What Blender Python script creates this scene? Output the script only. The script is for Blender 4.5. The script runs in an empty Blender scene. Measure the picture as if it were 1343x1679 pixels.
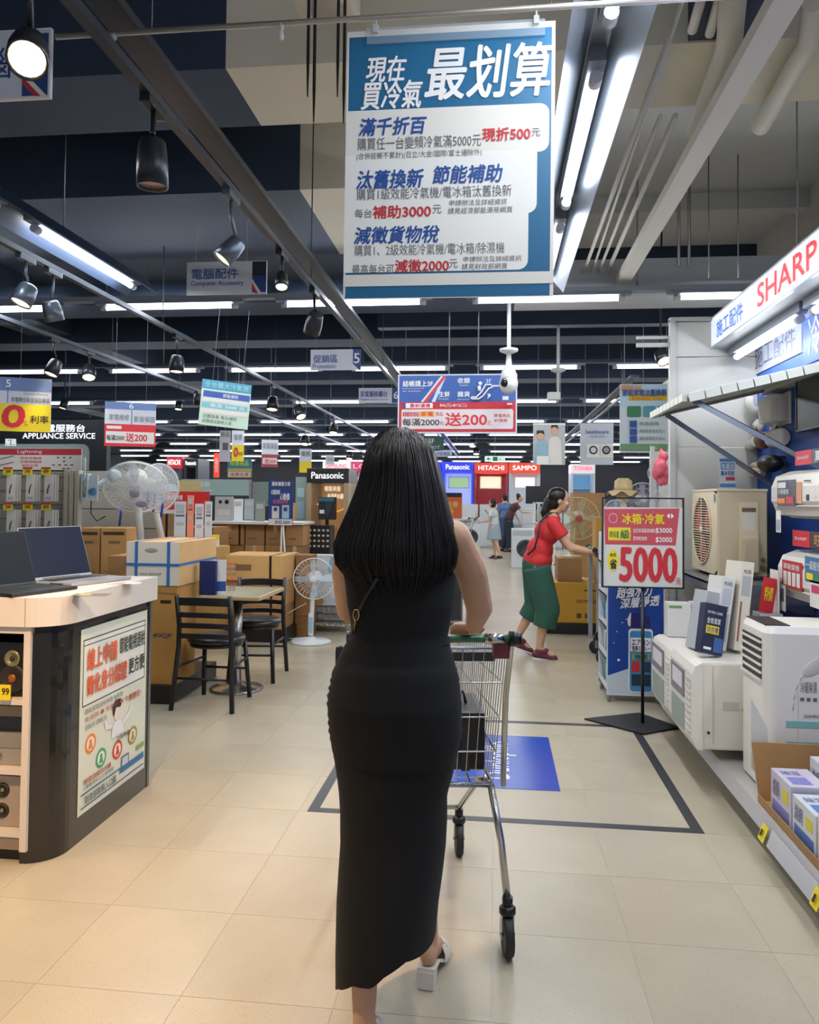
import bpy, bmesh, math, random
from mathutils import Vector, Matrix, Euler
import numpy as np
random.seed(7)
SC = bpy.context.scene
COL = SC.collection
V = Vector
# ------------------------------------------------------------------ camera, world, exposure
F = 1260.0; PX, PY = 671.5, 785.0            # focal length and optical centre, pixels of the 1343x1679 frame
EYE = V((0, 0, 1.45)); ROLL = 0.010
_Y = V((140.5, -(822.0-PY), -F)).normalized()
_Z = V((ROLL, 1, (140.5*ROLL-(822.0-PY))/F)).normalized()
_X = _Y.cross(_Z).normalized(); _Z = _X.cross(_Y).normalized()
cam_data = bpy.data.cameras.new('camera'); cam = bpy.data.objects.new('camera', cam_data); COL.objects.link(cam)
cam_data.sensor_width = 36; cam_data.sensor_fit = 'AUTO'; cam_data.lens = F*36/1679
cam_data.shift_y = -(839.5-PY)/1679
cam_data.clip_start = .05; cam_data.clip_end = 200
cam.matrix_world = Matrix.Translation(EYE) @ Matrix((_X, _Y, _Z)).to_4x4()
SC.camera = cam
world = bpy.data.worlds.new('world'); SC.world = world; world.use_nodes = True
world.node_tree.nodes['Background'].inputs[0].default_value = (.72, .78, .9, 1)
world.node_tree.nodes['Background'].inputs[1].default_value = .6
SC.view_settings.view_transform = 'Standard'; SC.view_settings.look = 'None'
SC.view_settings.gamma = 1; SC.view_settings.use_curve_mapping = False
SC.view_settings.exposure = 0.0
SC.cycles.max_bounces = 6; SC.cycles.diffuse_bounces = 3; SC.cycles.glossy_bounces = 3
SC.cycles.transmission_bounces = 6; SC.cycles.transparent_max_bounces = 12
SC.cycles.caustics_reflective = False; SC.cycles.caustics_refractive = False
SC.cycles.sample_clamp_indirect = 2.5; SC.cycles.sample_clamp_direct = 6
TUBE_W = 11.5; TUBE_E = 55.0; SPOT_W = 50.0

def ray(u, v):
    d = V((u-PX, -(v-PY), -F))
    return V((d.dot(_X), d.dot(_Y), d.dot(_Z)))
def at(u, v, Y):
    r = ray(u, v); return EYE + r*(Y/r.y)
def atX(u, v, X):
    r = ray(u, v); return EYE + r*(X/r.x)
def G(u, v, z=0.0):
    r = ray(u, v); return EYE + r*((z-EYE.z)/r.z)

# ------------------------------------------------------------------ materials
def lin(h):
    h = h.lstrip('#'); c = [int(h[i:i+2], 16)/255 for i in (0, 2, 4)]
    return tuple(x/12.92 if x <= .04045 else ((x+.055)/1.055)**2.4 for x in c)+(1,)
_M = {}
def M(hexc, rough=.5, metal=0., emit=0., noise=0., scale=8., bump=0., alpha=1., trans=0., coat=0., name=None, spec=.5, rnd=0.):
    key = (hexc, rough, metal, emit, noise, scale, bump, alpha, trans, coat, spec, rnd)
    if key in _M: return _M[key]
    m = bpy.data.materials.new(name or 'mat_'+hexc.strip('#')); m.use_nodes = True
    nt = m.node_tree; b = nt.nodes['Principled BSDF']
    b.inputs['Base Color'].default_value = lin(hexc)
    b.inputs['Roughness'].default_value = rough; b.inputs['Metallic'].default_value = metal
    b.inputs['Alpha'].default_value = alpha; b.inputs['Transmission Weight'].default_value = trans
    b.inputs['Coat Weight'].default_value = coat; b.inputs['Specular IOR Level'].default_value = spec
    if emit:
        b.inputs['Emission Color'].default_value = lin(hexc); b.inputs['Emission Strength'].default_value = emit
    if noise or bump or rnd:
        tc = nt.nodes.new('ShaderNodeTexCoord'); n = nt.nodes.new('ShaderNodeTexNoise')
        n.inputs['Scale'].default_value = scale; n.inputs['Detail'].default_value = 5
        nt.links.new(tc.outputs['Object'], n.inputs['Vector'])
        src = n.outputs['Fac']
        if noise or rnd:
            mr = nt.nodes.new('ShaderNodeMapRange'); mr.inputs[1].default_value = .3; mr.inputs[2].default_value = .7
            mr.inputs[3].default_value = 1-noise; mr.inputs[4].default_value = 1+noise
            nt.links.new(src, mr.inputs[0])
            fac = mr.outputs[0]
            if rnd:
                oi = nt.nodes.new('ShaderNodeObjectInfo'); m2 = nt.nodes.new('ShaderNodeMapRange')
                m2.inputs[3].default_value = 1-rnd; m2.inputs[4].default_value = 1+rnd
                nt.links.new(oi.outputs['Random'], m2.inputs[0])
                mu = nt.nodes.new('ShaderNodeMath'); mu.operation = 'MULTIPLY'
                nt.links.new(fac, mu.inputs[0]); nt.links.new(m2.outputs[0], mu.inputs[1]); fac = mu.outputs[0]
            vm = nt.nodes.new('ShaderNodeVectorMath'); vm.operation = 'SCALE'
            vm.inputs[0].default_value = lin(hexc)[:3]
            nt.links.new(fac, vm.inputs['Scale']); nt.links.new(vm.outputs[0], b.inputs['Base Color'])
        if bump:
            bp = nt.nodes.new('ShaderNodeBump'); bp.inputs['Strength'].default_value = bump; bp.inputs['Distance'].default_value = .01
            nt.links.new(src, bp.inputs['Height']); nt.links.new(bp.outputs[0], b.inputs['Normal'])
    _M[key] = m; return m
WHITE = M('#e9e9e6', .45, name='white'); CHROME = M('#c4c5c4', .22, 1., name='chrome'); BLACK = M('#101113', .4, name='black')
STEEL = M('#9b9d9f', .35, .9, name='steel'); DARKMETAL = M('#1b1e22', .4, .3, name='dark_metal'); PLASTIC = M('#e4e2dc', .35, name='plastic')
CARD = M('#b58a5a', .85, noise=.08, scale=5, name='cardboard'); CARD2 = M('#c79c62', .85, noise=.08, scale=5, name='cardboard_light')
CARD3 = M('#9c764c', .85, noise=.1, scale=5, name='cardboard_dark'); TAPE = M('#c9ab7c', .35, name='packing_tape')
GLASS = M('#dfeeee', .05, alpha=.22, spec=.8, name='clear_sheet')
LETTERBLACK = M('#15181d', .6, name='ink'); LETTERBLUE = M('#1f4a94', .6, name='ink_blue'); LETTERRED = M('#c22430', .6, name='ink_red')
LETTERGREY = M('#5c5e63', .6, name='ink_grey'); LETTERWHITE = M('#f2f2f2', .6, name='ink_white'); YELLOW = M('#e8d21c', .55, name='yellow_card')
RED = M('#c3202c', .5, name='red_print'); BLUE = M('#1d4e9c', .5, name='blue_print'); TEAL = M('#14608a', .5, name='teal_print')
PAPER = M('#dddbd5', .55, name='paper'); GREEN = M('#2c7a4b', .5, name='green_print'); ORANGE = M('#e07b2a', .5, name='orange_print')

# ------------------------------------------------------------------ geometry builder
class B:
    def __init__(s): s.v = []; s.f = []; s.m = []; s.sm = []
    def add(s, vs, fs, mi=0, smooth=False):
        o = len(s.v); s.v += [V(p) for p in vs]
        for f in fs: s.f.append(tuple(i+o for i in f)); s.m.append(mi); s.sm.append(smooth)
        return s
    def box(s, x0, x1, y0, y1, z0, z1, mi=0, bv=0., R=None):
        if bv > 0:
            bm = bmesh.new(); bmesh.ops.create_cube(bm, size=1)
            for q in bm.verts: q.co = V(((x0+x1)/2+q.co.x*(x1-x0), (y0+y1)/2+q.co.y*(y1-y0), (z0+z1)/2+q.co.z*(z1-z0)))
            bmesh.ops.bevel(bm, geom=bm.edges[:], offset=bv, segments=2, profile=.7, affect='EDGES')
            bm.verts.index_update(); vs = [q.co.copy() for q in bm.verts]; fs = [[q.index for q in f.verts] for f in bm.faces]; bm.free()
            if R: vs = [R @ p for p in vs]
            return s.add(vs, fs, mi, False)
        vs = [V((x, y, z)) for z in (z0, z1) for y in (y0, y1) for x in (x0, x1)]
        if R: vs = [R @ p for p in vs]
        return s.add(vs, [(0, 2, 3, 1), (4, 5, 7, 6), (0, 1, 5, 4), (2, 6, 7, 3), (0, 4, 6, 2), (1, 3, 7, 5)], mi)
    def quad(s, a, b, c, d, mi=0): return s.add([a, b, c, d], [(0, 1, 2, 3)], mi)
    def cyl(s, p0, p1, r0, r1=None, n=12, mi=0, cap=True, smooth=True):
        r1 = r0 if r1 is None else r1; p0 = V(p0); p1 = V(p1); d = (p1-p0)
        if d.length < 1e-7: return s
        d.normalize(); a = d.orthogonal().normalized(); b = d.cross(a)
        vs = []
        for p, r in ((p0, r0), (p1, r1)):
            for i in range(n):
                t = 2*math.pi*i/n; vs.append(p+a*(r*math.cos(t))+b*(r*math.sin(t)))
        s.add(vs, [(i, (i+1) % n, n+(i+1) % n, n+i) for i in range(n)], mi, smooth)
        if cap: s.add(vs, [tuple(range(n))[::-1], tuple(range(n, 2*n))], mi)
        return s
    def tube(s, pts, r, n=8, mi=0, closed=False, cap=True, radii=None):
        pts = [V(p) for p in pts]; k = len(pts); vs = []; prev = None
        for i, p in enumerate(pts):
            a = pts[(i-1) % k] if (closed or i) else p; c = pts[(i+1) % k] if (closed or i < k-1) else p
            d = (c-a).normalized()
            if prev is None: x = d.orthogonal().normalized()
            else:
                x = prev-d*prev.dot(d)
                x = x.normalized() if x.length > 1e-6 else d.orthogonal().normalized()
            prev = x; y = d.cross(x); rr = radii[i] if radii else r
            for j in range(n):
                t = 2*math.pi*j/n; vs.append(p+x*(rr*math.cos(t))+y*(rr*math.sin(t)))
        fs = []
        for i in range(k if closed else k-1):
            q = (i+1) % k
            for j in range(n): fs.append((i*n+j, i*n+(j+1) % n, q*n+(j+1) % n, q*n+j))
        s.add(vs, fs, mi, True)
        if cap and not closed: s.add(vs, [tuple(range(n))[::-1], tuple(range((k-1)*n, k*n))], mi)
        return s
    def lathe(s, c, prof, n=24, mi=0, axis='Z', R=None):
        c = V(c); vs = []
        for r, h in prof:
            for i in range(n):
                t = 2*math.pi*i/n; p = V((r*math.cos(t), r*math.sin(t), h))
                if axis == 'Y': p = V((p.x, p.z, p.y))
                elif axis == 'X': p = V((p.z, p.x, p.y))
                if R: p = R @ p
                vs.append(c+p)
        k = len(prof)
        s.add(vs, [(i*n+j, i*n+(j+1) % n, (i+1)*n+(j+1) % n, (i+1)*n+j) for i in range(k-1) for j in range(n)], mi, True)
        if prof[0][0] > 1e-4: s.add(vs, [tuple(range(n))[::-1]], mi)
        if prof[-1][0] > 1e-4: s.add(vs, [tuple(range((k-1)*n, k*n))], mi)
        return s
    def ell(s, c, r, mi=0, n=16, k=10, R=None):
        c = V(c); vs = []; fs = []
        for i in range(k+1):
            a = math.pi*i/k
            for j in range(n):
                t = 2*math.pi*j/n; p = V((r[0]*math.sin(a)*math.cos(t), r[1]*math.sin(a)*math.sin(t), r[2]*math.cos(a)))
                vs.append(c+(R @ p if R else p))
        for i in range(k):
            for j in range(n): fs.append((i*n+j, (i+1)*n+j, (i+1)*n+(j+1) % n, i*n+(j+1) % n))
        return s.add(vs, fs, mi, True)
    def prism(s, pts, d, mi=0):
        d = V(d); n = len(pts); vs = [V(p) for p in pts]+[V(p)+d for p in pts]
        return s.add(vs, [tuple(range(n)), tuple(range(n, 2*n))[::-1]]+[(i, n+i, n+(i+1) % n, (i+1) % n) for i in range(n)], mi)

WM = {}
def finish(me, b, mats):
    mats = mats if isinstance(mats, (list, tuple)) else [mats]
    for m in mats: me.materials.append(m)
    me.polygons.foreach_set('material_index', b.m); me.polygons.foreach_set('use_smooth', b.sm)
    me.update()
def recalc(me):
    bm = bmesh.new(); bm.from_mesh(me); bmesh.ops.remove_doubles(bm, verts=bm.verts, dist=1e-6)
    bmesh.ops.recalc_face_normals(bm, faces=bm.faces); bm.to_mesh(me); bm.free()
def tag(o, label, cat, group=None):
    o['label'] = label; o['category'] = cat
    if group: o['group'] = group
    return o
def obj(name, b, mats, parent=None, local=False, label=None, nofix=False):
    """one mesh object; vertices are given in world space unless local"""
    vs = b.v; W = Matrix.Identity(4); loc = None
    if parent is not None:
        W = WM[parent.name]
        if not local: I = W.inverted(); vs = [I @ p for p in vs]
    elif vs:
        xs = [p.x for p in vs]; ys = [p.y for p in vs]; zs = [p.z for p in vs]
        loc = V(((min(xs)+max(xs))/2, (min(ys)+max(ys))/2, min(zs))); vs = [p-loc for p in vs]
    me = bpy.data.meshes.new(name); me.from_pydata(vs, [], b.f); finish(me, b, mats)
    if not nofix: recalc(me)
    o = bpy.data.objects.new(name, me); COL.objects.link(o)
    if parent is not None: o.parent = parent; WM[o.name] = W
    else: o.location = loc; WM[o.name] = Matrix.Translation(loc)
    if label: o['label'] = label
    return o
def struct(name, b, mats, parent=None):
    o = obj(name, b, mats, parent)
    if parent is None: o['kind'] = 'structure'
    return o
def thing(name, label, cat, loc=(0, 0, 0), rz=0., group=None, eul=None):
    o = bpy.data.objects.new(name, None); COL.objects.link(o); o.empty_display_size = .1
    e = Euler(eul) if eul else Euler((0, 0, rz))
    o.location = loc; o.rotation_euler = e
    WM[o.name] = Matrix.Translation(V(loc)) @ e.to_matrix().to_4x4()
    return tag(o, label, cat, group)
def copy_tree(o, label=None, loc=None, rz=None, group=None, parent=None):
    c = o.copy(); COL.objects.link(c)
    if parent is not None: c.parent = parent
    else:
        if loc is not None: c.location = loc
        if rz is not None: c.rotation_euler = (0, 0, rz)
        if label: c['label'] = label
        if group: c['group'] = group
    WM[c.name] = Matrix.Translation(c.location) @ c.rotation_euler.to_matrix().to_4x4()
    for ch in list(o.children): copy_tree(ch, parent=c)
    return c

# ------------------------------------------------------------------ lettering
_T = {}
def glyphs(txt, bold=0.):
    k = txt
    if k in _T: return _T[k]
    cu = bpy.data.curves.new('t', 'FONT'); cu.body = txt; cu.resolution_u = 2 if len(txt) > 12 else 3; cu.fill_mode = 'FRONT'
    o = bpy.data.objects.new('t', cu); COL.objects.link(o)
    dg = bpy.context.evaluated_depsgraph_get(); e = o.evaluated_get(dg); me = e.to_mesh()
    vs = np.array([tuple(q.co) for q in me.vertices]) if len(me.vertices) else np.zeros((1, 3)); fs = [tuple(p.vertices) for p in me.polygons]
    e.to_mesh_clear(); bpy.data.objects.remove(o); bpy.data.curves.remove(cu)
    if len(vs): vs -= vs.min(0)
    _T[k] = (vs, fs, vs.max(0)); return _T[k]
def text_into(b, txt, x0, z0, x1, z1, mi, y, bold=.0, shear=0., slope=0.):
    vs, fs, mx = glyphs(txt, bold)
    sx = (x1-x0)/max(mx[0], 1e-6); sz = (z1-z0)/max(mx[1], 1e-6)
    d = bold*.75*(z1-z0)
    for k, (ox, oz) in enumerate(((0, 0), (1, .4), (-1, -.4), (.4, -1), (-.4, 1)) if bold else ((0, 0),)):
        b.add([V((x0+p[0]*sx+shear*(p[1]*sz)+ox*d, y-.00012*k, z0+p[1]*sz+slope*p[0]*sx+oz*d)) for p in vs], fs, mi)

def printed(parent, name, w, h, rects, texts, bbox, y0=-.004, step=.0012, label=None):
    """flat print on a board: rects (u0,v0,u1,v1,mat) or (polygon,mat); texts (txt,u0,v0,u1,v1,mat,bold,shear,slope). bbox maps photo-like units to board metres"""
    u0, v0, u1, v1 = bbox; fx = lambda u: (u-u0)/(u1-u0)*w; fz = lambda v: (v1-v)/(v1-v0)*h
    mats = []; b = B()
    def mi(m):
        if m not in mats: mats.append(m)
        return mats.index(m)
    for k, r in enumerate(rects):
        y = y0-step*(k+1)
        if isinstance(r[0], (list, tuple)): b.add([V((fx(p[0]), y, fz(p[1]))) for p in r[0]], [tuple(range(len(r[0])))], mi(r[1]))
        else: b.add([V((fx(a), y, fz(c))) for a, c in ((r[0], r[3]), (r[2], r[3]), (r[2], r[1]), (r[0], r[1]))], [(0, 1, 2, 3)], mi(r[4]))
    y = y0-step*(len(rects)+1.3)
    for t in texts:
        t = tuple(t)+(0,)*(9-len(t))
        text_into(b, t[0], fx(t[1]), fz(t[4]), fx(t[3]), fz(t[2]), mi(t[5]), y, t[6], t[7], t[8])
    return obj(name, b, mats, parent, local=True, label=label, nofix=True)
def circle(cx, cy, r, ry=None, n=20):
    ry = ry or r
    return [(cx+r*math.cos(2*math.pi*i/n), cy+ry*math.sin(2*math.pi*i/n)) for i in range(n)]
def rrect(x0, y0, x1, y1, r, n=5, corners='1111'):
    out = []
    for k, (cx, cy, a) in enumerate(((x1-r, y0+r, -90), (x1-r, y1-r, 0), (x0+r, y1-r, 90), (x0+r, y0+r, 180))):
        if corners[k] == '0': out.append(((x1, y0), (x1, y1), (x0, y1), (x0, y0))[k]); continue
        for i in range(n+1):
            t = math.radians(a+90*i/n); out.append((cx+r*math.cos(t), cy+r*math.sin(t)))
    return out
def board(name, label, cat, box, Y, base=PAPER, thick=.006, rects=(), texts=(), rz=0., group=None, emit=None, frame=None, widen=1., hang=None, tilt=0., bend=0.):
    u0, v0, u1, v1 = box; a = at(u0, v1, Y); c = at(u1, v0, Y); w = (c.x-a.x)*widen; zmid = (at((u0+u1)/2, v1, Y).z+at((u0+u1)/2, v0, Y).z)/2
    h = (at(u0, v0, Y).z-a.z)
    cx = (a.x+c.x)/2; e = Euler((0, tilt, rz)); R = e.to_matrix()
    o = R @ V((-w/2, 0, 0)); loc = V((cx, Y, zmid-h/2))+V((o.x, o.y, o.z))
    t = thing(name, label, cat, loc, group=group, eul=(0, tilt, rz))
    obj('panel', B().box(0, w, 0, thick, 0, h), base, t, local=True)
    if frame:
        b = B(); fw = frame[0]
        b.box(-fw, w+fw, -.004, thick+.004, -fw, 0).box(-fw, w+fw, -.004, thick+.004, h, h+fw).box(-fw, 0, -.004, thick+.004, 0, h).box(w, w+fw, -.004, thick+.004, 0, h)
        obj('frame', b, frame[1], t, local=True)
    if rects or texts: printed(t, 'print', w, h, rects, texts, box, y0=0., step=.0004 if Y < 8 else .003)
    if hang:
        ztop, xs, r, m = hang; b = B()
        for x in xs: b.cyl((x*w, thick/2, h), (x*w, thick/2, ztop-loc.z), r, n=6)
        obj('hanger', b, m, t, local=True)
    t['w'] = w; t['h'] = h
    return t
def ground(t, z=0., x=.5, r=.02):
    p = WM[t.name] @ V((t['w']*x, .02, 0)); obj('support_post', B().box(p.x-r, p.x+r, p.y, p.y+2*r, z, p.z+.02), BLACK, t)
    return t
# ------------------------------------------------------------------ structure
NAVY = M('#2b3a50', .75, noise=.12, scale=1.2, name='navy_ceiling_paint'); NAVY2 = M('#27364b', .8, noise=.1, scale=1.5, name='navy_beam_paint')
CREAM = M('#dfdac6', .85, noise=.06, scale=1.5, name='cream_beam_paint'); PALE = M('#d3d5d5', .85, noise=.06, scale=1.2, name='pale_slab_paint')
TILE = M('#b0a691', .2, noise=.05, scale=3., bump=0., rnd=.03, name='vinyl_tile', spec=.45)
def tile_material():
    m = TILE; nt = m.node_tree; b = nt.nodes['Principled BSDF']; tc = nt.nodes.new('ShaderNodeTexCoord'); geo = nt.nodes.new('ShaderNodeNewGeometry')
    v = nt.nodes.new('ShaderNodeTexNoise'); v.inputs['Scale'].default_value = 150; v.inputs['Detail'].default_value = 2
    nt.links.new(geo.outputs['Position'], v.inputs['Vector'])
    r = nt.nodes.new('ShaderNodeValToRGB'); r.color_ramp.elements[0].position = .30; r.color_ramp.elements[0].color = (.62, .58, .52, 1); r.color_ramp.elements[1].position = .40; r.color_ramp.elements[1].color = (1, 1, 1, 1)
    nt.links.new(v.outputs['Fac'], r.inputs[0])
    mx = nt.nodes.new('ShaderNodeMix'); mx.data_type = 'RGBA'; mx.blend_type = 'MULTIPLY'; mx.inputs[0].default_value = .45
    src = b.inputs['Base Color'].links[0].from_socket
    nt.links.new(src, mx.inputs[6]); nt.links.new(r.outputs[0], mx.inputs[7]); nt.links.new(mx.outputs[2], b.inputs['Base Color'])
    w = nt.nodes.new('ShaderNodeTexNoise'); w.inputs['Scale'].default_value = 1.3; w.inputs['Detail'].default_value = 3; nt.links.new(geo.outputs['Position'], w.inputs['Vector'])
    mr = nt.nodes.new('ShaderNodeMapRange'); mr.inputs[3].default_value = .17; mr.inputs[4].default_value = .30; nt.links.new(w.outputs['Fac'], mr.inputs[0]); nt.links.new(mr.outputs[0], b.inputs['Roughness'])
    bp = nt.nodes.new('ShaderNodeBump'); bp.inputs['Strength'].default_value = .0; bp.inputs['Distance'].default_value = .02
    nt.links.new(w.outputs['Fac'], bp.inputs['Height']); nt.links.new(bp.outputs[0], b.inputs['Normal'])
tile_material()
floor = struct('floor', B().box(-16, 9, -3, 34, -.10, -.0012), M('#a39b8a', .8, name='floor_joint'))
TS = .45; gap = .0008
tx = [.90+TS*k for k in range(-8, 2)]
ty = [3.095+TS*k for k in range(-4, 26)]
tm = B().box(gap, TS-gap, gap, TS-gap, -.004, 0); me = None
for y in ty:
    for x in tx:
        if me is None:
            o = obj('vinyl_tile', B().box(x+gap, x+TS-gap, y+gap, y+TS-gap, -.0011, 0), TILE, floor); me = o.data
            I = WM['floor'].inverted(); base = I @ V((x, y, 0))
            me.transform(Matrix.Translation(-base)); o.location = base
        else:
            o = bpy.data.objects.new('vinyl_tile', me); COL.objects.link(o); o.parent = floor; o.location = I @ V((x, y, 0))
b = B()
for j in range(-14, 69):
    for i in range(-38, 18):
        x = .90+TS*i; y = 3.095+TS*j
        if x < -15.9 or x > 8.6 or y < -2.9 or y > 33.6 or (-8 <= i < 2 and -4 <= j < 26): continue
        b.add([(x+gap, y+gap, 0), (x+TS-gap, y+gap, 0), (x+TS-gap, y+TS-gap, 0), (x+gap, y+TS-gap, 0)], [(0, 1, 2, 3)])
o = obj('vinyl_tile_field', b, TILE, floor); o['kind'] = 'stuff'
# floor marking
TAPEBLK = M('#26282c', .45, name='black_floor_tape')
b = B(); x0, x1, y0, y1 = -.86, .925, 3.54, 5.17; w = .05
mk = thing('floor_marking', 'black tape rectangle stuck on the floor tiles around the blue floor sticker', 'tape', ((x0+x1)/2, y0, 0))
for r in ((x0, x1, y0, y0+w), (x0, x1, y1-w, y1), (x0, x0+w, y0+w, y1-w), (x1-w, x1, y0+w, y1-w)): obj('tape_strip', B().box(*r, 0.0002, .0012), TAPEBLK, mk)
fs = thing('floor_sticker', 'glossy blue floor sticker with white word under the shopping cart', 'sticker', (0, 4.39, .0003))
p0 = (-.33, 3.955); p1 = (.335, 4.84)
obj('sheet', B().box(p0[0], p1[0], p0[1], p1[1], .0004, .0018), M('#1746a8', .18, bump=.15, scale=6, name='blue_vinyl'), fs)
b = B(); vs, fcs, mx = glyphs('Dunlopillo', .02)
for (s, xx) in ((.10, .03),):
    L = .62; sc = L/mx[0]
    b.add([V((xx-p[1]*sc*1.3+.10, p0[1]+.13+p[0]*sc, .0024)) for p in vs], fcs)
obj('lettering', b, LETTERWHITE, fs, nofix=True)
# ceiling
struct('ceiling', B().box(-16, -1.25, -3, 34, 4.1, 4.3), NAVY)
struct('ceiling', B().box(-1.25, 9, -3, 8.1, 4.1, 4.3), PALE)
struct('ceiling', B().box(-1.25, 9, 8.1, 34, 4.1, 4.3), M('#1c2a3e', .8, name='dark_navy_paint'))
struct('ceiling_beam', B().box(-16, -1.26, 3.40, 3.95, 3.45, 4.1), NAVY2)
struct('ceiling_beam', B().box(-1.26, 9, 3.40, 3.95, 3.45, 4.1), CREAM)
struct('ceiling_beam', B().box(-16, -1.27, 4.80, 6.10, 3.45, 4.1), NAVY2)
struct('ceiling_beam', B().box(-1.27, .2, 4.80, 6.10, 3.45, 4.1), CREAM)
struct('ceiling_beam', B().box(-16, .15, 6.30, 6.75, 3.12, 3.3), NAVY2)
struct('ceiling_beam', B().box(.15, 9, 6.25, 6.75, 3.12, 3.4), M('#a9adb3', .8, name='grey_beam_paint'))
NAVY3 = M('#182538', .8, name='dark_navy_beam_paint')
for y in (9.6, 12.9, 16.2, 20.5, 25): struct('ceiling_beam', B().box(-16, 9, y, y+.5, 3.5, 4.1), NAVY3)
for x in (-6.2, -10.5): struct('ceiling_beam', B().box(x, x+.6, -3, 34, 3.6, 4.1), NAVY2)
struct('ceiling_beam', B().box(2.6, 3.1, -3, 8, 3.5, 4.1), PALE)
struct('trim_1', B().box(-1.27, 9, 8.1, 8.25, 3.3, 4.1), NAVY2)
struct('trim_2', B().box(-1.25, 9, 6.72, 6.86, 3.95, 4.1), PALE)
# walls
DARKWALL = M('#11151c', .7, noise=.1, name='dark_wall_paint')
struct('wall_left', B().box(-15.2, -15, -3, 33, 0, 4.1), DARKWALL)
struct('wall_back', B().box(-16, 9, 33, 33.2, 0, 4.1), DARKWALL)
struct('wall_right', B().box(1.88, 1.93, .6, 5.82, 0, 2.80), M('#12408c', .55, noise=.04, name='blue_wall_panel'))
struct('wall_far_right', B().box(8.5, 8.7, 5, 33, 0, 4.1), M('#3c4048', .7, name='grey_wall_paint'))
# the partition: grey white panels in a frame of posts, facing the camera
PART = M('#b9b8b3', .55, noise=.03, scale=2, name='partition_panel'); PARTF = M('#a9a9a6', .4, name='partition_frame')
pt = thing('partition_wall', 'tall pale grey panel partition behind the outdoor unit', 'partition', (1.55, 5.8, 0))
zs = [0, .52, 1.20, 1.86, 2.52, 2.78]
for z0, z1 in zip(zs, zs[1:]): obj('panel', B().box(1.31, 1.88, 5.79, 5.82, z0+.004, z1-.004), PART, pt)
obj('post', B().box(1.265, 1.307, 5.77, 5.83, 0, 2.80, bv=.004), PARTF, pt)
obj('top_rail', B().box(1.265, 1.88, 5.765, 5.835, 2.78, 2.81), PARTF, pt)
obj('shelf_bracket', B().box(1.03, 1.27, 5.80, 5.82, 2.60, 2.63).box(1.03, 1.27, 5.80, 5.82, 2.66, 2.68), PARTF, pt)
obj('return_panel', B().box(1.84, 1.88, 5.83, 9.5, 0, 2.78), PART, pt)

# ------------------------------------------------------------------ ceiling services at the right
svc = 'services under the pale ceiling'
o = obj('cable_tray', B().box(.95, 1.055, .8, 6.25, 3.20, 3.26).box(1.03, 1.055, .8, 6.25, 3.26, 3.30), M('#e0ded6', .6, name='tray_paint')); tag(o, 'wide pale cable tray running along the ceiling above the lit store sign', 'cable tray')
for y in (1.6, 3.4, 4.5, 5.6):
    pass
def pipe(pts, r, label, mat, name='pipe'):
    o = obj(name, B().tube(pts, r, n=14), mat); return tag(o, label, 'pipe', svc)
PIPE = M('#d8d5ca', .5, name='pipe_paint')
a = at(1190, 40, 3.3); c = at(1240, 0, 3.2)
zt = 3.5
def atz(u, v, z): return G(u, v, z)
pipe([atz(1205, -60, 3.38), atz(1197, 60, 3.38), atz(1188, 95, 3.38), atz(1142, 218, 3.38)], .052, 'thick pale pipe with a bend, left of the cable tray', PIPE)
pipe([atz(1335, 0, 3.38), atz(1327, 70, 3.38), atz(1247, 208, 3.38)], .045, 'pale pipe right of the cable tray', PIPE)
pipe([atz(1158, -30, 3.42), atz(1135, 50, 3.42)], .02, 'thin short pipe entering the dark opening, left one', PIPE)
pipe([atz(1187, -30, 3.42), atz(1164, 56, 3.42)], .02, 'thin short pipe entering the dark opening, right one', PIPE)
for k, (ua, va, ub, vb, r) in enumerate(((1098, 60, 964, 428, .013), (1120, 0, 977, 428, .009), (1083, 190, 989, 428, .011), (1108, 190, 1004, 428, .015))):
    p0_, p1_ = atz(ua, va, 3.3), atz(ub, vb, 3.3); p1_ = p0_+(p1_-p0_)*((6.27-p0_.y)/(p1_.y-p0_.y))
    pipe([p0_, p1_], r, ['slim ceiling conduit nearest the lamp reflector', 'second slim conduit from the lamp reflector', 'third conduit from the lamp reflector', 'thicker conduit nearest the cable tray'][k], PIPE, 'conduit')
struct('opening_block', B().box(.82, 1.12, 3.0, 3.399, 3.46, 4.09), M('#3c4656', .9, name='opening_shade'))  # solid block; its dark colour stands for the shade inside a ceiling opening
for k, (u, v0, v1, Y) in enumerate(((1210, 258, 455, 6.0), (1307, 238, 400, 5.2), (1162, 290, 455, 6.0), (1113, 380, 436, 6.1), (1130, 345, 436, 6.1))):
    p = at(u, v0, Y); q = at(u, v1, Y); o = obj('hanging_rod', B().cyl((p.x, Y, 4.1), (p.x, Y, q.z), .005 if k < 3 else .012, n=6), STEEL); tag(o, ['thin threaded rod hanging right of the cable tray', 'thin threaded rod hanging near the frame edge', 'thin rod hanging just right of the cable tray end', 'short post between conduits and cable tray', 'second short post beside the cable tray'][k], 'rod')
for k, (u, v, Y) in enumerate(((507, 158, 3.0), (517, 200, 3.0), (556, 158, 3.02), (566, 202, 3.02))):
    p = at(u-3, v, Y); b = B(); w = .006
    b.prism([(p.x-w, Y, 4.1), (p.x-w, Y, p.z+.14), (p.x-.002, Y, p.z), (p.x+.002, Y, p.z), (p.x+w, Y, p.z+.14), (p.x+w, Y, 4.1)], (0, .006, 0))
    o = obj('hanging_strap', b, BLACK); tag(o, ['leftmost black strap hanging before the cream beam, short', 'second black strap before the cream beam, long', 'third black strap before the cream beam, short', 'rightmost black strap before the cream beam, beside the poster'][k], 'strap')
p = at(535, 12, 3.1)
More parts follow.
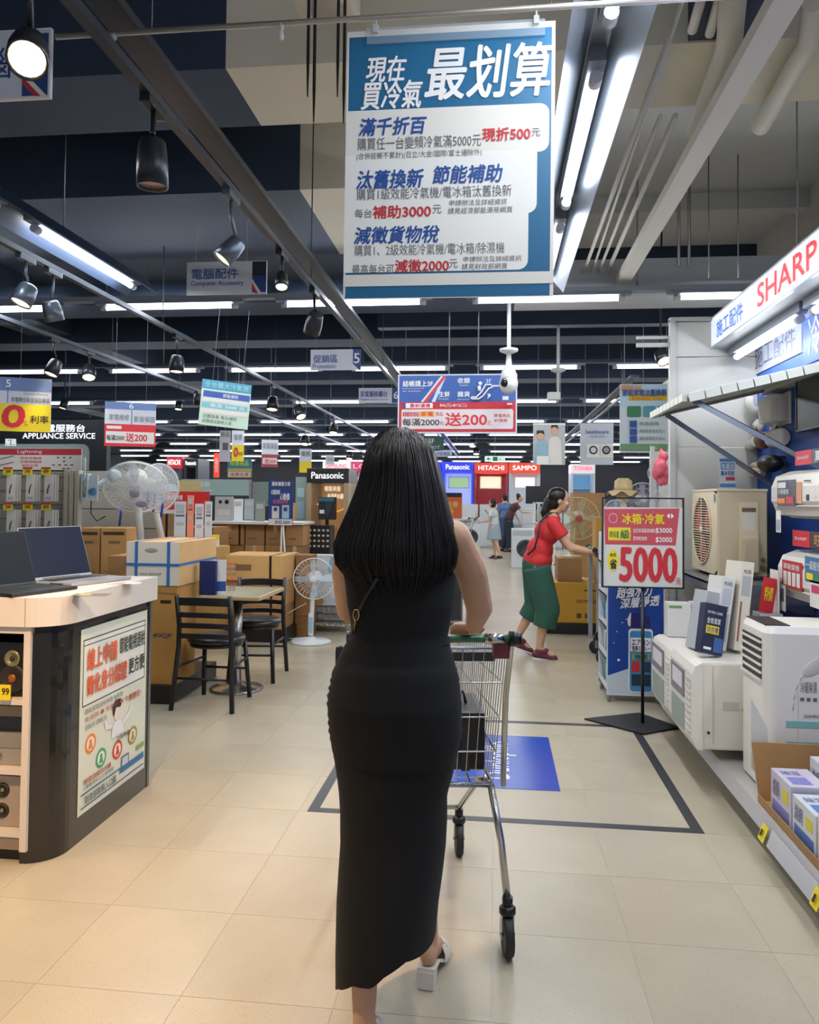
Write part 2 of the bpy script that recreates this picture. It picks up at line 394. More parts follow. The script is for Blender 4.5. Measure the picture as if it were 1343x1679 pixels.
o = thing('air_diffuser', 'cream ceiling box cut by the top edge of the photo above the straps', 'air diffuser', (p.x, 3.1, p.z)); obj('housing', B().box(p.x-.13, p.x+.13, 3.0, 3.2, p.z-.01, p.z+.3, bv=.02), M('#cfcbbd', .5), o); obj('grille', B().cyl((p.x, 3.1, p.z-.012), (p.x, 3.1, p.z-.009), .08, n=20), M('#a9a698', .6), o)  # air diffuser, simplified to a cream box with a round grille

# ------------------------------------------------------------------ lamps
TUBE = M('#f4f8ff', .4, emit=TUBE_E, name='lit_tube')
CAPM = M('#b9bdc4', .4, name='tube_cap')
def tube_lamp(x, y, z, length, along, label, group, refl=None, power=1.):
    """a lit tube with end caps; its own light is the area lamp beneath it"""
    t = thing('tube_lamp', label, 'lamp', (x, y, z), group=group)
    d = V((1, 0, 0)) if along == 'x' else V((0, 1, 0)); c = V((x, y, z)); h = length/2
    obj('tube', B().cyl(c-d*(h-.05), c+d*(h-.05), .019, n=10), TUBE, t)
    for s in (-1, 1): obj('end_cap', B().cyl(c+d*s*(h-.05), c+d*s*h, .024, n=10), CAPM, t)
    b = B()
    if along == 'x': b.box(x-h-.05, x+h+.05, y-.03, y+.03, z+.028, z+.0525)
    else: b.box(x-.03, x+.03, y-h-.05, y+h+.05, z+.028, z+.084)
    obj('batten', b, M('#7a818c', .4, .3, name='batten'), t)
    l = bpy.data.lights.new('tube_light', 'AREA'); l.shape = 'RECTANGLE'; l.size = length-.1; l.size_y = .04; l.energy = TUBE_W*power; l.color = (.93, .97, 1.0)
    lo = bpy.data.objects.new('tube_light', l); COL.objects.link(lo); lo.parent = t; lo.location = (0, 0, -.026); lo.rotation_euler = (0, 0, 0 if along == 'x' else math.pi/2)
    return t
ROWY = [6.17+3.14*i for i in range(9)]
ordn = ['first', 'second', 'third', 'fourth', 'fifth', 'sixth', 'seventh', 'eighth', 'ninth']
RAILM = M('#26364c', .5, name='navy_lamp_rail'); RAILG = M('#7d858f', .5, name='grey_lamp_rail')
for i, y in enumerate(ROWY):
    rl = thing('lamp_rail', f'long rail carrying the {ordn[i]} cross row of ceiling tubes', 'rail', (-3 if i else -1, y, 3.112), group='lamp rails'); obj('rail', B().box(-14.9 if i else -6, 8.4 if i else 3.4, y-.04, y+.04, 3.112, 3.15), RAILM if i else RAILG, rl)
    for x in (np.arange(-13.5, 8, 3.1) if i else np.arange(-5.5, 3.4, 2.2)): obj('hanger_rod', B().cyl((x, y, 3.15), (x, y, 4.1), .006, n=5), STEEL, rl)
    for k in range(-9, 5):
        x = .405+1.575*k; u = 812+1260*x/y
        if u < -90 or u > 1420 or x < -14 or x > 7.8: continue
        if i == 0 and x < -5.6: continue
        side = {0: 'straight over the aisle', -1: 'just left of the aisle', 1: 'right of the aisle'}.get(k)
        lab = (f'lit white tube in the {ordn[i]} cross row of ceiling lamps, {side}' if side else f'lit white tube in the {ordn[i]} cross row, {ordn[-k-2] if k < 0 else ordn[k-2]} further {"left" if k < 0 else "right"}')
        tube_lamp(x, y, 3.06, 1.2, 'x', lab, 'ceiling tubes in cross rows', power=1. if i else 1.1)
REFL = M('#aeb9c6', .3, .85, name='brushed_reflector')
def trough(x, y0, y1, label, mat, z=2.97, w=.125):
    b = B()
    for s in (-1, 1): b.prism([(x+s*.035, y0, z+.07), (x+s*w, y0, z-.035), (x+s*w, y0, z-.030), (x+s*.035, y0, z+.078)], (0, y1-y0, 0))
    b.box(x-.035, x+.035, y0, y1, z+.07, z+.078)
    t = thing('lamp_reflector', label, 'reflector', (x, (y0+y1)/2, z)); obj('reflector_sheet', b, mat, t)
    for y in np.arange(y0+.4, y1, 1.35): obj('hanger_rod', B().cyl((x, y, z+.078), (x, y, 4.1), .004, n=5), STEEL, t)
    return t
trough(.345, .3, 5.5, 'long bright metal lamp reflector right of the hanging poster', REFL)
trough(-2.58, 1.2, 5.35, 'long dark lamp reflector at upper left', M('#27364c', .5, name='navy_reflector'))
for k, (y, n) in enumerate(((.35+.37, ''), (1.82, 'at the top edge of the photo'), (3.33, 'right beside the hanging poster'), (4.83, 'partly hidden behind the poster edge'))):
    if k: tube_lamp(.345, y, 2.955, 1.2, 'y', 'lit white tube in the bright reflector '+n, 'tubes in the bright reflector', power=1.3)
for k, (y, n) in enumerate(((1.6, ''), (3.08, 'cut by the left edge of the photo'), (4.6, 'at upper left, running along the aisle'))):
    if k: tube_lamp(-2.58, y, 2.955, 1.2, 'y', 'lit white tube in the dark reflector '+n, 'tubes in the dark reflector', power=1.1)
# second dark reflector line further left, and lamp lines beyond
# ------------------------------------------------------------------ tracks and spotlights
TRK = M('#3e4753', .3, .6, name='track_metal')
def track(x, y0, y1, label, z=2.80):
    t = thing('lamp_track', label, 'track', (x, (y0+y1)/2, z), group='spotlight tracks')
    obj('rail', B().box(x-.018, x+.018, y0, y1, z, z+.03), TRK, t)
    if x > -2: obj('wire_channel', B().box(x-.05, x+.05, y0, y1, z+.12, z+.15), TRK, t)
    y = y0+1.0 if not -2.7 < x < -2.5 else y0+5.0
    while y < y1:
        obj('rod', B().cyl((x, y, z+.03), (x, y, 4.1), .004, n=5), TRK, t); y += 3.14
track(-1.17, .6, 24, 'dark spotlight track running past the hanging poster')
track(-2.63, .8, 24, 'dark spotlight track second from the poster')
track(-3.75, 3, 26, 'dark spotlight track third from the poster')
track(1.62, 9.2, 24, 'spotlight track behind the grey partition')
SPOTM = M('#23272e', .35, .4, name='spot_body'); SPOTG = M('#5d6874', .3, .6, name='spot_body_grey')
WARM = M('#ffd9a0', .4, emit=14, name='lit_spot_lens'); COLD = M('#ffffff', .4, emit=8, name='lit_spot_lens_white'); OFF = M('#b99f98', .25, .6, name='dim_lens')
def spotlight(u, v, X, aim, lit, label, r=.055, L=.15, mat=None, z=2.80, power=1., col=(1, .78, .5), size=None, Y=None):
    c = at(u, v, Y) if Y else atX(u, v, X)
    if Y: z = 4.1
    t = thing('spotlight', label, 'spotlight', (c.x, c.y, c.z), group='track spotlights'); d = V(aim).normalized()
    mat = mat or SPOTM; p0 = c-d*L*.5; p1 = c+d*L*.5
    R = Matrix((d.orthogonal().normalized(), d.cross(d.orthogonal().normalized()), d)).transposed()
    obj('body', B().lathe(p0, [(r*.72, 0), (r*.86, .012), (r, L*.5), (r, L), (r*.93, L), (r*.88, L*.9), (0, L*.9)], n=20, R=R), mat, t)
    obj('lens', B().cyl(p1-d*L*.095, p1-d*L*.07, r*.87, n=18), lit if lit else OFF, t)
    top = V((c.x, c.y, z))
    obj('stem', B().tube([top, V((c.x, c.y, max(c.z+r, z-.10))), p0+d*.03+V((0, 0, r*.9))], .009, n=8), mat, t)
    obj('adapter', B().box(c.x-.018, c.x+.018, c.y-.07, c.y+.07, z-.03, z, bv=.004), mat, t)
    if lit and power:
        l = bpy.data.lights.new('spot_light', 'SPOT'); l.energy = SPOT_W*power; l.color = col; l.spot_size = math.radians(size or 62); l.spot_blend = .8; l.shadow_soft_size = .04
        lo = bpy.data.objects.new('spot_light', l); COL.objects.link(lo); lo.parent = t
        lo.location = (d*(L*.5+.01)); lo.rotation_euler = (-d).to_track_quat('Z', 'Y').to_euler()
    return t
spotlight(47, 84, -1.17, (.35, -.62, -.72), WARM, 'glowing warm spotlight at the top left corner before the white sign', r=.048, L=.14, power=0)
spotlight(250, 268, -1.17, (0, .05, -1), None, 'large black unlit spotlight pointing straight down at upper left', r=.052, L=.16)
spotlight(378, 410, -1.17, (-.55, -.25, -.75), WARM, 'grey tilted spotlight above the white blue-lettered hanging sign', mat=SPOTG, power=1.2, r=.045, L=.12)
spotlight(462, 460, -1.17, (.1, -.4, -.9), WARM, 'small glowing spotlight between hanging sign and poster', r=.035, L=.10, power=1.)
spotlight(515, 530, -1.17, (-.3, .5, -.6), None, 'unlit black spotlight left below the poster', r=.055, L=.14)
spotlight(41, 483, -2.63, (-.25, -.3, -.9), WARM, 'grey glowing spotlight near the left edge, level with first tube row', mat=SPOTG, r=.058, L=.12, power=2.6)
spotlight(86, 510, -2.63, (.1, .35, -.95), None, 'grey unlit spotlight right of the glowing one near left edge', mat=SPOTG, r=.055, L=.12)
spotlight(88, 603, -3.75, (-.2, -.3, -.9), WARM, 'glowing spotlight above the yellow hanging poster', r=.06, L=.14, power=.8)
spotlight(146, 610, -3.75, (.2, -.4, -.8), WARM, 'black spotlight above the shop service sign', r=.06, L=.14, power=.8)
spotlight(290, 597, -2.63, (0, -.1, -1), WARM, 'glowing spotlight above the small red and blue hanging poster', r=.06, L=.14, power=.8)
spotlight(325, 655, -3.75, (0, .2, -1), None, 'black spotlight left of the teal poster', r=.06, L=.14)
spotlight(105, 663, -5.2, (-.2, -.2, -.9), WARM, 'small glowing spotlight over the white service lettering', r=.06, L=.14, power=.5, Y=11)
spotlight(293, 665, -4.2, (0, -.2, -1), WARM, 'small glowing spotlight left of teal poster', r=.06, L=.14, power=.5, Y=12)
spotlight(447, 662, -2.63, (0, -.25, -1), WARM, 'glowing spotlight right of the teal poster, upper', r=.07, L=.16, power=.8)
spotlight(491, 676, -2.63, (.4, -.4, -.8), WARM, 'glowing tilted spotlight left of the woman, near rail', r=.07, L=.18, power=.8)
spotlight(547, 702, -2.63, (0, -.3, -1), WARM, 'glowing spotlight left of the woman, further one', r=.07, L=.18, power=.8)
spotlight(500, 722, -3.75, (0, -.3, -1), WARM, 'glowing far spotlight above the poster by the panels', r=.09, L=.18, power=.8)
spotlight(573, 747, -3.0, (0, -.3, -1), WARM, 'tiny glowing far spotlight close left of the long hair', r=.09, L=.2, power=.6, Y=20)
spotlight(775, 727, 0, (0, -.3, -1), COLD, 'tiny far spotlight right of the woman, upper', r=.1, L=.2, power=.5, Y=22)
spotlight(781, 740, 0, (0, -.3, -1), COLD, 'tiny far spotlight right of the woman, lower', r=.1, L=.2, power=.5, Y=24)
spotlight(1085, 585, 0, (.2, -.5, -.7), WARM, 'glowing spotlight beside the top of the grey partition', r=.06, L=.13, power=1, Y=7.0, z=2.9)
# lamps outside the frame that light the near floor and counter (real fittings on the same tracks)
spotlight(0, 0, 0, (-.35, .25, -.9), WARM, 'warm track spotlight over the laptop counter, above the frame', Y=None, power=0) if False else None
def track_spot(x, y, aim, label, power, size=70):
    t = thing('spotlight', label, 'spotlight', (x, y, 2.68), group='track spotlights'); d = V(aim).normalized(); r = .06; L = .16; c = V((x, y, 2.68))
    R = Matrix((d.orthogonal().normalized(), d.cross(d.orthogonal().normalized()), d)).transposed(); p0 = c-d*L/2
    obj('body', B().lathe(p0, [(r*.72, 0), (r, L*.4), (r, L), (r*.9, L), (r*.88, L*.9), (0, L*.9)], n=16, R=R), SPOTM, t)
    obj('lens', B().cyl(c+d*L*.38, c+d*L*.41, r*.87, n=16), WARM, t)
    obj('stem', B().cyl((x, y, 2.8), (x, y, 2.7), .009), SPOTM, t)
    l = bpy.data.lights.new('spot_light', 'SPOT'); l.energy = SPOT_W*power; l.color = (1, .64, .34); l.spot_size = math.radians(size); l.spot_blend = .9; l.shadow_soft_size = .05
    lo = bpy.data.objects.new('spot_light', l); COL.objects.link(lo); lo.parent = t; lo.location = d*.1; lo.rotation_euler = (-d).to_track_quat('Z', 'Y').to_euler()
track_spot(-1.17, 1.3, (-.35, .75, -1.9), 'warm track spotlight above the frame aimed at the floor by the laptop counter', 6.5, 80)
track_spot(-2.63, 2.4, (.3, .5, -1.6), 'warm track spotlight above the frame aimed at the laptops', 1.4, 60)
# ------------------------------------------------------------------ hanging poster and its rail
zr = 2.872
t = thing('sign_rail', 'thin grey metal rail across the top carrying the big poster', 'rail', (-.5, 2.2, zr))
obj('tube', B().cyl((-1.36, 2.2, zr), (.75, 2.2, zr), .0085, n=12), M('#a9a49c', .35, .6, name='rail_metal'), t)
for x in (-1.05, -.55, .15):
    obj('suspension_wire', B().cyl((x, 2.2, zr), (x, 2.2, 4.1 if x != 9 else 4), .0015, n=5), STEEL, t)
for u in (187, 461): 
    p = at(u, 60, 2.2); obj('clip', B().lathe((p.x, 2.2, zr-.052), [(.004, 0), (.009, .008), (.007, .022), (.004, .03), (.009, .036), (.009, .050)], n=10), M('#cfd4d4', .15, alpha=.6, name='clear_clip'), t)
def rct(x, y): return (x, y+(.052-.04*(y-65)/1550)*(x-670))
g7 = LETTERGREY; hb = M('#1b4a94', .6, name='heading_blue')
rects = [(85+12, 100, 1245, 1612, TEAL), (rrect(85, 530, 1235, 805, 55, corners='1100'), PAPER), (rrect(85, 790, 1170, 1150, 55, corners='0100'), M('#e3e4e2', .55)), (rrect(85, 1140, 1125, 1466, 55, corners='0100'), M('#e6e6e3', .55)),
         (85, 1478, 1265, 1545, PAPER)]
texts = [('現在', 195, 223, 415, 368, LETTERWHITE, .025, .12), ('買冷氣', 170, 366, 510, 526, LETTERWHITE, .025, .12), ('最划算', 535, 185, 1225, 485, LETTERWHITE, .022, .12),
         ('滿千折百', 160, 578, 535, 678, hb, .032, .15), ('購買任一台變頻冷氣滿5000元', 155, 690, 858, 762, g7, 0, 0), ('現折500', 865, 662, 1130, 735, LETTERRED, .03), ('元', 1137, 672, 1185, 718, g7),
         ('(合併結帳不累計)(日立/大金/國際/富士通除外)', 150, 776, 862, 820, g7),
         ('汰舊換新', 150, 880, 525, 985, hb, .032, .15), ('節能補助', 585, 868, 968, 968, hb, .032, .15), ('購買1級效能冷氣機/電冰箱汰舊換新', 155, 984, 1030, 1050, g7),
         ('每台', 145, 1100, 243, 1152, g7), ('補助3000', 250, 1085, 580, 1158, LETTERRED, .03), ('元', 590, 1088, 640, 1138, g7), ('申請辦法及詳細資訊', 682, 1064, 1005, 1098, g7, 0, .1), ('請見經濟部能源局網頁', 675, 1108, 1035, 1144, g7, 0, .1),
         ('減徵貨物稅', 142, 1205, 620, 1302, hb, .032, .15), ('購買1、2級效能冷氣機/電冰箱/除濕機', 147, 1308, 995, 1372, g7), ('最高每台可', 135, 1420, 375, 1476, g7), ('減徵2000', 382, 1398, 685, 1468, LETTERRED, .03), ('元', 687, 1400, 735, 1450, g7),
         ('申請辦法及詳細資訊', 765, 1386, 1088, 1418, g7, 0, .1), ('請見財政部網頁', 757, 1427, 1010, 1460, g7, 0, .1)]
po = thing('hanging_poster', 'big teal and white sale poster hanging from the rail over the woman', 'poster', (-.447, 2.2, 2.037), eul=(0, .004, 0))
W_, H_ = .607, .797
obj('sheet', B().box(0, W_, 0, .0015, 0, H_), PAPER, po, local=True)
printed(po, 'print', W_, H_, rects, texts, (85, 65, 1265, 1617), y0=0, step=.0003)
obj('hanger_strip', B().box(.06, W_-.03, -.008, .003, H_-.045, H_+.003), M('#c8d4dc', .1, alpha=.28, name='clear_strip'), po, local=True)
for x in (.085, W_-.055): obj('clip', B().box(x-.008, x+.008, -.012, .006, H_-.012, H_+.012, bv=.002).cyl((x, 0, H_+.01), (x, 0, H_+.035), .003, n=6), M('#cfd4d4', .15, alpha=.7, name='clear_clip2'), po, local=True)
# ------------------------------------------------------------------ hanging signs
NV = M('#26407c', .5, name='sign_navy'); SW = M('#c9cdd8', .5, name='sign_white'); RS = M('#b5323c', .5, name='sign_red'); FRM = (.006, M('#d8d8dc', .4, name='sign_frame'))
hw = ('#8d939b'); WIRE = M('#8d939b', .4, .6, name='hanging_wire')
board('hanging_sign', 'white category sign with navy corner cut by the top left edge of the photo', 'sign', (-110, 56, 82, 162), 2.2, SW, rects=[(38, 60, 80, 160, NV), ([(38, 118), (80, 162), (60, 162), (38, 140)], PAPER), ([(38, 128), (70, 162), (60, 162), (38, 140)], RS)], texts=[('3', 50, 85, 72, 118, LETTERWHITE, .03), ('電腦', -80, 80, 20, 130, NV)], frame=FRM, hang=(2.87, (.1, .55), .0015, WIRE))
board('hanging_sign', 'white category sign with blue Chinese characters over Computer Accessory', 'sign', (307, 430, 437, 482), 5.2, SW, rects=[(414, 453, 437, 480, NV), ([(414, 458), (430, 482), (422, 482), (414, 468)], PAPER), (414, 430, 437, 453, M('#16202f', .6)), ([(414, 464), (424, 482), (419, 482), (414, 472)], RS)],
      texts=[('電腦配件', 314, 440, 391, 457, hb, .015), ('Computer Accessory', 313, 460, 400, 470, hb, .01)], frame=(.004, SW), hang=(4.1, (.1, .75), .002, WIRE))
board('hanging_sign', 'white promotion sign with number five on navy end', 'sign', (509, 573, 592, 607), 8.0, SW, rects=[(579, 573, 592, 607, NV), ([(579, 597), (590, 607), (579, 607)], PAPER)], texts=[('促銷區', 514, 582, 554, 595, hb, .01), ('Promotion', 513, 597, 551, 604, hb), ('5', 581, 580, 590, 596, LETTERWHITE, .02)], hang=(4.1, (.1, .8), .002, WIRE))
board('hanging_sign', 'small white service counter sign with number six on navy end', 'sign', (588, 636, 656, 661), 11.5, SW, rects=[(643, 636, 656, 661, NV)], texts=[('家電服務櫃台', 591, 641, 635, 651, hb, .01), ('Appliance Service Counter', 591, 653, 637, 657, hb), ('6', 646, 642, 653, 654, LETTERWHITE, .02)], hang=(4.1, (.1, .8), .003, WIRE))
# direction board
ds = board('direction_sign', 'wide blue and red checkout direction sign hanging above the woman', 'sign', (654, 616, 846, 708), 7.0, NV, frame=(.012, M('#c2c8d2', .4)), hang=(4.1, (.43, .68), .006, WIRE),
  rects=[(654, 616, 846, 659, M('#2a4f93', .5)), ([(714, 659), (732, 617), (726, 617), (708, 659)], M('#b9cbe6', .5)), ([(694, 659), (727, 617), (733, 617), (700, 659)], RS), ([(690, 659), (723, 617), (727, 617), (694, 659)], SW),
         (654, 659, 846, 708, M('#a81f2c', .5)), (rrect(658, 671, 842, 703, 3), M('#cdc4c7', .5)), (660, 661, 710, 669, M('#dfe0e4', .5)), (660, 661, 665, 669, NV), (689, 674, 713, 683, M('#d9a64a', .5))],
  texts=[('結帳請上3F', 660, 624, 710, 634, LETTERWHITE, .015), ('Please proceed to 3F', 660, 636, 695, 638, LETTERWHITE), ('for checkout', 660, 640, 690, 642, LETTERWHITE), ('收銀', 751, 620, 771, 629, LETTERWHITE, .01), ('Cashier', 754, 631, 769, 633, LETTERWHITE),
         ('生鮮', 720, 642, 738, 651, LETTERWHITE, .01), ('Fresh', 720, 653, 736, 655, LETTERWHITE), ('雜貨', 751, 642, 771, 651, LETTERWHITE, .01), ('Grocery', 751, 654, 771, 656, LETTERWHITE), ('3F', 797, 622, 806, 629, SW),
         ('最新優惠', 672, 662, 706, 668, LETTERRED, .02), ('8/6(三)-8/12(二)', 722, 662, 766, 668, LETTERWHITE), ('單筆購買家電商品', 660, 675, 688, 683, LETTERRED, .01), ('家電', 691, 675, 711, 682, LETTERRED, .02), ('商品', 715, 675, 727, 682, LETTERRED),
         ('每滿2000', 660, 686, 721, 698, LETTERBLACK, .02), ('元', 722, 691, 728, 697, LETTERBLACK), ('送200', 731, 677, 799, 698, LETTERRED, .03), ('元', 800, 690, 806, 697, LETTERRED), ('家電商品', 811, 679, 837, 684, LETTERRED), ('折價券', 811, 687, 833, 692, LETTERRED)])
w, h = ds['w'], ds['h']; fx = lambda u: (u-654)/192*w; fz = lambda v: (708-v)/92*h
b = B()
pts = [(775, 652), (782, 652), (790, 644), (797, 632), (806, 632), (808, 636), (802, 638), (793, 650), (786, 655), (775, 655), (773, 653)]
b.tube([(fx(u), -.03, fz(v)) for u, v in pts], .007, n=5, closed=True)
b.cyl((fx(800), -.03, fz(655)), (fx(804), -.03, fz(648)), .007, n=5).tube([(fx(800), -.03, fz(648)), (fx(804), -.03, fz(648)), (fx(804), -.03, fz(652))], .006, n=5)
b.ell((fx(788), -.03, fz(630)), (.017, .006, .017), n=10, k=6).tube([(fx(786), -.03, fz(634)), (fx(787), -.03, fz(642))], .016, n=6)
obj('escalator_symbol', b, LETTERWHITE, ds, local=True)
b = B(); b.box(fx(832), fx(840), -.035, -.03, fz(664.5), fz(662.5)); obj('small_mark', b, LETTERWHITE, ds, local=True)
# left hanging posters
YC = M('#e0c81e', .5, name='poster_yellow'); PB = M('#5f78a8', .5, name='poster_blue'); PG = M('#c3dcc8', .5, name='poster_green')
board('hanging_poster', 'yellow zero percent interest poster cut by the left edge of the photo', 'poster', (-70, 618, 66, 706), 6.0, SW, rz=.42, widen=1.1,
  rects=[(-70, 618, 66, 640, PB), (-70, 661, 66, 706, YC), (-28, 622, -26, 655, NV), (9, 634, 10, 660, NV)], texts=[('5', 7, 622, 13, 634, LETTERWHITE, .01), ('家電數位影音保固專區', 14, 650, 64, 658, LETTERGREY, .01), ('Extended Warranty', 30, 642, 62, 646, LETTERGREY), ('0', 2, 664, 30, 699, LETTERRED, .06, .1), ('%', 30, 688, 36, 697, LETTERRED), ('利率', 39, 679, 63, 692, LETTERBLACK, .02)], hang=(4.1, (.3, .7), .002, WIRE))
board('hanging_poster', 'small hanging poster, blue and white top over red gift offer', 'poster', (179, 660, 249, 732), 7.0, SW, rz=.42, widen=1.1,
  rects=[(179, 660, 249, 672, PB), (179, 696, 249, 732, RED), (181, 708, 247, 727, PAPER), (215, 672, 216, 696, NV), (182, 699, 202, 704, PAPER)], texts=[('6', 212, 662, 218, 670, LETTERWHITE), ('家電維修', 185, 680, 212, 690, LETTERGREY), ('影音保固', 219, 682, 247, 692, LETTERGREY), ('每滿2000', 182, 714, 206, 723, LETTERBLACK, .02), ('送200', 208, 710, 237, 724, LETTERRED, .03)], hang=(4.1, (.2, .8), .002, WIRE))
board('hanging_poster', 'teal striped hanging poster fading to pale green, left of centre', 'poster', (331, 626, 402, 700), 6.5, PG, rz=.45, widen=1.1, tilt=.08,
  rects=[(331, 626, 402, 641, M('#4f93ad', .5)), (334, 644, 401, 654, M('#3b55a0', .5)), (334, 655, 399, 661, PAPER), (333, 663, 399, 671, M('#79b8c9', .5)), (333, 673, 399, 680, PAPER)], texts=[('全台最大冷氣展', 335, 629, 398, 638, M('#8fc7cf', .5), .02), ('節能補助', 362, 646, 384, 652, LETTERWHITE), ('最高 3000 元', 345, 664, 395, 670, LETTERWHITE), ('汰舊換新 每台補助', 336, 682, 385, 688, LETTERGREY), ('詳情請洽服務人員', 336, 690, 378, 696, LETTERGREY)], hang=(4.1, (.2, .8), .002, WIRE))
board('hanging_poster', 'narrow pale hanging poster with dark device below the teal one', 'poster', (360, 706, 378, 757), 9, SW, rz=.3, rects=[(365, 726, 374, 738, LETTERGREY)], texts=[('新品', 362, 708, 376, 716, LETTERGREY)], hang=(4.1, (.5,), .003, WIRE))
board('hanging_poster', 'narrow white and yellow zero percent poster below the teal one', 'poster', (380, 706, 400, 756), 9.75, SW, rz=.3, rects=[(380, 730, 400, 756, YC)], texts=[('0', 384, 734, 390, 749, LETTERRED, .05), ('利率', 391, 741, 398, 747, LETTERBLACK), ('優惠', 383, 712, 397, 722, LETTERGREY)], hang=(4.1, (.5,), .003, WIRE))
board('hanging_poster', 'white and dark red hanging poster halfway to the long hair', 'poster', (429, 721, 456, 766), 9.9, SW, rz=.4, rects=[(429, 745, 456, 766, M('#8e3b44', .5)), (431, 751, 454, 761, PAPER)], texts=[('送200', 434, 752, 452, 760, LETTERRED, .02), ('家電保固', 431, 726, 454, 736, LETTERGREY)], hang=(4.1, (.5,), .003, WIRE))
board('hanging_poster', 'hanging poster grey above and yellow below next to the black brand kiosk', 'poster', (491, 736, 511, 775), 11, SW, rz=.3, rects=[(491, 757, 511, 775, YC)], texts=[('電視', 494, 740, 508, 748, LETTERGREY)], hang=(4.1, (.5,), .003, WIRE))
board('hanging_poster', 'pale small hanging poster over the black brand kiosk', 'poster', (534, 746, 548, 762), 14, SW, rz=.2, texts=[('冰箱', 536, 750, 546, 757, LETTERGREY)], hang=(4.1, (.5,), .003, WIRE))
board('hanging_poster', 'colourful hanging banner with teal top right of the yellow poster', 'poster', (373, 752, 413, 783), 12, M('#b7a86a', .5), rects=[(373, 752, 413, 768, M('#2a7f88', .5)), (375, 774, 411, 782, PAPER)], texts=[('特價商品', 377, 755, 408, 764, M('#c5d45a', .5), .02), ('換季出清', 378, 775, 408, 781, LETTERRED, .02)], hang=(4.1, (.3, .7), .003, WIRE))
board('banner', 'red vertical lit banner beside the pale device poster', 'banner', (350, 743, 360, 783), 10, M('#d4402e', .5, emit=.6), texts=[('特賣會', 352, 750, 358, 775, LETTERWHITE)], hang=(4.1, (.5,), .003, WIRE))
# right hanging banners
board('hanging_banner', 'blue white and green energy subsidy banner beside the grey partition', 'banner', (1016, 630, 1094, 742), 8.5, M('#dbe9ee', .5), hang=(4.1, (.1, .5), .004, WIRE),
  rects=[(1016, 630, 1094, 668, M('#bfdcec', .5)), (1030, 645, 1094, 657, YC), (rrect(1028, 666, 1051, 684, 3), GREEN), (rrect(1054, 666, 1075, 684, 3), M('#4d97a8', .5)), (rrect(1078, 666, 1094, 682, 3), GREEN), (1032, 690, 1044, 701, BLUE), (1032, 703, 1044, 713, BLUE), (1032, 715, 1044, 726, BLUE), (1016, 728, 1094, 738, M('#6f9a6d', .5))],
  texts=[('購買新冷氣', 1018, 632, 1052, 642, ORANGE, .02), ('節能家電汰舊換新', 1020, 639, 1092, 650, LETTERBLUE, .03), ('最高補助 3000', 1034, 651, 1085, 657, ORANGE, .01), ('申請資格', 1048, 692, 1080, 698, LETTERGREY), ('補助對象為自然人', 1048, 704, 1090, 710, LETTERGREY), ('補助期間至年底止', 1048, 716, 1090, 722, LETTERGREY)])
wp = board('hanging_banner', 'grey hanging banner picturing two white washing machines', 'banner', (951, 694, 1006, 762), 11, M('#b9bfc6', .5), hang=(4.1, (.15, .85), .004, WIRE), rects=[(962, 728, 983, 750, PAPER), (985, 728, 1005, 750, PAPER), (circle(973, 738, 7), LETTERBLACK), (circle(973, 738, 4.6), SW), (circle(994, 738, 7), LETTERBLACK), (circle(994, 738, 4.6), M('#8d8d90', .4))], texts=[('healthcare', 960, 705, 998, 711, hb, .01), ('WASHER DRYER', 966, 714, 992, 717, LETTERGREY)])
SKIN = M('#c9977a', .5, name='printed_skin')
board('hanging_banner', 'grey hanging banner picturing two people beside an appliance', 'banner', (874, 694, 927, 762), 10.5, M('#a9adac', .5), hang=(4.1, (.15, .85), .004, WIRE),
  rects=[(874, 694, 927, 697, PAPER), ([(898, 762), (900, 722), (905, 716), (914, 716), (920, 722), (922, 762)], M('#cfcac2', .5)), (circle(909, 706, 6, 8), SKIN), ([(903, 703), (904, 697), (914, 697), (916, 704), (909, 700)], LETTERBLACK), ([(877, 762), (878, 730), (884, 722), (894, 722), (898, 730), (899, 752)], M('#7fa3b2', .5)), (circle(886, 715, 5.5, 7), SKIN), ([(879, 713), (880, 706), (891, 706), (893, 713), (886, 710)], LETTERBLACK), (880, 748, 900, 762, PAPER)])
eg = board('exit_sign', 'lit green emergency exit sign with arrow far right of the hair', 'sign', (795, 748, 828, 757), 15, M('#bfe6d2', .5, emit=1.0), rects=[([(797, 752.5), (802, 749.5), (802, 751.8), (806, 751.8), (806, 753.2), (802, 753.2), (802, 755.5)], GREEN), (808, 749, 816, 756, GREEN)], texts=[('出口', 817.5, 750, 826, 755, GREEN, .02)], hang=(4.1, (.5,), .006, WIRE))
board('hanging_sign', 'dark green hanging sign half hidden by the woman hair', 'sign', (698, 716, 728, 738), 12, M('#1c4f44', .5), texts=[('3F', 702, 719, 712, 728, LETTERWHITE), ('EXIT', 702, 731, 722, 736, SW)], hang=(4.1, (.5,), .005, WIRE))
board('hanging_sign', 'small pale sign just below the dark green sign by the hair', 'sign', (712, 739, 741, 749), 13, M('#8d93a0', .5), texts=[('冷氣專區', 715, 741, 738, 747, NV)], hang=(4.1, (.5,), .005, WIRE))
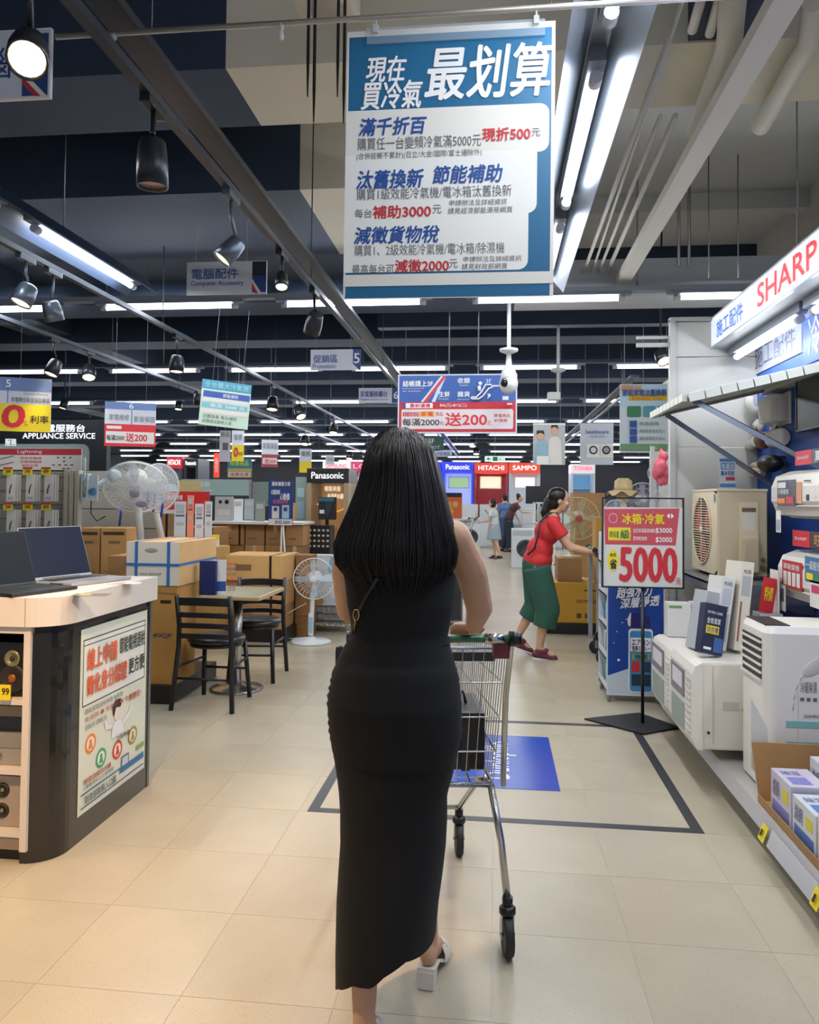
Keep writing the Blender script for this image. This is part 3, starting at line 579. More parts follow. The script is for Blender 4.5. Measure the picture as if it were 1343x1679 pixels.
# ------------------------------------------------------------------ cameras on poles
CW = M('#d9dbdc', .35, name='camera_white')
def cctv(u, v, Y, ztop, s, label, dome):
    c = at(u, v, Y); t = thing('security_camera', label, 'camera', (c.x, Y, c.z))
    x, z = c.x, c.z
    obj('pole', B().cyl((x, Y, z+.10*s), (x, Y, ztop), .013*s+.004, n=10), CW, t)
    obj('collar', B().lathe((x, Y, z+.27*s), [(.03*s, -.02*s), (.075*s, 0), (.078*s, .02*s), (.02*s, .035*s)], n=20), CW, t)
    if dome:
        obj('neck', B().lathe((x, Y, z), [(.075*s, -.0*s), (.06*s, .10*s), (.028*s, .15*s), (.02*s, .24*s)], n=20), CW, t)
        obj('housing', B().ell((x, Y, z), (.078*s, .078*s, .088*s)), CW, t)
        obj('lens', B().ell((x-.035*s, Y-.062*s, z), (.034*s, .025*s, .038*s)), M('#0c0e12', .1, name='lens_glass'), t)
        obj('antenna', B().cyl((x-.06*s, Y, z-.02*s), (x-.13*s, Y, z-.02*s), .008*s).box(x-.05*s, x+.0*s, Y-.04, Y+.0, z-.14*s, z-.11*s), CW, t)
    else:
        obj('housing', B().box(x-.11*s, x+.02*s, Y-.06*s, Y+.06*s, z-.04*s, z+.04*s, bv=.01*s), CW, t)
        obj('arm', B().cyl((x, Y, z), (x, Y, z+.28*s), .014*s), CW, t)
cctv(834, 629, 6.45, 3.13, 1.0, 'white round security camera on a pole before the direction sign', True)
cctv(915, 650, 8.17, 3.31, 1.0, 'small white security camera on a pole right of the direction sign', False)

# ------------------------------------------------------------------ lit header sign on the right wall
yA = 5.84; L = 5.0; zb, zt_ = 2.58, 2.80
hd = thing('lit_store_sign', 'long glowing white fascia sign with blue and red lettering on right wall', 'sign', (1.56, yA, zb), rz=-math.pi/2)
obj('housing', B().box(0, L, .012, .31, 0, zt_-zb), M('#b4babf', .4, name='sign_housing'), hd, local=True)
obj('lit_face', B().box(0.008, L-.008, 0, .012, .008, zt_-zb-.008), M('#dfe8f2', .4, emit=.7, name='lit_face'), hd, local=True)
b = B()
for z0, z1 in ((0, .008), (zt_-zb-.008, zt_-zb)): b.box(0, L, -.006, .012, z0, z1)
b.box(0, .008, -.006, .012, 0, zt_-zb); obj('edge_trim', b, M('#c9ced2', .3, .5, name='edge_trim'), hd, local=True)
fy = lambda u: yA-atX(u, 500, 1.56).y
b = B(); text_into(b, '施工配件', fy(1176), .045, fy(1219), .165, 0, -.004, .015); text_into(b, 'SHARP', fy(1243), .045, fy(1341), .18, 1, -.004, .03)
obj('lettering', b, [M('#2f6bd0', .5, emit=.25), M('#d8202c', .5, emit=.4)], hd, local=True, nofix=True)
for k, y in enumerate((5.1, 3.75, 2.4)):
    tube_lamp(1.70, y, 2.493, 1.2, 'y', ['lit tube under the far end of the glowing fascia sign', 'lit tube under the middle of the glowing fascia sign', 'lit tube under the near end of the glowing fascia sign'][k], 'tubes under the fascia sign', power=.55)
# wall signs
def wallboard(name, label, cat, u0, u1, v0m, v1m, X, base, rects=(), texts=(), thick=.01, frame=None, group=None):
    """board flat on a plane X=const facing the aisle: u0 far end, u1 near end; v0m, v1m top and bottom read at u0"""
    A = atX(u0, v1m, X); T = atX(u0, v0m, X); E_ = atX(u1, (v0m+v1m)/2, X); w = A.y-E_.y; h = T.z-A.z
    t = thing(name, label, cat, (X-thick, A.y, A.z), rz=-math.pi/2, group=group)
    obj('panel', B().box(0, w, 0, thick, 0, h), base, t, local=True)
    if frame: obj('frame', B().box(-.01, w+.01, -.004, thick, -.01, 0).box(-.01, w+.01, -.004, thick, h, h+.01).box(-.01, 0, -.004, thick, 0, h).box(w, w+.01, -.004, thick, 0, h), frame, t, local=True)
    if rects or texts: printed(t, 'print', w, h, rects, texts, (0, 0, 100, 100), y0=0)
    t['w'] = w; t['h'] = h
    return t
wallboard('wall_sign', 'white board with large dark Chinese characters high on blue wall', 'sign', 1233, 1317, 562, 618, 1.88, M('#c5cad6', .5), texts=[('施工配件', 9, 20, 90, 86, M('#2c3350', .5), .0)])
wallboard('wall_sign', 'blue board with white strokes at the right edge above the screen', 'sign', 1320, 1420, 510, 600, 1.88, M('#27468f', .5), texts=[('冷氣', 10, 18, 60, 88, LETTERWHITE, .02)])
mo = wallboard('wall_monitor', 'dark glossy screen at right edge of photo on blue wall', 'screen', 1318, 1420, 616, 706, 1.86, M('#0e1a1c', .12, name='dark_screen'), thick=.04, frame=M('#22282c', .3))
for k in range(1):
    obj('bracket', B().box(.2, .5, .04, .05, .1, .25), STEEL, mo, local=True)
# items hung on the blue wall
IV = M('#dcd8cf', .5, name='ivory_plastic')
def on_wall(u, v, X=1.88): return atX(u, v, X)
c = on_wall(1283, 672); t = thing('duct_cover', 'large white plastic duct cover box high on the blue wall', 'duct cover', (c.x, c.y, c.z)); obj('shell', B().box(c.x-.12, c.x, c.y-.14, c.y+.12, c.z-.09, c.z+.09, bv=.03), IV, t); obj('flange', B().box(c.x-.01, c.x, c.y-.16, c.y+.14, c.z-.105, c.z+.105, bv=.004), IV, t)
c = on_wall(1249, 662); t = thing('pipe_elbow', 'small ivory pipe elbow left of the duct cover box', 'pipe fitting', (c.x, c.y, c.z)); obj('elbow', B().tube([(c.x-.005, c.y, c.z-.05), (c.x-.06, c.y, c.z-.04), (c.x-.08, c.y, c.z), (c.x-.08, c.y, c.z+.05)], .035, n=12), IV, t); obj('flange', B().cyl((c.x-.006, c.y, c.z-.05), (c.x, c.y, c.z-.05), .05, n=16), IV, t)
c = on_wall(1250, 700); t = thing('round_vent', 'round grey and ivory vent cap below the small elbow', 'pipe fitting', (c.x, c.y, c.z)); obj('cap', B().lathe((c.x, c.y, c.z), [(.06, 0), (.055, -.04), (.03, -.06), (0, -.065)], axis='X'), IV, t); obj('ring', B().lathe((c.x, c.y, c.z-.02), [(.04, -.03), (.045, -.05), (.03, -.068), (0, -.07)], axis='X'), M('#55504a', .5), t)
c = on_wall(1283, 695); t = thing('drain_hose', 'thin ivory drain hose held across the blue wall', 'hose', (c.x, c.y, c.z)); obj('hose', B().tube([(c.x-.02, c.y+.12, c.z-.03), (c.x-.03, c.y+.04, c.z+.0), (c.x-.03, c.y-.04, c.z+.01), (c.x-.02, c.y-.14, c.z+.035)], .010, n=8), IV, t); obj('joint', B().ell((c.x-.025, c.y+.1, c.z-.02), (.022, .03, .022)), IV, t); obj('saddle', B().box(c.x-.03, c.x, c.y-.005, c.y+.005, c.z-.02, c.z+.02), IV, t)
c = on_wall(1247, 728); t = thing('pipe_sample', 'short insulated ivory pipe left of the brown coupling', 'pipe fitting', (c.x, c.y, c.z)); obj('tube', B().cyl((c.x-.05, c.y+.06, c.z-.01), (c.x-.05, c.y-.06, c.z+.015), .038), IV, t); obj('bracket', B().box(c.x-.03, c.x, c.y-.01, c.y+.01, c.z-.02, c.z+.02), STEEL, t)
c = on_wall(1266, 722); t = thing('pipe_coupling', 'brown round pipe coupling on the blue wall', 'pipe fitting', (c.x, c.y, c.z)); obj('body', B().ell((c.x-.06, c.y, c.z), (.06, .05, .06)), M('#7b5a47', .6), t); obj('rim', B().cyl((c.x-.03, c.y, c.z), (c.x, c.y, c.z), .035), M('#6b4c3a', .6), t)
c = on_wall(1290, 718); t = thing('wrap_roll', 'white rolled pipe wrap right of the brown coupling', 'roll', (c.x, c.y, c.z)); obj('roll', B().cyl((c.x-.06, c.y+.07, c.z), (c.x-.06, c.y-.07, c.z), .058, n=20), M('#cfcabf', .8), t); obj('bracket', B().box(c.x-.03, c.x, c.y-.01, c.y+.01, c.z-.02, c.z+.02), STEEL, t)
b = None
for k, (dz, dy) in enumerate(((0, 0), (.045, .01), (-.045, -.01))):
    c = on_wall(1252, 770); t = thing('insulated_pipe', ['middle ivory insulated pipe of the three by the dark bag', 'top ivory insulated pipe of the three', 'bottom ivory insulated pipe of the three'][k], 'pipe', (c.x, c.y, c.z+dz), group='insulated pipes on the blue wall')
    obj('tube', B().tube([(c.x-.04, c.y+.10+dy, c.z+dz*.7), (c.x-.05, c.y+.02, c.z+dz*.8), (c.x-.05, c.y-.14, c.z+dz*.6-.01)], .020, n=10), M('#cdb79b', .7), t); obj('bracket', B().box(c.x-.04, c.x, c.y-.01, c.y+.01, c.z+dz*.8-.015, c.z+dz*.8+.015), STEEL, t)
c = on_wall(1287, 760); t = thing('bundle_wrap', 'black wrapped bundle hanging left of the red and black header strip', 'bundle', (c.x, c.y, c.z)); obj('bundle', B().ell((c.x-.09, c.y, c.z), (.08, .11, .06)), BLACK, t); obj('strap', B().box(c.x-.09, c.x, c.y-.01, c.y+.01, c.z+.03, c.z+.05), BLACK, t)
# ------------------------------------------------------------------ awning
AW = M('#a7a9a0', .5, name='awning_grey'); t = thing('awning', 'grey ribbed rain awning on two struts above the outdoor unit', 'awning', (1.88, 5.0, 2.2))
xa, xb, ya, yb, za, zb2 = 1.09, 1.80, 4.53, 5.46, 2.055, 2.225
d = V((xb-xa, 0, zb2-za)); nrm = V((-d.z, 0, d.x)).normalized()
sl = lambda x, y, k=0.: V((x, y, za+(x-xa)*(zb2-za)/(xb-xa)))+nrm*k
N = 9
for k in range(N):
    y0 = ya+(yb-ya)*k/N; y1 = ya+(yb-ya)*(k+1)/N
    b = B(); b.prism([sl(xa, y0+.003), sl(xa, y1-.003), sl(xa, y1-.003, .010), sl(xa, y1-.02, .018), sl(xa, y0+.02, .018), sl(xa, y0+.003, .010)], d)
    obj('roof_slat', b, AW, t)
b = B()
for k in range(8):
    x = xa+(xb-xa)*k/8
    b.prism([sl(x+.004, ya-.028, -.03), sl(x+.004, ya-.002, -.03), sl(x+.004, ya-.002, .024), sl(x+.004, ya-.028, .018)], d*(1/8-.011))
o = obj('end_moulding', b, M('#c2c4ba', .5), t); o['kind'] = 'stuff'
b = B()
for k in range(N):
    y0 = ya+(yb-ya)*k/N; y1 = ya+(yb-ya)*(k+1)/N
    b.box(xa-.03, xa+.0, y0+.006, y1-.006, za-.022, za+.02)
o = obj('front_moulding', b, M('#c2c4ba', .5), t); o['kind'] = 'stuff'
obj('wall_rail', B().box(1.80, 1.88, ya-.03, yb+.03, zb2-.03, zb2+.03), AW, t)
for y, zl in ((4.63, 1.65), (5.36, 1.55)):
    b = B(); p0 = V((xa+.06, y, za-.005)); p1 = V((1.875, y, zl)); dd = (p1-p0).normalized(); nn = V((-dd.z, 0, dd.x))
    b.prism([p0-nn*.016, p0+nn*.016, p1+nn*.016, p1-nn*.016], (0, .004, 0)); b.prism([p0+nn*.012, p0+nn*.016, p1+nn*.016, p1+nn*.012], (0, .02, 0))
    obj('strut', b, M('#7f868c', .35, .7, name='strut_steel'), t)
for y_ in (ya+.03, yb-.06): obj('under_rib', B().prism([sl(xa, y_, -.02), sl(xa, y_+.03, -.02), sl(xa, y_+.03, 0), sl(xa, y_, 0)], d), M('#8c8f88', .6), t)
# ------------------------------------------------------------------ outdoor condenser unit
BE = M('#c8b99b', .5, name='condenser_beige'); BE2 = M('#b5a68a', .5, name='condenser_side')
cx0, cx1, cy0, cy1, cz0, cz1 = 1.40, 1.70, 5.06, 5.69, .995, 1.545
t = thing('outdoor_unit', 'beige air conditioner outdoor unit with red fan behind round grille', 'air conditioner', (1.55, 5.37, cz0))
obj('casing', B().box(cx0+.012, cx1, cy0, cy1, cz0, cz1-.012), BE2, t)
obj('top_cover', B().box(cx0-.004, cx1+.006, cy0-.006, cy1+.006, cz1-.016, cz1, bv=.004), BE, t)
cyf, czf, rf = 5.415, 1.27, .225
b = B(); n = 32
outer = [V((cx0, cyf+(.0 if False else 0)+0, 0))]
ring = [V((cx0, cyf+rf*math.cos(2*math.pi*i/n), czf+rf*math.sin(2*math.pi*i/n))) for i in range(n)]
def sq(i):
    a = 2*math.pi*i/n; c_, s_ = math.cos(a), math.sin(a); hy = ((cy1-cyf) if c_ > 0 else (cyf-cy0)); hz = ((cz1-.016-czf) if s_ > 0 else (czf-cz0))
    k = min(hy/max(abs(c_), 1e-6), hz/max(abs(s_), 1e-6)); return V((cx0, cyf+k*c_, czf+k*s_))
sqr = [sq(i) for i in range(n)]
b.add(ring+sqr, [(i, (i+1) % n, n+(i+1) % n, n+i) for i in range(n)])
b.box(cx0, cx0+.012, cy0, cy0+.004, cz0, cz1-.016); obj('front_panel', b, BE, t)
b = B(); b.cyl((cx0+.011, cyf, czf), (cx0+.0118, cyf, czf), rf+.01, n=32); obj('fan_backing', b, M('#45403a', .7), t)
for k in range(3):
    b = B(); a0 = k*2.094; pts = []
    for i in range(8): a = a0+i*.16; pts.append((cx0+.006-.003*i/8, cyf+.2*math.cos(a), czf+.2*math.sin(a)))
    b.add([(cx0+.006, cyf+.04*math.cos(a0), czf+.04*math.sin(a0))]+pts+[(cx0+.006, cyf+.04*math.cos(a0+1.2), czf+.04*math.sin(a0+1.2))], [tuple(range(10))]); obj('fan_blade', b, M('#b5383c', .4, name='red_blade'), t)
b = B()
for k in range(27):
    z = czf-rf+.008+k*(2*rf-.016)/26; hh = math.sqrt(max(rf*rf-(z-czf)**2, 0)); b.box(cx0-.008, cx0-.002, cyf-hh, cyf+hh, z-.0025, z+.0025)
o = obj('grille_bars', b, BE, t); o['kind'] = 'stuff'
b = B()
for a in (0, math.pi/2): b.box(cx0-.010, cx0-.006, cyf-(rf if a == 0 else .004), cyf+(rf if a == 0 else .004), czf-(.004 if a == 0 else rf), czf+(.004 if a == 0 else rf))
b.tube([(cx0-.004, cyf+rf*math.cos(2*math.pi*i/32), czf+rf*math.sin(2*math.pi*i/32)) for i in range(32)], .006, n=6, closed=True); b.lathe((cx0-.008, cyf, czf), [(.03, 0), (.028, -.004), (0, -.006)], axis='X'); obj('grille_ring', b, BE, t)
obj('service_cover', B().box(1.53, 1.645, cy0-.012, cy0, 1.07, 1.46, bv=.005), BE, t)
obj('handle_recess', B().box(1.545, 1.63, cy0-.014, cy0-.011, 1.40, 1.425), M('#5b5344', .6), t)
obj('label_sheet', B().box(1.55, 1.625, cy0-.014, cy0-.0125, 1.28, 1.395), M('#c9c3b4', .6), t, label='small printed data label')
obj('valve_cover', B().box(1.548, 1.638, cy0-.045, cy0-.012, 1.02, 1.24, bv=.008), M('#bfae90', .5), t)
obj('wave_mark', B().box(cx0-.006, cx0-.001, 5.10, 5.125, 1.46, 1.51), M('#4f8f93', .5), t)
obj('pipe_valve', B().cyl((1.675, cy0-.02, 1.10), (1.675, cy0, 1.10), .012).cyl((1.675, cy0-.02, 1.05), (1.675, cy0, 1.05), .016), M('#a58b4e', .3, .8), t)
for x in (1.45, 1.64):
    for y in (5.12, 5.6): obj('foot', B().box(x-.035, x+.035, y-.02, y+.02, cz0-.02, cz0, bv=.004), M('#c9c7c0', .5), t)
b = board('price_card', 'small blue and white price card standing on the outdoor unit', 'card', (1180, 752, 1206, 804), 5.3, M('#d5dde6', .5), thick=.003, rects=[(1180, 752, 1206, 757, M('#3f7fb5', .5)), (1182, 759, 1204, 770, M('#3a78b0', .5)), (1180, 793, 1206, 799, M('#3f7fb5', .5)), (1190, 782, 1205, 788, RS)], texts=[('免運送', 1183, 760, 1203, 769, LETTERWHITE, .02), ('基本安裝', 1182, 772, 1204, 780, LETTERBLUE, .02)])
st = thing('steel_shelf', 'galvanised steel shelf plate holding the beige outdoor unit', 'shelf', (1.55, 5.3, .95))
obj('plate', B().box(1.30, 1.88, 4.75, 5.74, .955, .972, bv=.003), M('#8f9294', .4, .8, noise=.15, scale=20, name='galvanised'), st)
for y in (4.80, 5.62): obj('bracket', B().prism([(1.32, y, .955), (1.88, y, .955), (1.88, y, .80), (1.80, y, .80)], (0, .02, 0)), M('#85898c', .4, .7), st)
obj('front_angle', B().box(1.30, 1.305, 4.75, 5.74, .925, .972).box(1.30, 1.88, 4.745, 4.75, .86, .972), M('#8f9294', .4, .8, noise=.15, scale=20), st)
# ------------------------------------------------------------------ right wall: split air conditioners
ACW = M('#e6e1d8', .3, name='appliance_white'); ACG = M('#c9c4bb', .4, name='appliance_grey')
def split_ac(y1, y0, zb_, zt, label, sticker):
    """indoor unit on the blue wall: far end y1, near end y0; front towards the aisle"""
    t = thing('indoor_unit', label, 'air conditioner', (1.88, (y0+y1)/2, zb_)); h = zt-zb_; xf = 1.56
    prof = [(1.88, zb_+.03), (1.88, zt), (1.66, zt), (1.585, zt-.03), (xf, zt-.09), (xf, zb_+h*.32), (xf+.02, zb_+h*.22)]
    b = B(); b.prism([(x, y0, z) for x, z in prof[::-1]], (0, y1-y0, 0)); obj('body', b, ACW, t)
    b = B(); b.prism([(xf+.006, y0+.01, zb_+h*.25), (xf+.03, y0+.01, zb_+.005), (xf+.13, y0+.01, zb_-.01), (xf+.30, y0+.01, zb_+.035)], (0, y1-y0-.02, 0)); obj('air_outlet', b, ACG, t)
    b = B(); b.prism([(xf+.0, y0+.06, zb_+.055), (xf+.004, y0+.06, zb_+.06), (xf+.09, y0+.06, zb_-.004), (xf+.085, y0+.06, zb_-.010)], (0, y1-y0-.12, 0)); obj('louver', b, ACW, t)
    obj('panel_seam', B().box(xf-.0015, xf, y0, y1, zb_+h*.40, zb_+h*.41), ACG, t)
    obj('end_stripe', B().box(xf+.03, xf+.1, y1+.0, y1+.002, zb_+.06, zt-.04), M('#3f6cb0', .4), t)
    P = lambda u: y1-(u)
    def stick(u0, u1, z0, z1, rects, texts, m, nm='sticker', lb=None):
        s = obj(nm, B().box(xf-.003, xf-.0005, y1-u1, y1-u0, z0, z1), m, t)
        if lb: s['label'] = lb
        b = B(); mats = []
        for (a, c, d, e, mm) in rects:
            if mm not in mats: mats.append(mm)
            b.add([(xf-.0045, y1-(u0+(u1-u0)*a), z0+(z1-z0)*c), (xf-.0045, y1-(u0+(u1-u0)*d), z0+(z1-z0)*c), (xf-.0045, y1-(u0+(u1-u0)*d), z0+(z1-z0)*e), (xf-.0045, y1-(u0+(u1-u0)*a), z0+(z1-z0)*e)], [(0, 1, 2, 3)], mats.index(mm))
        for (tx_, a, c, d, e, mm) in texts:
            if mm not in mats: mats.append(mm)
            vs, fs, mx = glyphs(tx_); w_, h_ = (u1-u0), (z1-z0)
            b.add([(xf-.0055, y1-(u0+w_*(a+(d-a)*p[0]/mx[0])), z0+h_*(c+(e-c)*p[1]/mx[1])) for p in vs], fs, mats.index(mm))
        if mats: obj('sticker_print', b, mats, t, nofix=True)
    sticker(stick, zb_, zt, h, t, xf)
    return t
def st1(s, zb_, zt, h, t, xf):
    s(.10, .36, zb_+.055, zt-.055, [(.05, .7, .5, .92, LETTERWHITE), (.05, .1, .45, .3, ORANGE), (.5, .1, .9, .35, RED)], [('冷專變頻', .06, .45, .66, .66, LETTERWHITE)], M('#2b2e3a', .4), lb='dark printed feature sticker')
    s(.37, .44, zb_+.07, zt-.07, [], [], M('#c9906a', .5), lb='printed round portrait sticker')
    s(.50, .53, zb_+.085, zb_+.115, [], [], LETTERBLACK); s(.47, .55, zt-.07, zt-.062, [], [], LETTERGREY)
    s(.74, .84, zt-.085, zt-.005, [(.3, .3, .7, .7, LETTERWHITE)], [], M('#b8323f', .5), lb='red round award sticker')
    s(.76, .84, zb_+.05, zb_+.115, [(.3, .3, .7, .7, LETTERWHITE)], [], M('#e0a33a', .5), lb='orange round sticker')
    obj('price_tag', B().box(xf-.01, xf-.008, 4.40, 4.47, zb_-.09, zb_+.03), PAPER, t, label='white hanging price tag'); obj('tag_print', B().box(xf-.012, xf-.0105, 4.41, 4.46, zb_-.08, zb_-.02), M('#9aa0a8', .5), t)
def st2(s, zb_, zt, h, t, xf):
    s(.07, .34, zb_+.06, zt-.05, [(.08, .1, .26, .6, PAPER), (.31, .1, .48, .6, PAPER), (.53, .1, .70, .6, PAPER), (.75, .1, .92, .6, PAPER)], [('節能變頻', .1, .68, .9, .9, LETTERWHITE)], M('#b3312c', .4), lb='red sticker with four white pictograms')
    s(.38, .58, zb_+.12, zt-.01, [(.1, .1, .5, .35, YELLOW), (.55, .1, .95, .35, GREEN)], [('一級能效', .1, .5, .95, .85, LETTERWHITE)], M('#3a6f94', .4), lb='blue energy rating sticker')
    s(.44, .66, zb_+.0, zb_+.13, [(.1, .55, .5, .85, M('#c23a6c', .5))], [('現貨', .55, .2, .95, .5, LETTERBLACK)], PAPER, lb='white oval label')
    obj('price_tag', B().box(xf-.012, xf-.010, 4.33, 4.41, zb_-.07, zb_+.07), M('#d8d3cc', .5), t, label='small grey hanging tag'); obj('tag_print', B().box(xf-.014, xf-.0125, 4.35, 4.39, zb_-.02, zb_+.05), LETTERGREY, t)
    obj('price_card', B().box(xf-.02, xf-.018, 3.62, 3.86, zb_-.11, zb_+.10), PAPER, t, label='white and yellow price card'); obj('card_band', B().box(xf-.022, xf-.0205, 3.66, 3.84, zb_+.04, zb_+.075), YELLOW, t)
split_ac(4.57, 3.72, 1.385, 1.635, 'upper white wall air conditioner with dark and red stickers', st1)
split_ac(4.47, 3.62, .945, 1.20, 'lower white wall air conditioner with red pictogram sticker', st2)
def strip(y1, y0, z0, z1, label, bc, tx):
    t = thing('header_strip', label, 'sign strip', (1.62, y1, z0), rz=-math.pi/2); w = y1-y0; h = z1-z0
    obj('panel', B().box(0, w, 0, .02, 0, h), bc, t, local=True)
    printed(t, 'print', w, h, [(0, 0, 28, 100, M('#c8242f', .5))], tx, (0, 0, 100, 100), y0=0)
    obj('mount', B().box(.05, w-.05, .02, .26, h*.4, h*.5), STEEL, t, local=True)
strip(4.38, 3.6, 1.66, 1.735, 'black header strip with red end above the upper wall air conditioner', M('#1c2030', .4), [('SHARP', 4, 38, 24, 62, LETTERWHITE, .02), ('夏季好涼', 34, 15, 70, 85, LETTERWHITE, .02)])
strip(4.42, 3.6, 1.225, 1.31, 'brown header strip with red end above the lower wall air conditioner', M('#4a3538', .4), [('SHARP', 4, 40, 24, 60, LETTERWHITE, .02), ('旺', 36, 20, 46, 80, M('#c9a24a', .4), .02), ('變頻', 60, 20, 90, 80, M('#9c3a4c', .4))])
# ------------------------------------------------------------------ right lower shelf
SH = M('#b9b6b0', .4, .2, name='shelf_paint')
t = thing('shelf_deck', 'long low grey shelf deck with price rail along the right wall', 'shelf', (1.5, 3.4, 0))
obj('deck', B().box(1.13, 1.87, 1.2, 5.70, .135, .165, bv=.003), SH, t)
obj('kick_panel', B().box(1.20, 1.22, 1.2, 5.70, 0.002, .135), M('#8f887c', .5), t)
obj('price_rail', B().prism([(1.105, 1.2, .10), (1.125, 1.2, .165), (1.13, 1.2, .165), (1.112, 1.2, .10)], (0, 4.1, 0)), M('#b4b0b2', .35), t)
obj('clear_channel', B().prism([(1.085, 1.2, .085), (1.108, 1.2, .15), (1.110, 1.2, .15), (1.087, 1.2, .085)], (0, 2.05, 0)), M('#e0dfe4', .1, alpha=.45, name='clear_channel'), t)
for u, v in ((1251, 1309), (1338, 1395)):
    p = atX(u, v, 1.09); y = p.y; obj('price_tag', B().prism([(1.078, y-.03, .085), (1.100, y-.03, .145), (1.102, y-.03, .145), (1.080, y-.03, .085)], (0, .06, 0)), YELLOW, t, label='yellow price tag')
    obj('tag_digit', B().prism([(1.0765, y-.008, .105), (1.0875, y-.008, .13), (1.0885, y-.008, .13), (1.0775, y-.008, .105)], (0, .016, 0)), LETTERBLACK, t)
# window air conditioners
def window_ac(y1, y0, x0, zb_, zt, label, near=True):
    t = thing('window_air_conditioner', label, 'air conditioner', (x0+.3, (y0+y1)/2, zb_)); W = ACW
    obj('cabinet', B().box(x0+.05, 1.72, y0+.01, y1-.01, zb_, zt, bv=.012), W, t)
    b = B(); b.prism([(x0+.05, y0, zt-.002), (x0+.015, y0, zt-.02), (x0, y0, zt-.06), (x0, y0, zb_+.05), (x0+.02, y0, zb_+.005), (x0+.05, y0, zb_-.002)], (0, y1-y0, 0)); obj('front_frame', b, W, t)
    h = zt-zb_
    for k in range(9):
        z = zb_+.07+k*(h-.14)/9
        obj('grille_slat', B().box(x0-.006, x0, y0+.03, y0+.13, z, z+.012), ACG, t)
    obj('lower_grille', B().box(x0-.004, x0, y0+.16, y1-.04, zb_+.05, zb_+.19), M('#8d9a92', .4), t); obj('control_panel', B().box(x0-.006, x0, y0+.16, y1-.04, zb_+.22, zb_+.36), M('#77707a', .4), t)
    obj('control_label', B().box(x0-.008, x0-.006, y0+.19, y1-.08, zb_+.26, zb_+.34), M('#d9d9de', .4), t)
    obj('side_seam', B().box(x0+.10, x0+.104, y0+.006, y0+.01, zb_+.03, zt-.02), ACG, t)
    if near:
        obj('warning_mark', B().prism([(x0+.235, y0+.0085, zb_+.20), (x0+.275, y0+.0085, zb_+.20), (x0+.255, y0+.0085, zb_+.235)], (0, -.001, 0)), M('#d8c23a', .5), t)
        obj('side_label', B().box(x0+.15, x0+.225, y0+.0075, y0+.0085, zb_+.20, zb_+.24), ACG, t)
        obj('drain_plug', B().cyl((x0+.08, y0+.012, zb_+.085), (x0+.08, y0+.005, zb_+.085), .007), LETTERBLACK, t)
    return t
window_ac(4.48, 4.0, .985, .222, .655, 'near white window air conditioner overhanging the low shelf')
window_ac(5.03, 4.51, .99, .222, .625, 'far white window air conditioner behind the blue leaning box', False)
for (y, l) in ((4.2, 'near'), (4.75, 'far')):
    o = obj('riser_block', B().box(1.35, 1.68, y-.1, y+.1, .165, .222), M('#d6d2ca', .7), None); tag(o, f'foam riser block under the {l} window air conditioner', 'riser')
# portable air conditioner
px0, px1, py0, py1, pz0, pz1 = 1.195, 1.62, 3.58, 3.93, .168, .905
t = thing('portable_air_conditioner', 'white portable air conditioner with louvred front and teal tape strips', 'air conditioner', (1.4, 3.75, pz0))
b = B(); prof = rrect(px0, py0, px1, py1, .045, n=5); n = len(prof)
b.add([(x, y, z) for z in (pz0+.01, pz1-.03) for x, y in prof]+[((px0+px1)/2+(x-(px0+px1)/2)*.93, (py0+py1)/2+(y-(py0+py1)/2)*.92, pz1) for x, y in prof],
      [(i, (i+1) % n, n+(i+1) % n, n+i) for i in range(n)]+[(n+i, n+(i+1) % n, 2*n+(i+1) % n, 2*n+i) for i in range(n)]+[tuple(range(n))[::-1], tuple(range(2*n, 3*n))]); obj('body', b, ACW, t)
obj('control_top', B().box(px0+.015, px0+.12, py0+.04, py1-.04, pz1-.001, pz1+.004), BLACK, t)
obj('outlet_opening', B().box(px0-.003, px0+.002, py0+.05, py1-.04, pz1-.25, pz1-.06), M('#23211f', .5), t)
for k in range(6):
    z = pz1-.075-k*.034; obj('louver', B().box(px0-.010, px0-.001, py0+.045, py1-.035, z-.006, z+.003), ACW, t)
b = B()
for i in range(10):
    a = math.radians(95+i*8.5); b.cyl((px1-.02+.29*math.cos(a), py0-.001, pz1-.36+.30*math.sin(a)), (px1-.02+.29*math.cos(a+.15), py0-.001, pz1-.36+.30*math.sin(a+.15)), .0025, n=5)
obj('curved_groove', b, ACG, t)
obj('handle_recess', B().ell((px0+.21, py0+.001, pz1-.17), (.07, .006, .032), R=Euler((0, -.6, 0)).to_matrix()), ACG, t)
obj('side_seam', B().box(px0+.135, px0+.138, py0-.001, py0+.001, pz0+.02, pz1-.28), ACG, t)
for z in (.30, .21): obj('tape_strip', B().box(px0+.085, px0+.23, py0-.002, py0, pz0+z, pz0+z+.028), M('#7fb9b4', .5), t)
obj('feature_sheet', B().box(px0+.28, px1-.03, py0-.003, py0-.001, pz1-.41, pz1-.24), M('#6d7680', .5), t, label='grey feature sheet')
b = B(); text_into(b, '冷暖除濕', px0+.145, pz1-.285, px0+.215, pz1-.235, 0, py0-.003); text_into(b, '■ ■ ■', px0+.145, pz1-.32, px0+.215, pz1-.305, 0, py0-.003); text_into(b, 'SAMPO', px0+.16, pz0+.345, px0+.23, pz0+.358, 0, py0-.003, .02); obj('lettering', b, LETTERGREY, t, nofix=True)
for x in (px0+.06, px1-.06): obj('caster', B().box(x-.02, x+.02, py0+.05, py0+.09, pz0-.002, pz0+.012), BLACK, t)
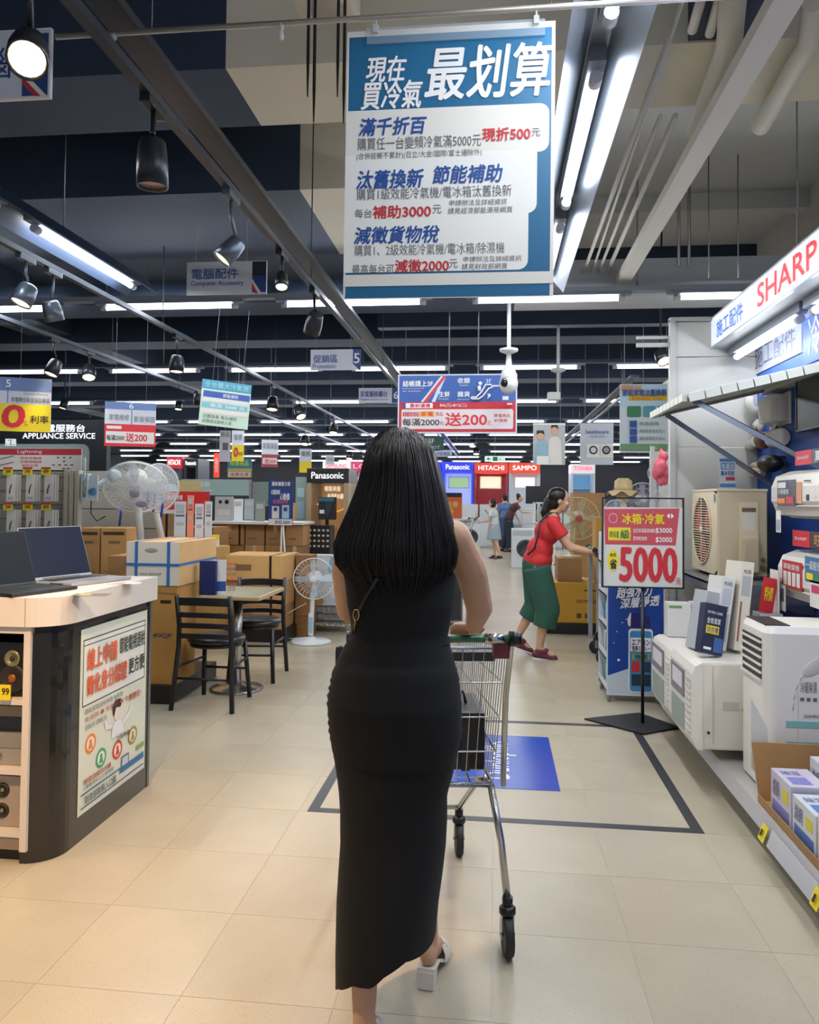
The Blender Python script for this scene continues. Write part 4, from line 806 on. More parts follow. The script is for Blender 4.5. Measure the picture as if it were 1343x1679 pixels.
t = thing('price_sheet', 'white price sheet hanging between window and portable air conditioner', 'price sheet', (1.17, 3.55, .17)); obj('sheet', B().prism([(1.12, 3.54, .30), (1.19, 3.54, .20), (1.19, 3.54, .47), (1.12, 3.54, .60)], (0, .003, 0)), PAPER, t); obj('stand', B().box(1.15, 1.18, 3.544, 3.57, .166, .35), M('#d0d0d0', .3), t); obj('price_patch', B().box(1.15, 1.18, 3.536, 3.5385, .25, .30), YELLOW, t)
# things standing on the window units
def carton(name, label, x0, x1, y0, y1, z0, z1, mat, group=None, tape=None, prints=(), cat='box', rz=0., side=None, bv=.003, straps=(), flap=True, holes=(), tilt=None):
    """carton: base corner box, optional seam tape, straps, prints on the face towards the camera and on the +x side"""
    cx, cy = (x0+x1)/2, (y0+y1)/2; w, d, h = x1-x0, y1-y0, z1-z0
    t = thing(name, label, cat, (cx, cy, z0), group=group, eul=(tilt or (0, 0, rz)))
    obj('carton_body', B().box(-w/2, w/2, -d/2, d/2, 0, h, bv=bv), mat, t, local=True)
    if tape: obj('seam_tape', B().box(-w/2+.002, w/2-.002, -.022, .022, h, h+.0008).box(-.022, .022, -d/2-.0008, -d/2, h-.08, h-.003) if w < d else B().box(-w/2+.002, w/2-.002, -.022, .022, h, h+.0008), tape, t, local=True)
    if flap: obj('flap_gap', B().box(-w/2+.001, w/2-.001, -.001, .001, h-.0005, h+.0012), CARD3, t, local=True)
    for (a, m) in straps:
        obj('strap', B().box(-w/2+w*a-.012, -w/2+w*a+.012, -d/2-.002, d/2+.002, -.0, h+.002), m, t, local=True)
    for (cxx, cz, hw_) in holes: obj('hand_hole', B().box(-w/2+w*cxx-hw_, -w/2+w*cxx+hw_, -d/2-.001, -d/2+.002, h*cz-.012, h*cz+.012), M('#2b2017', .9), t, local=True)
    if prints:
        b = B(); mats = []
        for p in prints:
            m = p[5]
            if m not in mats: mats.append(m)
            if p[0] is None: b.add([V((-w/2+w*a, -d/2-.0016, h*c)) for a, c in ((p[1], p[2]), (p[3], p[2]), (p[3], p[4]), (p[1], p[4]))], [(0, 1, 2, 3)], mats.index(m))
            else: text_into(b, p[0], -w/2+w*p[1], h*p[2], -w/2+w*p[3], h*p[4], mats.index(m), -d/2-.0024, .01)
        obj('print', b, mats, t, local=True, nofix=True)
    return t
NB = M('#232c46', .3, noise=.2, scale=12, name='dark_blue_print'); WB = M('#d8d8d6', .4, name='white_carton'); GB = M('#a9adb2', .4, name='grey_carton')
carton('product_box', 'dark blue product box leaning on the near window air conditioner', 1.035, 1.165, 4.12, 4.17, .672, .93, NB, tilt=(-.12, .22, .35), flap=False, prints=((None, .12, .40, .72, .56, YELLOW), (None, .55, .05, .95, .34, M('#3f5f9a', .4)), ('全效清潔', .12, .60, .74, .72, LETTERWHITE), ('洗衣槽', .16, .42, .68, .54, LETTERBLUE), (None, .1, .08, .45, .13, LETTERWHITE), ('EXTRA CARE', .12, .80, .8, .85, LETTERWHITE)))
carton('product_box', 'white tall product box leaning behind the dark blue box', 1.14, 1.21, 4.25, 4.44, .67, 1.06, WB, tilt=(-.05, .16, .1), flap=False, prints=((None, .15, .62, .85, .84, M('#b7bcc4', .4)), (None, .15, .12, .85, .5, M('#a2aab5', .4)), ('抗菌', .25, .52, .75, .6, LETTERGREY), ('PURE', .2, .88, .8, .93, LETTERGREY)))
carton('product_box', 'pale grey product box with picture behind the dark blue box', 1.06, 1.13, 4.25, 4.42, .66, .98, GB, tilt=(-.05, .2, .15), flap=False, prints=((None, .12, .2, .88, .6, M('#7d93b5', .5)), ('空氣濾網', .12, .7, .88, .8, LETTERBLUE), (None, .2, .26, .6, .5, M('#d5dbe2', .5))))
carton('product_box', 'white narrow carton with cream edge farthest of the leaning boxes', 1.245, 1.31, 4.25, 4.46, .67, 1.14, M('#d9d3c6', .5), tilt=(-.04, .12, .1), flap=False, prints=((None, .15, .62, .85, .84, GB), ('FILTER', .2, .87, .8, .91, LETTERGREY), (None, .15, .1, .3, .55, M('#8f5a44', .5))))
carton('product_box', 'white flat box with green print on the far window air conditioner', 1.06, 1.20, 4.90, 5.00, .628, .835, WB, flap=False, prints=((None, .05, .85, .6, .93, M('#6a8f5c', .5)),))
carton('product_box', 'white box with two green pictures on the far window air conditioner', 1.205, 1.27, 4.90, 5.00, .628, .84, WB, flap=False, prints=((None, .3, .6, .8, .8, GREEN), (None, .3, .1, .8, .3, GREEN)))
carton('product_box', 'white box next to the two green pictures box', 1.275, 1.36, 4.90, 5.02, .628, .85, WB, flap=False, prints=((None, .1, .8, .9, .9, GB), ('清潔劑', .1, .3, .8, .4, LETTERGREY)))
carton('product_box', 'light box with portrait picture behind the portable air conditioner', 1.40, 1.56, 4.55, 4.66, .168, .80, M('#c9c9cb', .5), flap=False, prints=((None, .1, .5, .9, .95, GB), (None, .2, .75, .5, .9, M('#7b5543', .5))))
carton('product_box', 'white printer sized box behind the leaning cartons', 1.44, 1.70, 5.05, 5.3, .168, .85, M('#cfcfd0', .5), flap=False, prints=((None, .1, .8, .9, .84, GB),))
carton('price_card', 'red folded offer card standing behind the portable air conditioner', 1.43, 1.50, 4.38, 4.40, .86, 1.05, RED, tilt=(0, .15, -.2), flap=False, prints=(('特價', .2, .35, .8, .75, YELLOW),), cat='card')
carton('price_card', 'white offer card leaning beside the red one', 1.52, 1.53, 4.36, 4.48, .86, 1.09, PAPER, flap=False, cat='card')
o = obj('display_pedestal', B().box(1.42, 1.54, 4.34, 4.46, .656, .859, bv=.004), M('#b0b3b8', .4)); tag(o, 'grey pedestal carrying the red and white offer cards', 'pedestal')
# cardboard tray with product boxes
t = thing('cardboard_tray', 'open brown cardboard tray on the low shelf holding boxed products', 'tray', (1.45, 3.0, .166))
K = CARD
ty0, ty1, tx0, tx1 = 2.45, 3.50, 1.14, 1.80
obj('tray_base', B().box(tx0, tx1, ty0, ty1, .1665, .172), K, t)
obj('back_flap', B().prism([(tx0, ty1, .172), (tx1, ty1, .172), (tx1, ty1+.0, .42), (tx0-.03, ty1, .42)], (0, .006, 0)), K, t)
obj('front_lip', B().box(tx0-.005, tx0, ty0, ty1, .167, .20), CARD3, t)
obj('side_wall', B().box(tx1, tx1+.005, ty0, ty1, .167, .42), K, t)
pc = [('#c6bfcd', '#7a76b0'), ('#cfd2d6', '#4c6fb0'), ('#d4d0cc', '#8d7fb5'), ('#c3c9c9', '#3f7fae')]
k = 0
names = ['first', 'second', 'third', 'fourth', 'fifth', 'sixth', 'seventh', 'eighth']
for row, (xa_, xb_) in enumerate(((1.155, 1.30), (1.31, 1.47))):
    for j in range(4):
        y1_ = 3.40-j*.235; h_ = (.175 if row == 0 else .23)-.02*(j % 2)
        c1, c2 = pc[(j+row) % 4]
        bx = carton('boxed_filter', f'{"front row" if row == 0 else "second row"} printed filter box in the tray, {names[j]} from the back flap', xa_, xb_, y1_-.22, y1_, .1725, .1725+h_, M(c1, .35), group='boxed products in the cardboard tray', flap=False, prints=((None, .1, .55, .7, .85, M(c2, .5)), (None, .55, .15, .9, .35, YELLOW)))
        w_, d_ = xb_-xa_, .22
        b = B(); b.box(-w_/2-.001, -w_/2, -d_/2+.02, d_/2-.02, h_*.1, h_*.35); obj('top_band', B().box(-w_/2+.02, w_/2-.05, -.08, .0, h_, h_+.001), M(c2, .45), bx, local=True); obj('colour_band', b, M(c2, .45), bx, local=True)
        b = B(); b.box(-w_/2-.0012, -w_/2, -d_/2+.03, -d_/2+.09, h_*.5, h_*.8); obj('yellow_mark', b, M('#d4c63c', .5), bx, local=True)
        b = B(); vs, fs, mx = glyphs('濾網'); b.add([(-w_/2-.002, d_/2-.02-(p[0]/mx[0])*.08, h_*.45+p[1]/mx[1]*h_*.4) for p in vs], fs); vs, fs, mx = glyphs('除濕'); b.add([(-w_/2+.02+p[0]/mx[0]*.07, .02+p[1]/mx[1]*.05, h_+.002) for p in vs], fs); obj('lettering', b, M('#4a4f86', .5), bx, local=True, nofix=True)
bx = carton('boxed_filter', 'white open topped box with green panel at the back of the tray', 1.50, 1.74, 3.05, 3.35, .1725, .43, WB, flap=False, prints=((None, .15, .8, .9, .95, M('#a9a53a', .5)), (None, .4, .55, .6, .65, LETTERBLACK)))
# ------------------------------------------------------------------ sign stand
t = thing('sign_stand', 'black floor stand holding the red and white 5000 offer sign', 'sign stand', (.965, 5.21, 0))
obj('base_plate', B().prism([(.60, 5.26, .002), (.93, 4.97, .002), (1.19, 5.15, .002), (.99, 5.46, .002)], (0, 0, .010)), M('#17181b', .55), t)
obj('pole', B().cyl((.968, 5.21, .012), (.968, 5.21, .90), .011, n=10), BLACK, t)
b = B()
X0, X1, Z0, Z1 = .712, 1.218, .90, 1.475
for r in ((X0-.01, X0, Z0-.01, Z1), (X1, X1+.01, Z0-.01, Z1), (X0, X1, Z0-.01, Z0), (X0-.01, X1+.01, Z1, Z1+.01)): b.box(r[0], r[1], 5.19, 5.215, r[2], r[3])
obj('frame', b, BLACK, t)
sg = obj('sign_sheet', B().box(X0, X1, 5.198, 5.201, Z0, Z1-.055), PAPER, t, label='red and white printed sheet')
obj('clear_cover', B().box(X0, X1, 5.194, 5.196, Z0, Z1), M('#dfe8ea', .08, alpha=.04, spec=.3, name='clear_cover'), t)
b = B(); mats = [M('#c4283c', .5), YELLOW, LETTERWHITE, M('#c32a33', .5, name='digit_red'), LETTERBLACK, M('#2f6a3c', .5)]
fx = lambda u: X0+(u-988)/(1118-988)*(X1-X0); fz = lambda v: Z1-(v-819)/(962-819)*(Z1-Z0)
q = lambda pts, mi, y: b.add([(fx(u), y, fz(v)) for u, v in pts], [tuple(range(len(pts)))], mi)
q([(991, 894), (1107, 894), (1113, 834), (989, 836)], 0, 5.1965)
q([(996, 866), (1033, 866), (1033, 887), (996, 887)], 1, 5.1955); q(circle(1004, 920, 9.5, 18), 1, 5.1955)
def T(tx_, u0, v0, u1, v1, mi, bold=0., y=5.193): text_into(b, tx_, fx(u0), fz(v1), fx(u1), fz(v0), mi, y, bold)
T('冰箱·冷氣', 1019, 843, 1088, 860, 1, .03); T('指定家電最高補助', 1037, 867, 1073, 874, 2); T('$3000', 1074, 866, 1101, 875, 2, .02); T('貨物稅減徵', 1037, 880, 1060, 887, 2); T('$2000', 1074, 881, 1101, 890, 2, .02)
T('5000', 1016, 899, 1108, 953, 3, .045); T('元', 1107, 947, 1115, 957, 3, .02); T('最高', 999, 908, 1009, 914, 4); T('省', 999, 918, 1010, 934, 4, .03); T('1級', 1011, 870, 1031, 884, 5, .03); T('節能', 998, 872, 1010, 882, 5)
b.tube([(fx(1004+7*math.cos(a)), 5.196, fz(851+8*math.sin(a))) for a in [i*.628 for i in range(10)]], .002, n=4, mi=2, closed=True)
b.add([(fx(u), 5.1935, fz(v)) for u, v in ((1093, 845), (1097, 842), (1097, 850), (1093, 848))]+[(fx(u), 5.1935, fz(v)) for u, v in ((1103, 845), (1099, 842), (1099, 850), (1103, 848))], [(0, 1, 2, 3), (4, 5, 6, 7)], 2)
obj('print', b, mats, t, nofix=True)
# ------------------------------------------------------------------ blue spray can display cabinet
t = thing('spray_display', 'blue and white cleaner display rack behind the sign stand with spray can picture', 'display rack', (1.03, 6.0, 0))
dx0, dx1, dy0, dy1, dz = .815, 1.225, 5.76, 6.20, 1.22
WP = M('#d3d8de', .4, name='display_white')
obj('end_panel', B().box(dx0, dx1, dy0, dy0+.012, .05, dz), WP, t)
obj('back_panel', B().box(dx1-.012, dx1, dy0+.012, dy1, .05, dz), WP, t)
for z in (.07, .30, .53, .76, .99): obj('shelf_tray', B().box(dx0, dx1-.012, dy0+.012, dy1, z, z+.012).box(dx0, dx0+.006, dy0+.012, dy1, z, z+.05), WP, t)
obj('far_panel', B().box(dx0, dx1, dy1, dy1+.012, .05, dz), WP, t)
for x in (dx0+.02, dx1-.03):
    for y in (dy0+.02, dy1-.03): obj('foot', B().cyl((x, y, 0), (x, y, .05), .012), STEEL, t)
b = B(); w = dx1-dx0; fx = lambda u: dx0+(u-997)/(1090-997)*w; fz = lambda v: .06+(1152-v)/(1152-870)*(dz-.06)
mats = [M('#1446a0', .3, noise=.25, scale=3, name='deep_blue_print'), M('#c3cedb', .4), LETTERWHITE, M('#241f6b', .4), M('#4fa0c4', .4), LETTERRED, M('#23354a', .4), M('#3b86bb', .4), M('#93a53b', .4), M('#0d2f7e', .4)]
q = lambda pts, mi, y: b.add([(fx(u), y, fz(v)) for u, v in pts], [tuple(range(len(pts)))], mi)
def T(tx_, u0, v0, u1, v1, mi, bold=0., sh=0., sl_=0.): text_into(b, tx_, fx(u0), fz(v1), fx(u1), fz(v0), mi, dy0-.011, bold, sh, sl_)
q([(999, 1120), (1034, 1106), (1088, 1095), (1088, 872), (999, 872)], 0, dy0-.002); q([(999, 1150), (1088, 1150), (1088, 1095), (1034, 1106), (999, 1120)], 1, dy0-.0015)
q(rrect(1032, 1036, 1071, 1148, 6), 2, dy0-.004); q(rrect(1034, 1040, 1069, 1146, 5), 7, dy0-.006); q([(1035, 1036), (1068, 1036), (1066, 1016), (1050, 1008), (1036, 1010)], 3, dy0-.006); q([(1030, 1020), (1035, 1008), (1038, 1012), (1036, 1034), (1031, 1030)], 2, dy0-.005)
q([(1035, 1052), (1068, 1052), (1068, 1076), (1035, 1076)], 2, dy0-.008); q([(1038, 1080), (1066, 1080), (1066, 1090), (1038, 1090)], 8, dy0-.008); q([(1037, 1094), (1050, 1094), (1050, 1112), (1037, 1112)], 5, dy0-.008); q([(1052, 1094), (1067, 1094), (1067, 1112), (1052, 1112)], 6, dy0-.008); q([(1037, 1116), (1067, 1116), (1067, 1136), (1037, 1136)], 6, dy0-.008)
T('超強水力', 1012, 963, 1068, 984, 2, .03, .15, .12); T('深層淨透', 1018, 984, 1080, 1002, 2, .03, .15, .12); T('エアコン', 1037, 1055, 1066, 1065, 3, .03); T('洗浄スプレー', 1037, 1066, 1066, 1075, 3, .03); T('除菌', 1042, 1081, 1062, 1089, 9, .02)
for (u, v, r) in ((1016, 1092, 2.2), (1022, 1026, 1.2), (1013, 1042, 1), (1008, 1062, 1), (1028, 1020, 1), (1020, 984, 1)): q(circle(u, v, r), 2, dy0-.009)
obj('print', b, mats, t, nofix=True)
rg = random.Random(4)
kk = 0
for z in (.082, .312, .542, .772, 1.002):
    for j in range(4):
        y = dy0+.07+j*.10; x = dx0+.06; c = ['#d7dde2', '#3d86a8', '#cfd5d0', '#5aa39a'][(j+kk) % 4]
        o = thing('spray_can', f'cleaner spray can on {["lowest", "second", "middle", "fourth", "top"][kk]} rack shelf, {["nearest", "second", "third", "farthest"][j]} in its row', 'can', (x, y, z), group='spray cans on the display rack')
        obj('can', B().lathe((x, y, z), [(.028, 0), (.03, .006), (.03, .14), (.02, .155)], n=14), M(c, .3), o); obj('cap', B().lathe((x, y, z+.155), [(.02, 0), (.02, .03), (.012, .038), (0, .038)], n=12), M('#2a2a72', .4), o)
    kk += 1
# ------------------------------------------------------------------ left counter with laptops
KX = -1.705; KB = 2.86; KF = 3.76; r_ = .30
DB = M('#14120f', .18, coat=.6, noise=.0, name='gloss_dark_panel'); CT = M('#ddd6ce', .35, name='counter_top_white')
t = thing('display_counter', 'black rounded store counter with thick white top at lower left', 'counter', (-2.4, 3.3, 0))
def outline(x1, y0, y1, r, x0=-3.6, n=8):
    pts = [(x0, y0)]
    for i in range(n+1):
        a = math.radians(-90+90*i/n); pts.append((x1-r+r*math.cos(a), y0+r+r*math.sin(a)))
    return pts+[(x1, y1), (x0, y1)]
def slab(b, pts, z0, z1, mi=0): return b.prism([(x, y, z0) for x, y in pts], (0, 0, z1-z0), mi)
SW_ = M('#d9d0c6', .4, name='counter_white')
ol = outline(KX, KB, KF, .145)
obj('counter_top', slab(B(), ol, .935, 1.05), CT, t)
obj('seam', B().box(-1.842, -1.840, KB-.0006, KB+.002, .936, 1.049), M('#8f8a84', .5), t)
b = B(); il = outline(KX-.025, KB+.03, KF-.012, .13)
# dark curved skin only around the corner and the aisle side
sk = il[1:-1]; o_ = [(x-.0, y) for x, y in sk]
inn = [(x-.02 if x > -1.8 else x, y+.02) for x, y in sk]
n = len(o_); b.add([(x, y, z) for z in (.0, .905) for x, y in o_+inn], [(i, i+1, 2*n+i+1, 2*n+i) for i in range(n-1)]+[(n+i+1, n+i, 3*n+i, 3*n+i+1) for i in range(n-1)]+[(2*n+i, 2*n+i+1, 3*n+i+1, 3*n+i) for i in range(n-1)]+[(0, 2*n, 3*n, n), (n-1, 2*n-1, 4*n-1, 3*n-1)])
obj('curved_skin', b, DB, t)
obj('under_band', slab(B(), outline(KX-.03, KB+.04, KF-.02, .13), .905, .935), BLACK, t)
obj('plinth', slab(B(), outline(KX-.06, KB+.06, KF-.03, .12), 0, .04), BLACK, t)
obj('corner_post', B().box(KX-.05, KX-.022, KF-.035, KF-.01, 0, .93), M('#6d6d70', .3, .7), t)
obj('rear_panel', B().box(-3.6, KX-.05, KF-.03, KF-.015, .04, .905), M('#4d463f', .6), t)
# shelf bay facing the camera
fx0, fx1 = -3.6, -1.828
obj('bay_frame', B().box(fx1-.028, fx1, KB+.02, KB+.05, .05, .932).box(fx0, fx1-.028, KB+.02, KB+.05, .905, .932), SW_, t)
obj('bay_back', B().box(fx0, fx1, KB+.52, KB+.53, .05, .905), M('#3d3834', .6), t)
for z in (.10, .345, .62): obj('bay_shelf', B().box(fx0, fx1-.028, KB+.03, KB+.52, z, z+.022), SW_, t)
obj('bay_drawer', B().box(fx0, fx1-.028, KB+.035, KB+.05, .05, .10), M('#8a7c70', .5), t)
obj('dark_strip', B().box(fx0, fx1-.028, KB+.03, KB+.05, .575, .615), M('#55504b', .5), t)
# poster on the aisle side
yA_, yB_ = atX(122, 1373, KX-.02), atX(238, 1008, KX-.02)
PY0 = (yA_.y+atX(139, 1036, KX-.02).y)/2; PZ0 = yA_.z; PZ1 = atX(237, 1009, KX-.02).z
pw = thing('counter_poster', 'white poster with orange and black Chinese text on the side of the counter', 'poster', (KX-.0235, PY0, .11), rz=math.pi/2)
PWd, PH = KF-.065-PY0, .78
obj('sheet', B().box(0, PWd, -.0015, .0, 0, PH), M('#d9dccb', .45, name='poster_paper'), pw, local=True)
OR = M('#d4582e', .6, name='ink_orange'); bb = (0, 0, 100, 137)
pr = [(3, 8, 97, 58, M('#34323a', .5)), (4, 9, 96, 57, M('#e4e6dc', .5)), (4, 12.2, 96, 13, M('#34323a', .5)), (10, 9, 13, 12, PAPER)]
def pc_(cx, cy, c): return [(circle(cx, cy, 7.5), M(c, .5)), (circle(cx, cy, 5.2), M('#e9e4d4', .5)), (circle(cx, cy-1.6, 1.8), M(c, .5)), ([(cx-3, cy+4), (cx-2, cy), (cx+2, cy), (cx+3, cy+4)], M(c, .5))]
for a in ((15, 88, '#e07c2c'), (30, 104, '#3d9a68'), (54, 106, '#c93b38'), (78, 102, '#9c8a35')): pr += pc_(*a)
pr += [(circle(52, 76, 4.6, 5.4), M('#ead9c8', .5)), ([(46, 76), (45, 69), (49, 65), (57, 65), (59, 70), (57, 72), (50, 71), (48, 77)], LETTERBLACK), ([(44, 94), (45, 85), (50, 82), (55, 82), (61, 85), (63, 94)], M('#e6e6ea', .5)), ([(44, 86), (35, 84), (33, 77), (35, 76), (38, 81), (45, 83)], M('#e6e6ea', .5)), ([(61, 84), (70, 80), (74, 74), (76, 75), (72, 84), (62, 88)], M('#e6e6ea', .5))]
pr += [(60, 114, 72, 127, M('#5a6f86', .5)), (61.5, 115.5, 70.5, 125.5, M('#c5ccd2', .5)), (3, 122, 97, 123.2, M('#2f5f86', .5)), (58, 127, 97, 122, M('#2f6a94', .5)), (84, 113, 97, 117, M('#8aa15a', .5)), (3, 132, 97, 133, M('#2f5f86', .5))]
tx_ = [('線上申請', 8, 16, 50, 32, OR, .03), ('節能電視退稅', 54, 16, 95, 29, LETTERBLACK, .015), ('簡化身分認證', 8, 36, 66, 51, OR, .03), ('更方便', 69, 36, 95, 49, LETTERBLACK, .02),
       ('節能家電退稅申請 免郵寄', 6, 60, 60, 64, LETTERGREY), ('免排隊 ● 免影印 ● 免蓋章', 6, 66, 82, 70, M('#a84a36', .6)), ('只要準備身分證、發票號碼線上完成', 6, 72, 36, 76, LETTERGREY), ('真簡單!', 70, 66, 90, 72, OR), ('立刻申請', 52, 95, 72, 99, LETTERBLACK, .01),
       ('辦理流程四步驟', 6, 112, 44, 116, M('#b0453f', .6), .01), ('1.準備資料 2.上網填寫', 6, 117, 48, 120, LETTERGREY), ('財政部稅務入口網', 8, 125, 52, 131, LETTERGREY, .01)]
printed(pw, 'print', PWd, PH, pr, tx_, bb, y0=-.0016, step=.00012)
# laptops
def laptop(hx, hy, w, d, ang, open_, body, screen, label, lid_edge):
    """base centred; hinge along the left (x-) side; opened like in the photo"""
    t = thing('laptop', label, 'laptop', (hx, hy, 1.0515), rz=ang)
    obj('base', B().box(-w/2, w/2, -d/2, d/2, 0, .014, bv=.004), body, t, local=True)
    kb = B()
    for r in range(5):
        for c in range(13): kb.box(-w/2+.02+c*(w-.04)/13, -w/2+.02+(c+.85)*(w-.04)/13, d/2-.035-(r+1)*.019, d/2-.035-r*.019-.003, .014, .0155)
    k_ = obj('keyboard', kb, M('#15171b', .5), t, local=True); k_['kind'] = 'stuff'
    obj('touchpad', B().box(-.05, .05, -d/2+.012, -d/2+.075, .014, .0148), M('#8f939a', .3, .4) if lid_edge else M('#26282c', .3), t, local=True)
    R = Matrix.Translation((0, d/2, .012)) @ Euler((-(open_), 0, 0)).to_matrix().to_4x4()
    lid = obj('lid', B().box(-w/2, w/2, -.004, .004, 0, d*.98, bv=.002, R=R), body if lid_edge else M('#17191d', .4), t, local=True)
    obj('screen', B().box(-w/2+.004, w/2-.004, -.0056, -.004, .01, d*.965, R=R), screen, lid, local=True)
    obj('hinge', B().cyl((-w*.3, d/2, .012), (w*.3, d/2, .012), .006), BLACK, t, local=True)
    obj('port_row', B().box(-w/2-.0006, -w/2, -d/2+.05, -d/2+.13, .004, .010), BLACK, t, local=True)
    return t
SCR = M('#141f36', .6, spec=.2, noise=.06, scale=2, name='laptop_screen'); SCR2 = M('#0f1923', .6, spec=.2, name='laptop_screen_dark')
l1 = laptop(-1.945, 3.46, .37, .26, 1.28, .34, M('#b9bbbf', .3, .5, name='laptop_silver'), SCR, 'silver laptop with dark blue screen on the counter, right one', True)
l2 = laptop(-1.965, 3.045, .33, .25, 1.28, .34, M('#24262b', .35, .3, name='laptop_dark'), SCR2, 'black laptop cut by the left edge of the photo', False)
# speakers and radios in the counter bay
def bay_box(x0, x1, y, z0, z1, label, m, front, cat='speaker box'):
    t = thing('electronics_box', label, cat, ((x0+x1)/2, y+.1, z0)); obj('carton_body', B().box(x0, x1, y, y+.2, z0, z1, bv=.004), m, t)
    for k, (a, c, r, mm, mm2) in enumerate(front):
        cx = x0+(x1-x0)*a; cz = z0+(z1-z0)*c
        obj('driver_ring', B().lathe((cx, y, cz), [(r, 0), (r*.95, -.006), (r*.7, -.008), (r*.6, -.002), (0, -.001)], axis='Y', n=20), mm, t); obj('driver_dome', B().ell((cx, y-.003, cz), (r*.3, .006, r*.3), n=12, k=6), mm2, t)
    return t
BR = M('#2a2522', .5); CP = M('#b06a2c', .4, .5, name='copper'); GD = M('#8f8a6a', .4, .5)
bay_box(-2.043, -1.868, 2.930, .644, .86, 'dark speaker with copper driver on the top shelf of the counter bay', M('#0f0f11', .4), ((.62, .70, .035, GD, BR), (.62, .33, .06, BR, CP)))
bay_box(-2.293, -2.063, 2.950, .644, .86, 'dark speaker pair farther left on the top bay shelf', M('#0f0f11', .4), ((.8, .60, .04, BR, GD), (.5, .3, .05, BR, CP)))
bay_box(-2.093, -1.878, 2.930, .435, .495, 'grey radio with round dial, upper one, middle bay shelf', M('#8b8784', .4), ((.35, .5, .016, CHROME, WHITE),), 'radio')
bay_box(-2.113, -1.868, 2.930, .3675, .434, 'grey radio with round dial, lower one, middle bay shelf', M('#98938e', .4), ((.5, .5, .02, CHROME, WHITE),), 'radio')
bay_box(-2.073, -1.878, 2.950, .496, .57, 'dark boxed device on top of the two grey radios', M('#33353a', .4), ())
bay_box(-2.033, -1.878, 2.930, .1225, .325, 'beige boxed speaker with two drivers on the bottom bay shelf', M('#a5968a', .5), ((.45, .72, .03, BR, GD), (.45, .32, .03, BR, GD)))
bay_box(-2.243, -2.053, 2.950, .1225, .31, 'beige box left of the two driver box on bottom bay shelf', M('#94867b', .5), ())
p = at(8, 1137, 2.86); o = obj('price_card', B().box(p.x-.03, p.x+.014, 2.872, 2.877, p.z-.03, p.z+.03), YELLOW); tag(o, 'yellow price card on the front of the counter bay', 'card')
o2 = obj('digit', B(), LETTERBLACK, o) if False else None
b = B(); text_into(b, '99', p.x-.02, p.z-.008, p.x+.01, p.z+.018, 0, 2.8705, .03); obj('digits', b, LETTERBLACK, o, nofix=True)
for k, (u, v, l) in enumerate(((150, 975, 'black leaflet lying before the silver laptop on the counter'), (205, 956, 'small printed leaflet near the far counter edge'))):
    p = G(u, v, 1.052); t = thing('leaflet', l, 'leaflet', (p.x, p.y, 1.0512), rz=.2); obj('sheet', B().box(-.07, .07, -.04, .04, 0, .0012), M('#55523f', .5) if k == 0 else PAPER, t, local=True); obj('print', B().box(-.05, .0, -.03, .02, .0013, .002), M('#a9a046', .5) if k == 0 else GB, t, local=True)
# ------------------------------------------------------------------ left: split unit box on the tall carton, pallet
o = obj('pallet', B().box(-2.80, -2.25, 5.22, 6.1, 0.0, .125, bv=.01), BLACK); tag(o, 'black pallet under the tall carton beside the counter', 'pallet')
carton('carton', 'tall upright brown carton printed 40QP under the white strapped box', -2.70, -2.245, 5.27, 5.62, .126, .822, M('#a87c3c', .85, noise=.08, scale=4, name='carton_ochre'), holes=((.82, .84, .04),), prints=(('HITACHI', .64, .915, .97, .935, M('#5f4526', .7)), ('40QP', .62, .47, .93, .52, M('#1e3c5f', .7))))
ST = M('#2f6aa8', .4, name='blue_strap')
c = carton('carton', 'white strapped carton on top of the tall brown carton', -2.625, -2.232, 5.27, 6.0, .824, 1.135, M('#cfa670', .85, noise=.08, scale=4, name='carton_tan'), prints=(), flap=False)
obj('white_end', B().box(-2.624, -2.233, 5.266, 5.27, .826, 1.133), M('#d9d3c5', .7), c); b = B(); text_into(b, 'RAS-40HQP', -2.52, .895, -2.36, .915, 0, 5.263); obj('lettering', b, LETTERGREY, c, nofix=True); obj('hand_hole', B().ell((-2.44, 5.266, 1.075), (.05, .003, .018), n=14, k=6), M('#9c9484', .7), c)
for x in (-2.55, -2.31): obj('strap', B().box(x-.011, x+.011, 5.262, 6.004, .822, 1.138), ST, c)
obj('strap', B().box(-2.627, -2.229, 5.261, 6.004, .965, .983), ST, c)
# brown branded cartons behind the counter
for k, (u0, u1, v0) in enumerate(((121, 164, 866), (164, 208, 866))):
    a = at(u0, 945, 6.6); c = at(u1, v0, 6.6)
    carton('carton', ['brown fan carton left one of two behind the silver laptop', 'brown fan carton right one of two behind the silver laptop'][k], a.x+.003, c.x-.003, 6.6, 6.95, .30, c.z, CARD2 if k else CARD, flap=False, prints=(('SHENAN', .3, .84, .75, .87, M('#4a3620', .7)), (None, .08, .93, .92, .96, M('#4a3620', .7)), (None, .1, .55, .9, .555, M('#7b5a34', .7))))
    carton('carton', ['brown carton under the left fan carton', 'brown carton under the right fan carton'][k], a.x+.003, c.x-.003, 6.6, 6.95, 0.0, .298, CARD, flap=False)
SPOT = [(208, 285, 838, 866, 7.6, 'long flat brown carton behind the white fan', 0), (285, 345, 862, 888, 7.6, 'brown carton under the white brochures', 0), (350, 397, 858, 885, 9.0, 'brown carton of the upper row below the white counter, left', 0), (400, 433, 861, 886, 9.0, 'brown carton of the upper row below the white counter, middle', 0), (433, 466, 861, 886, 9.0, 'brown carton of the upper row below the white counter, right', 0)]
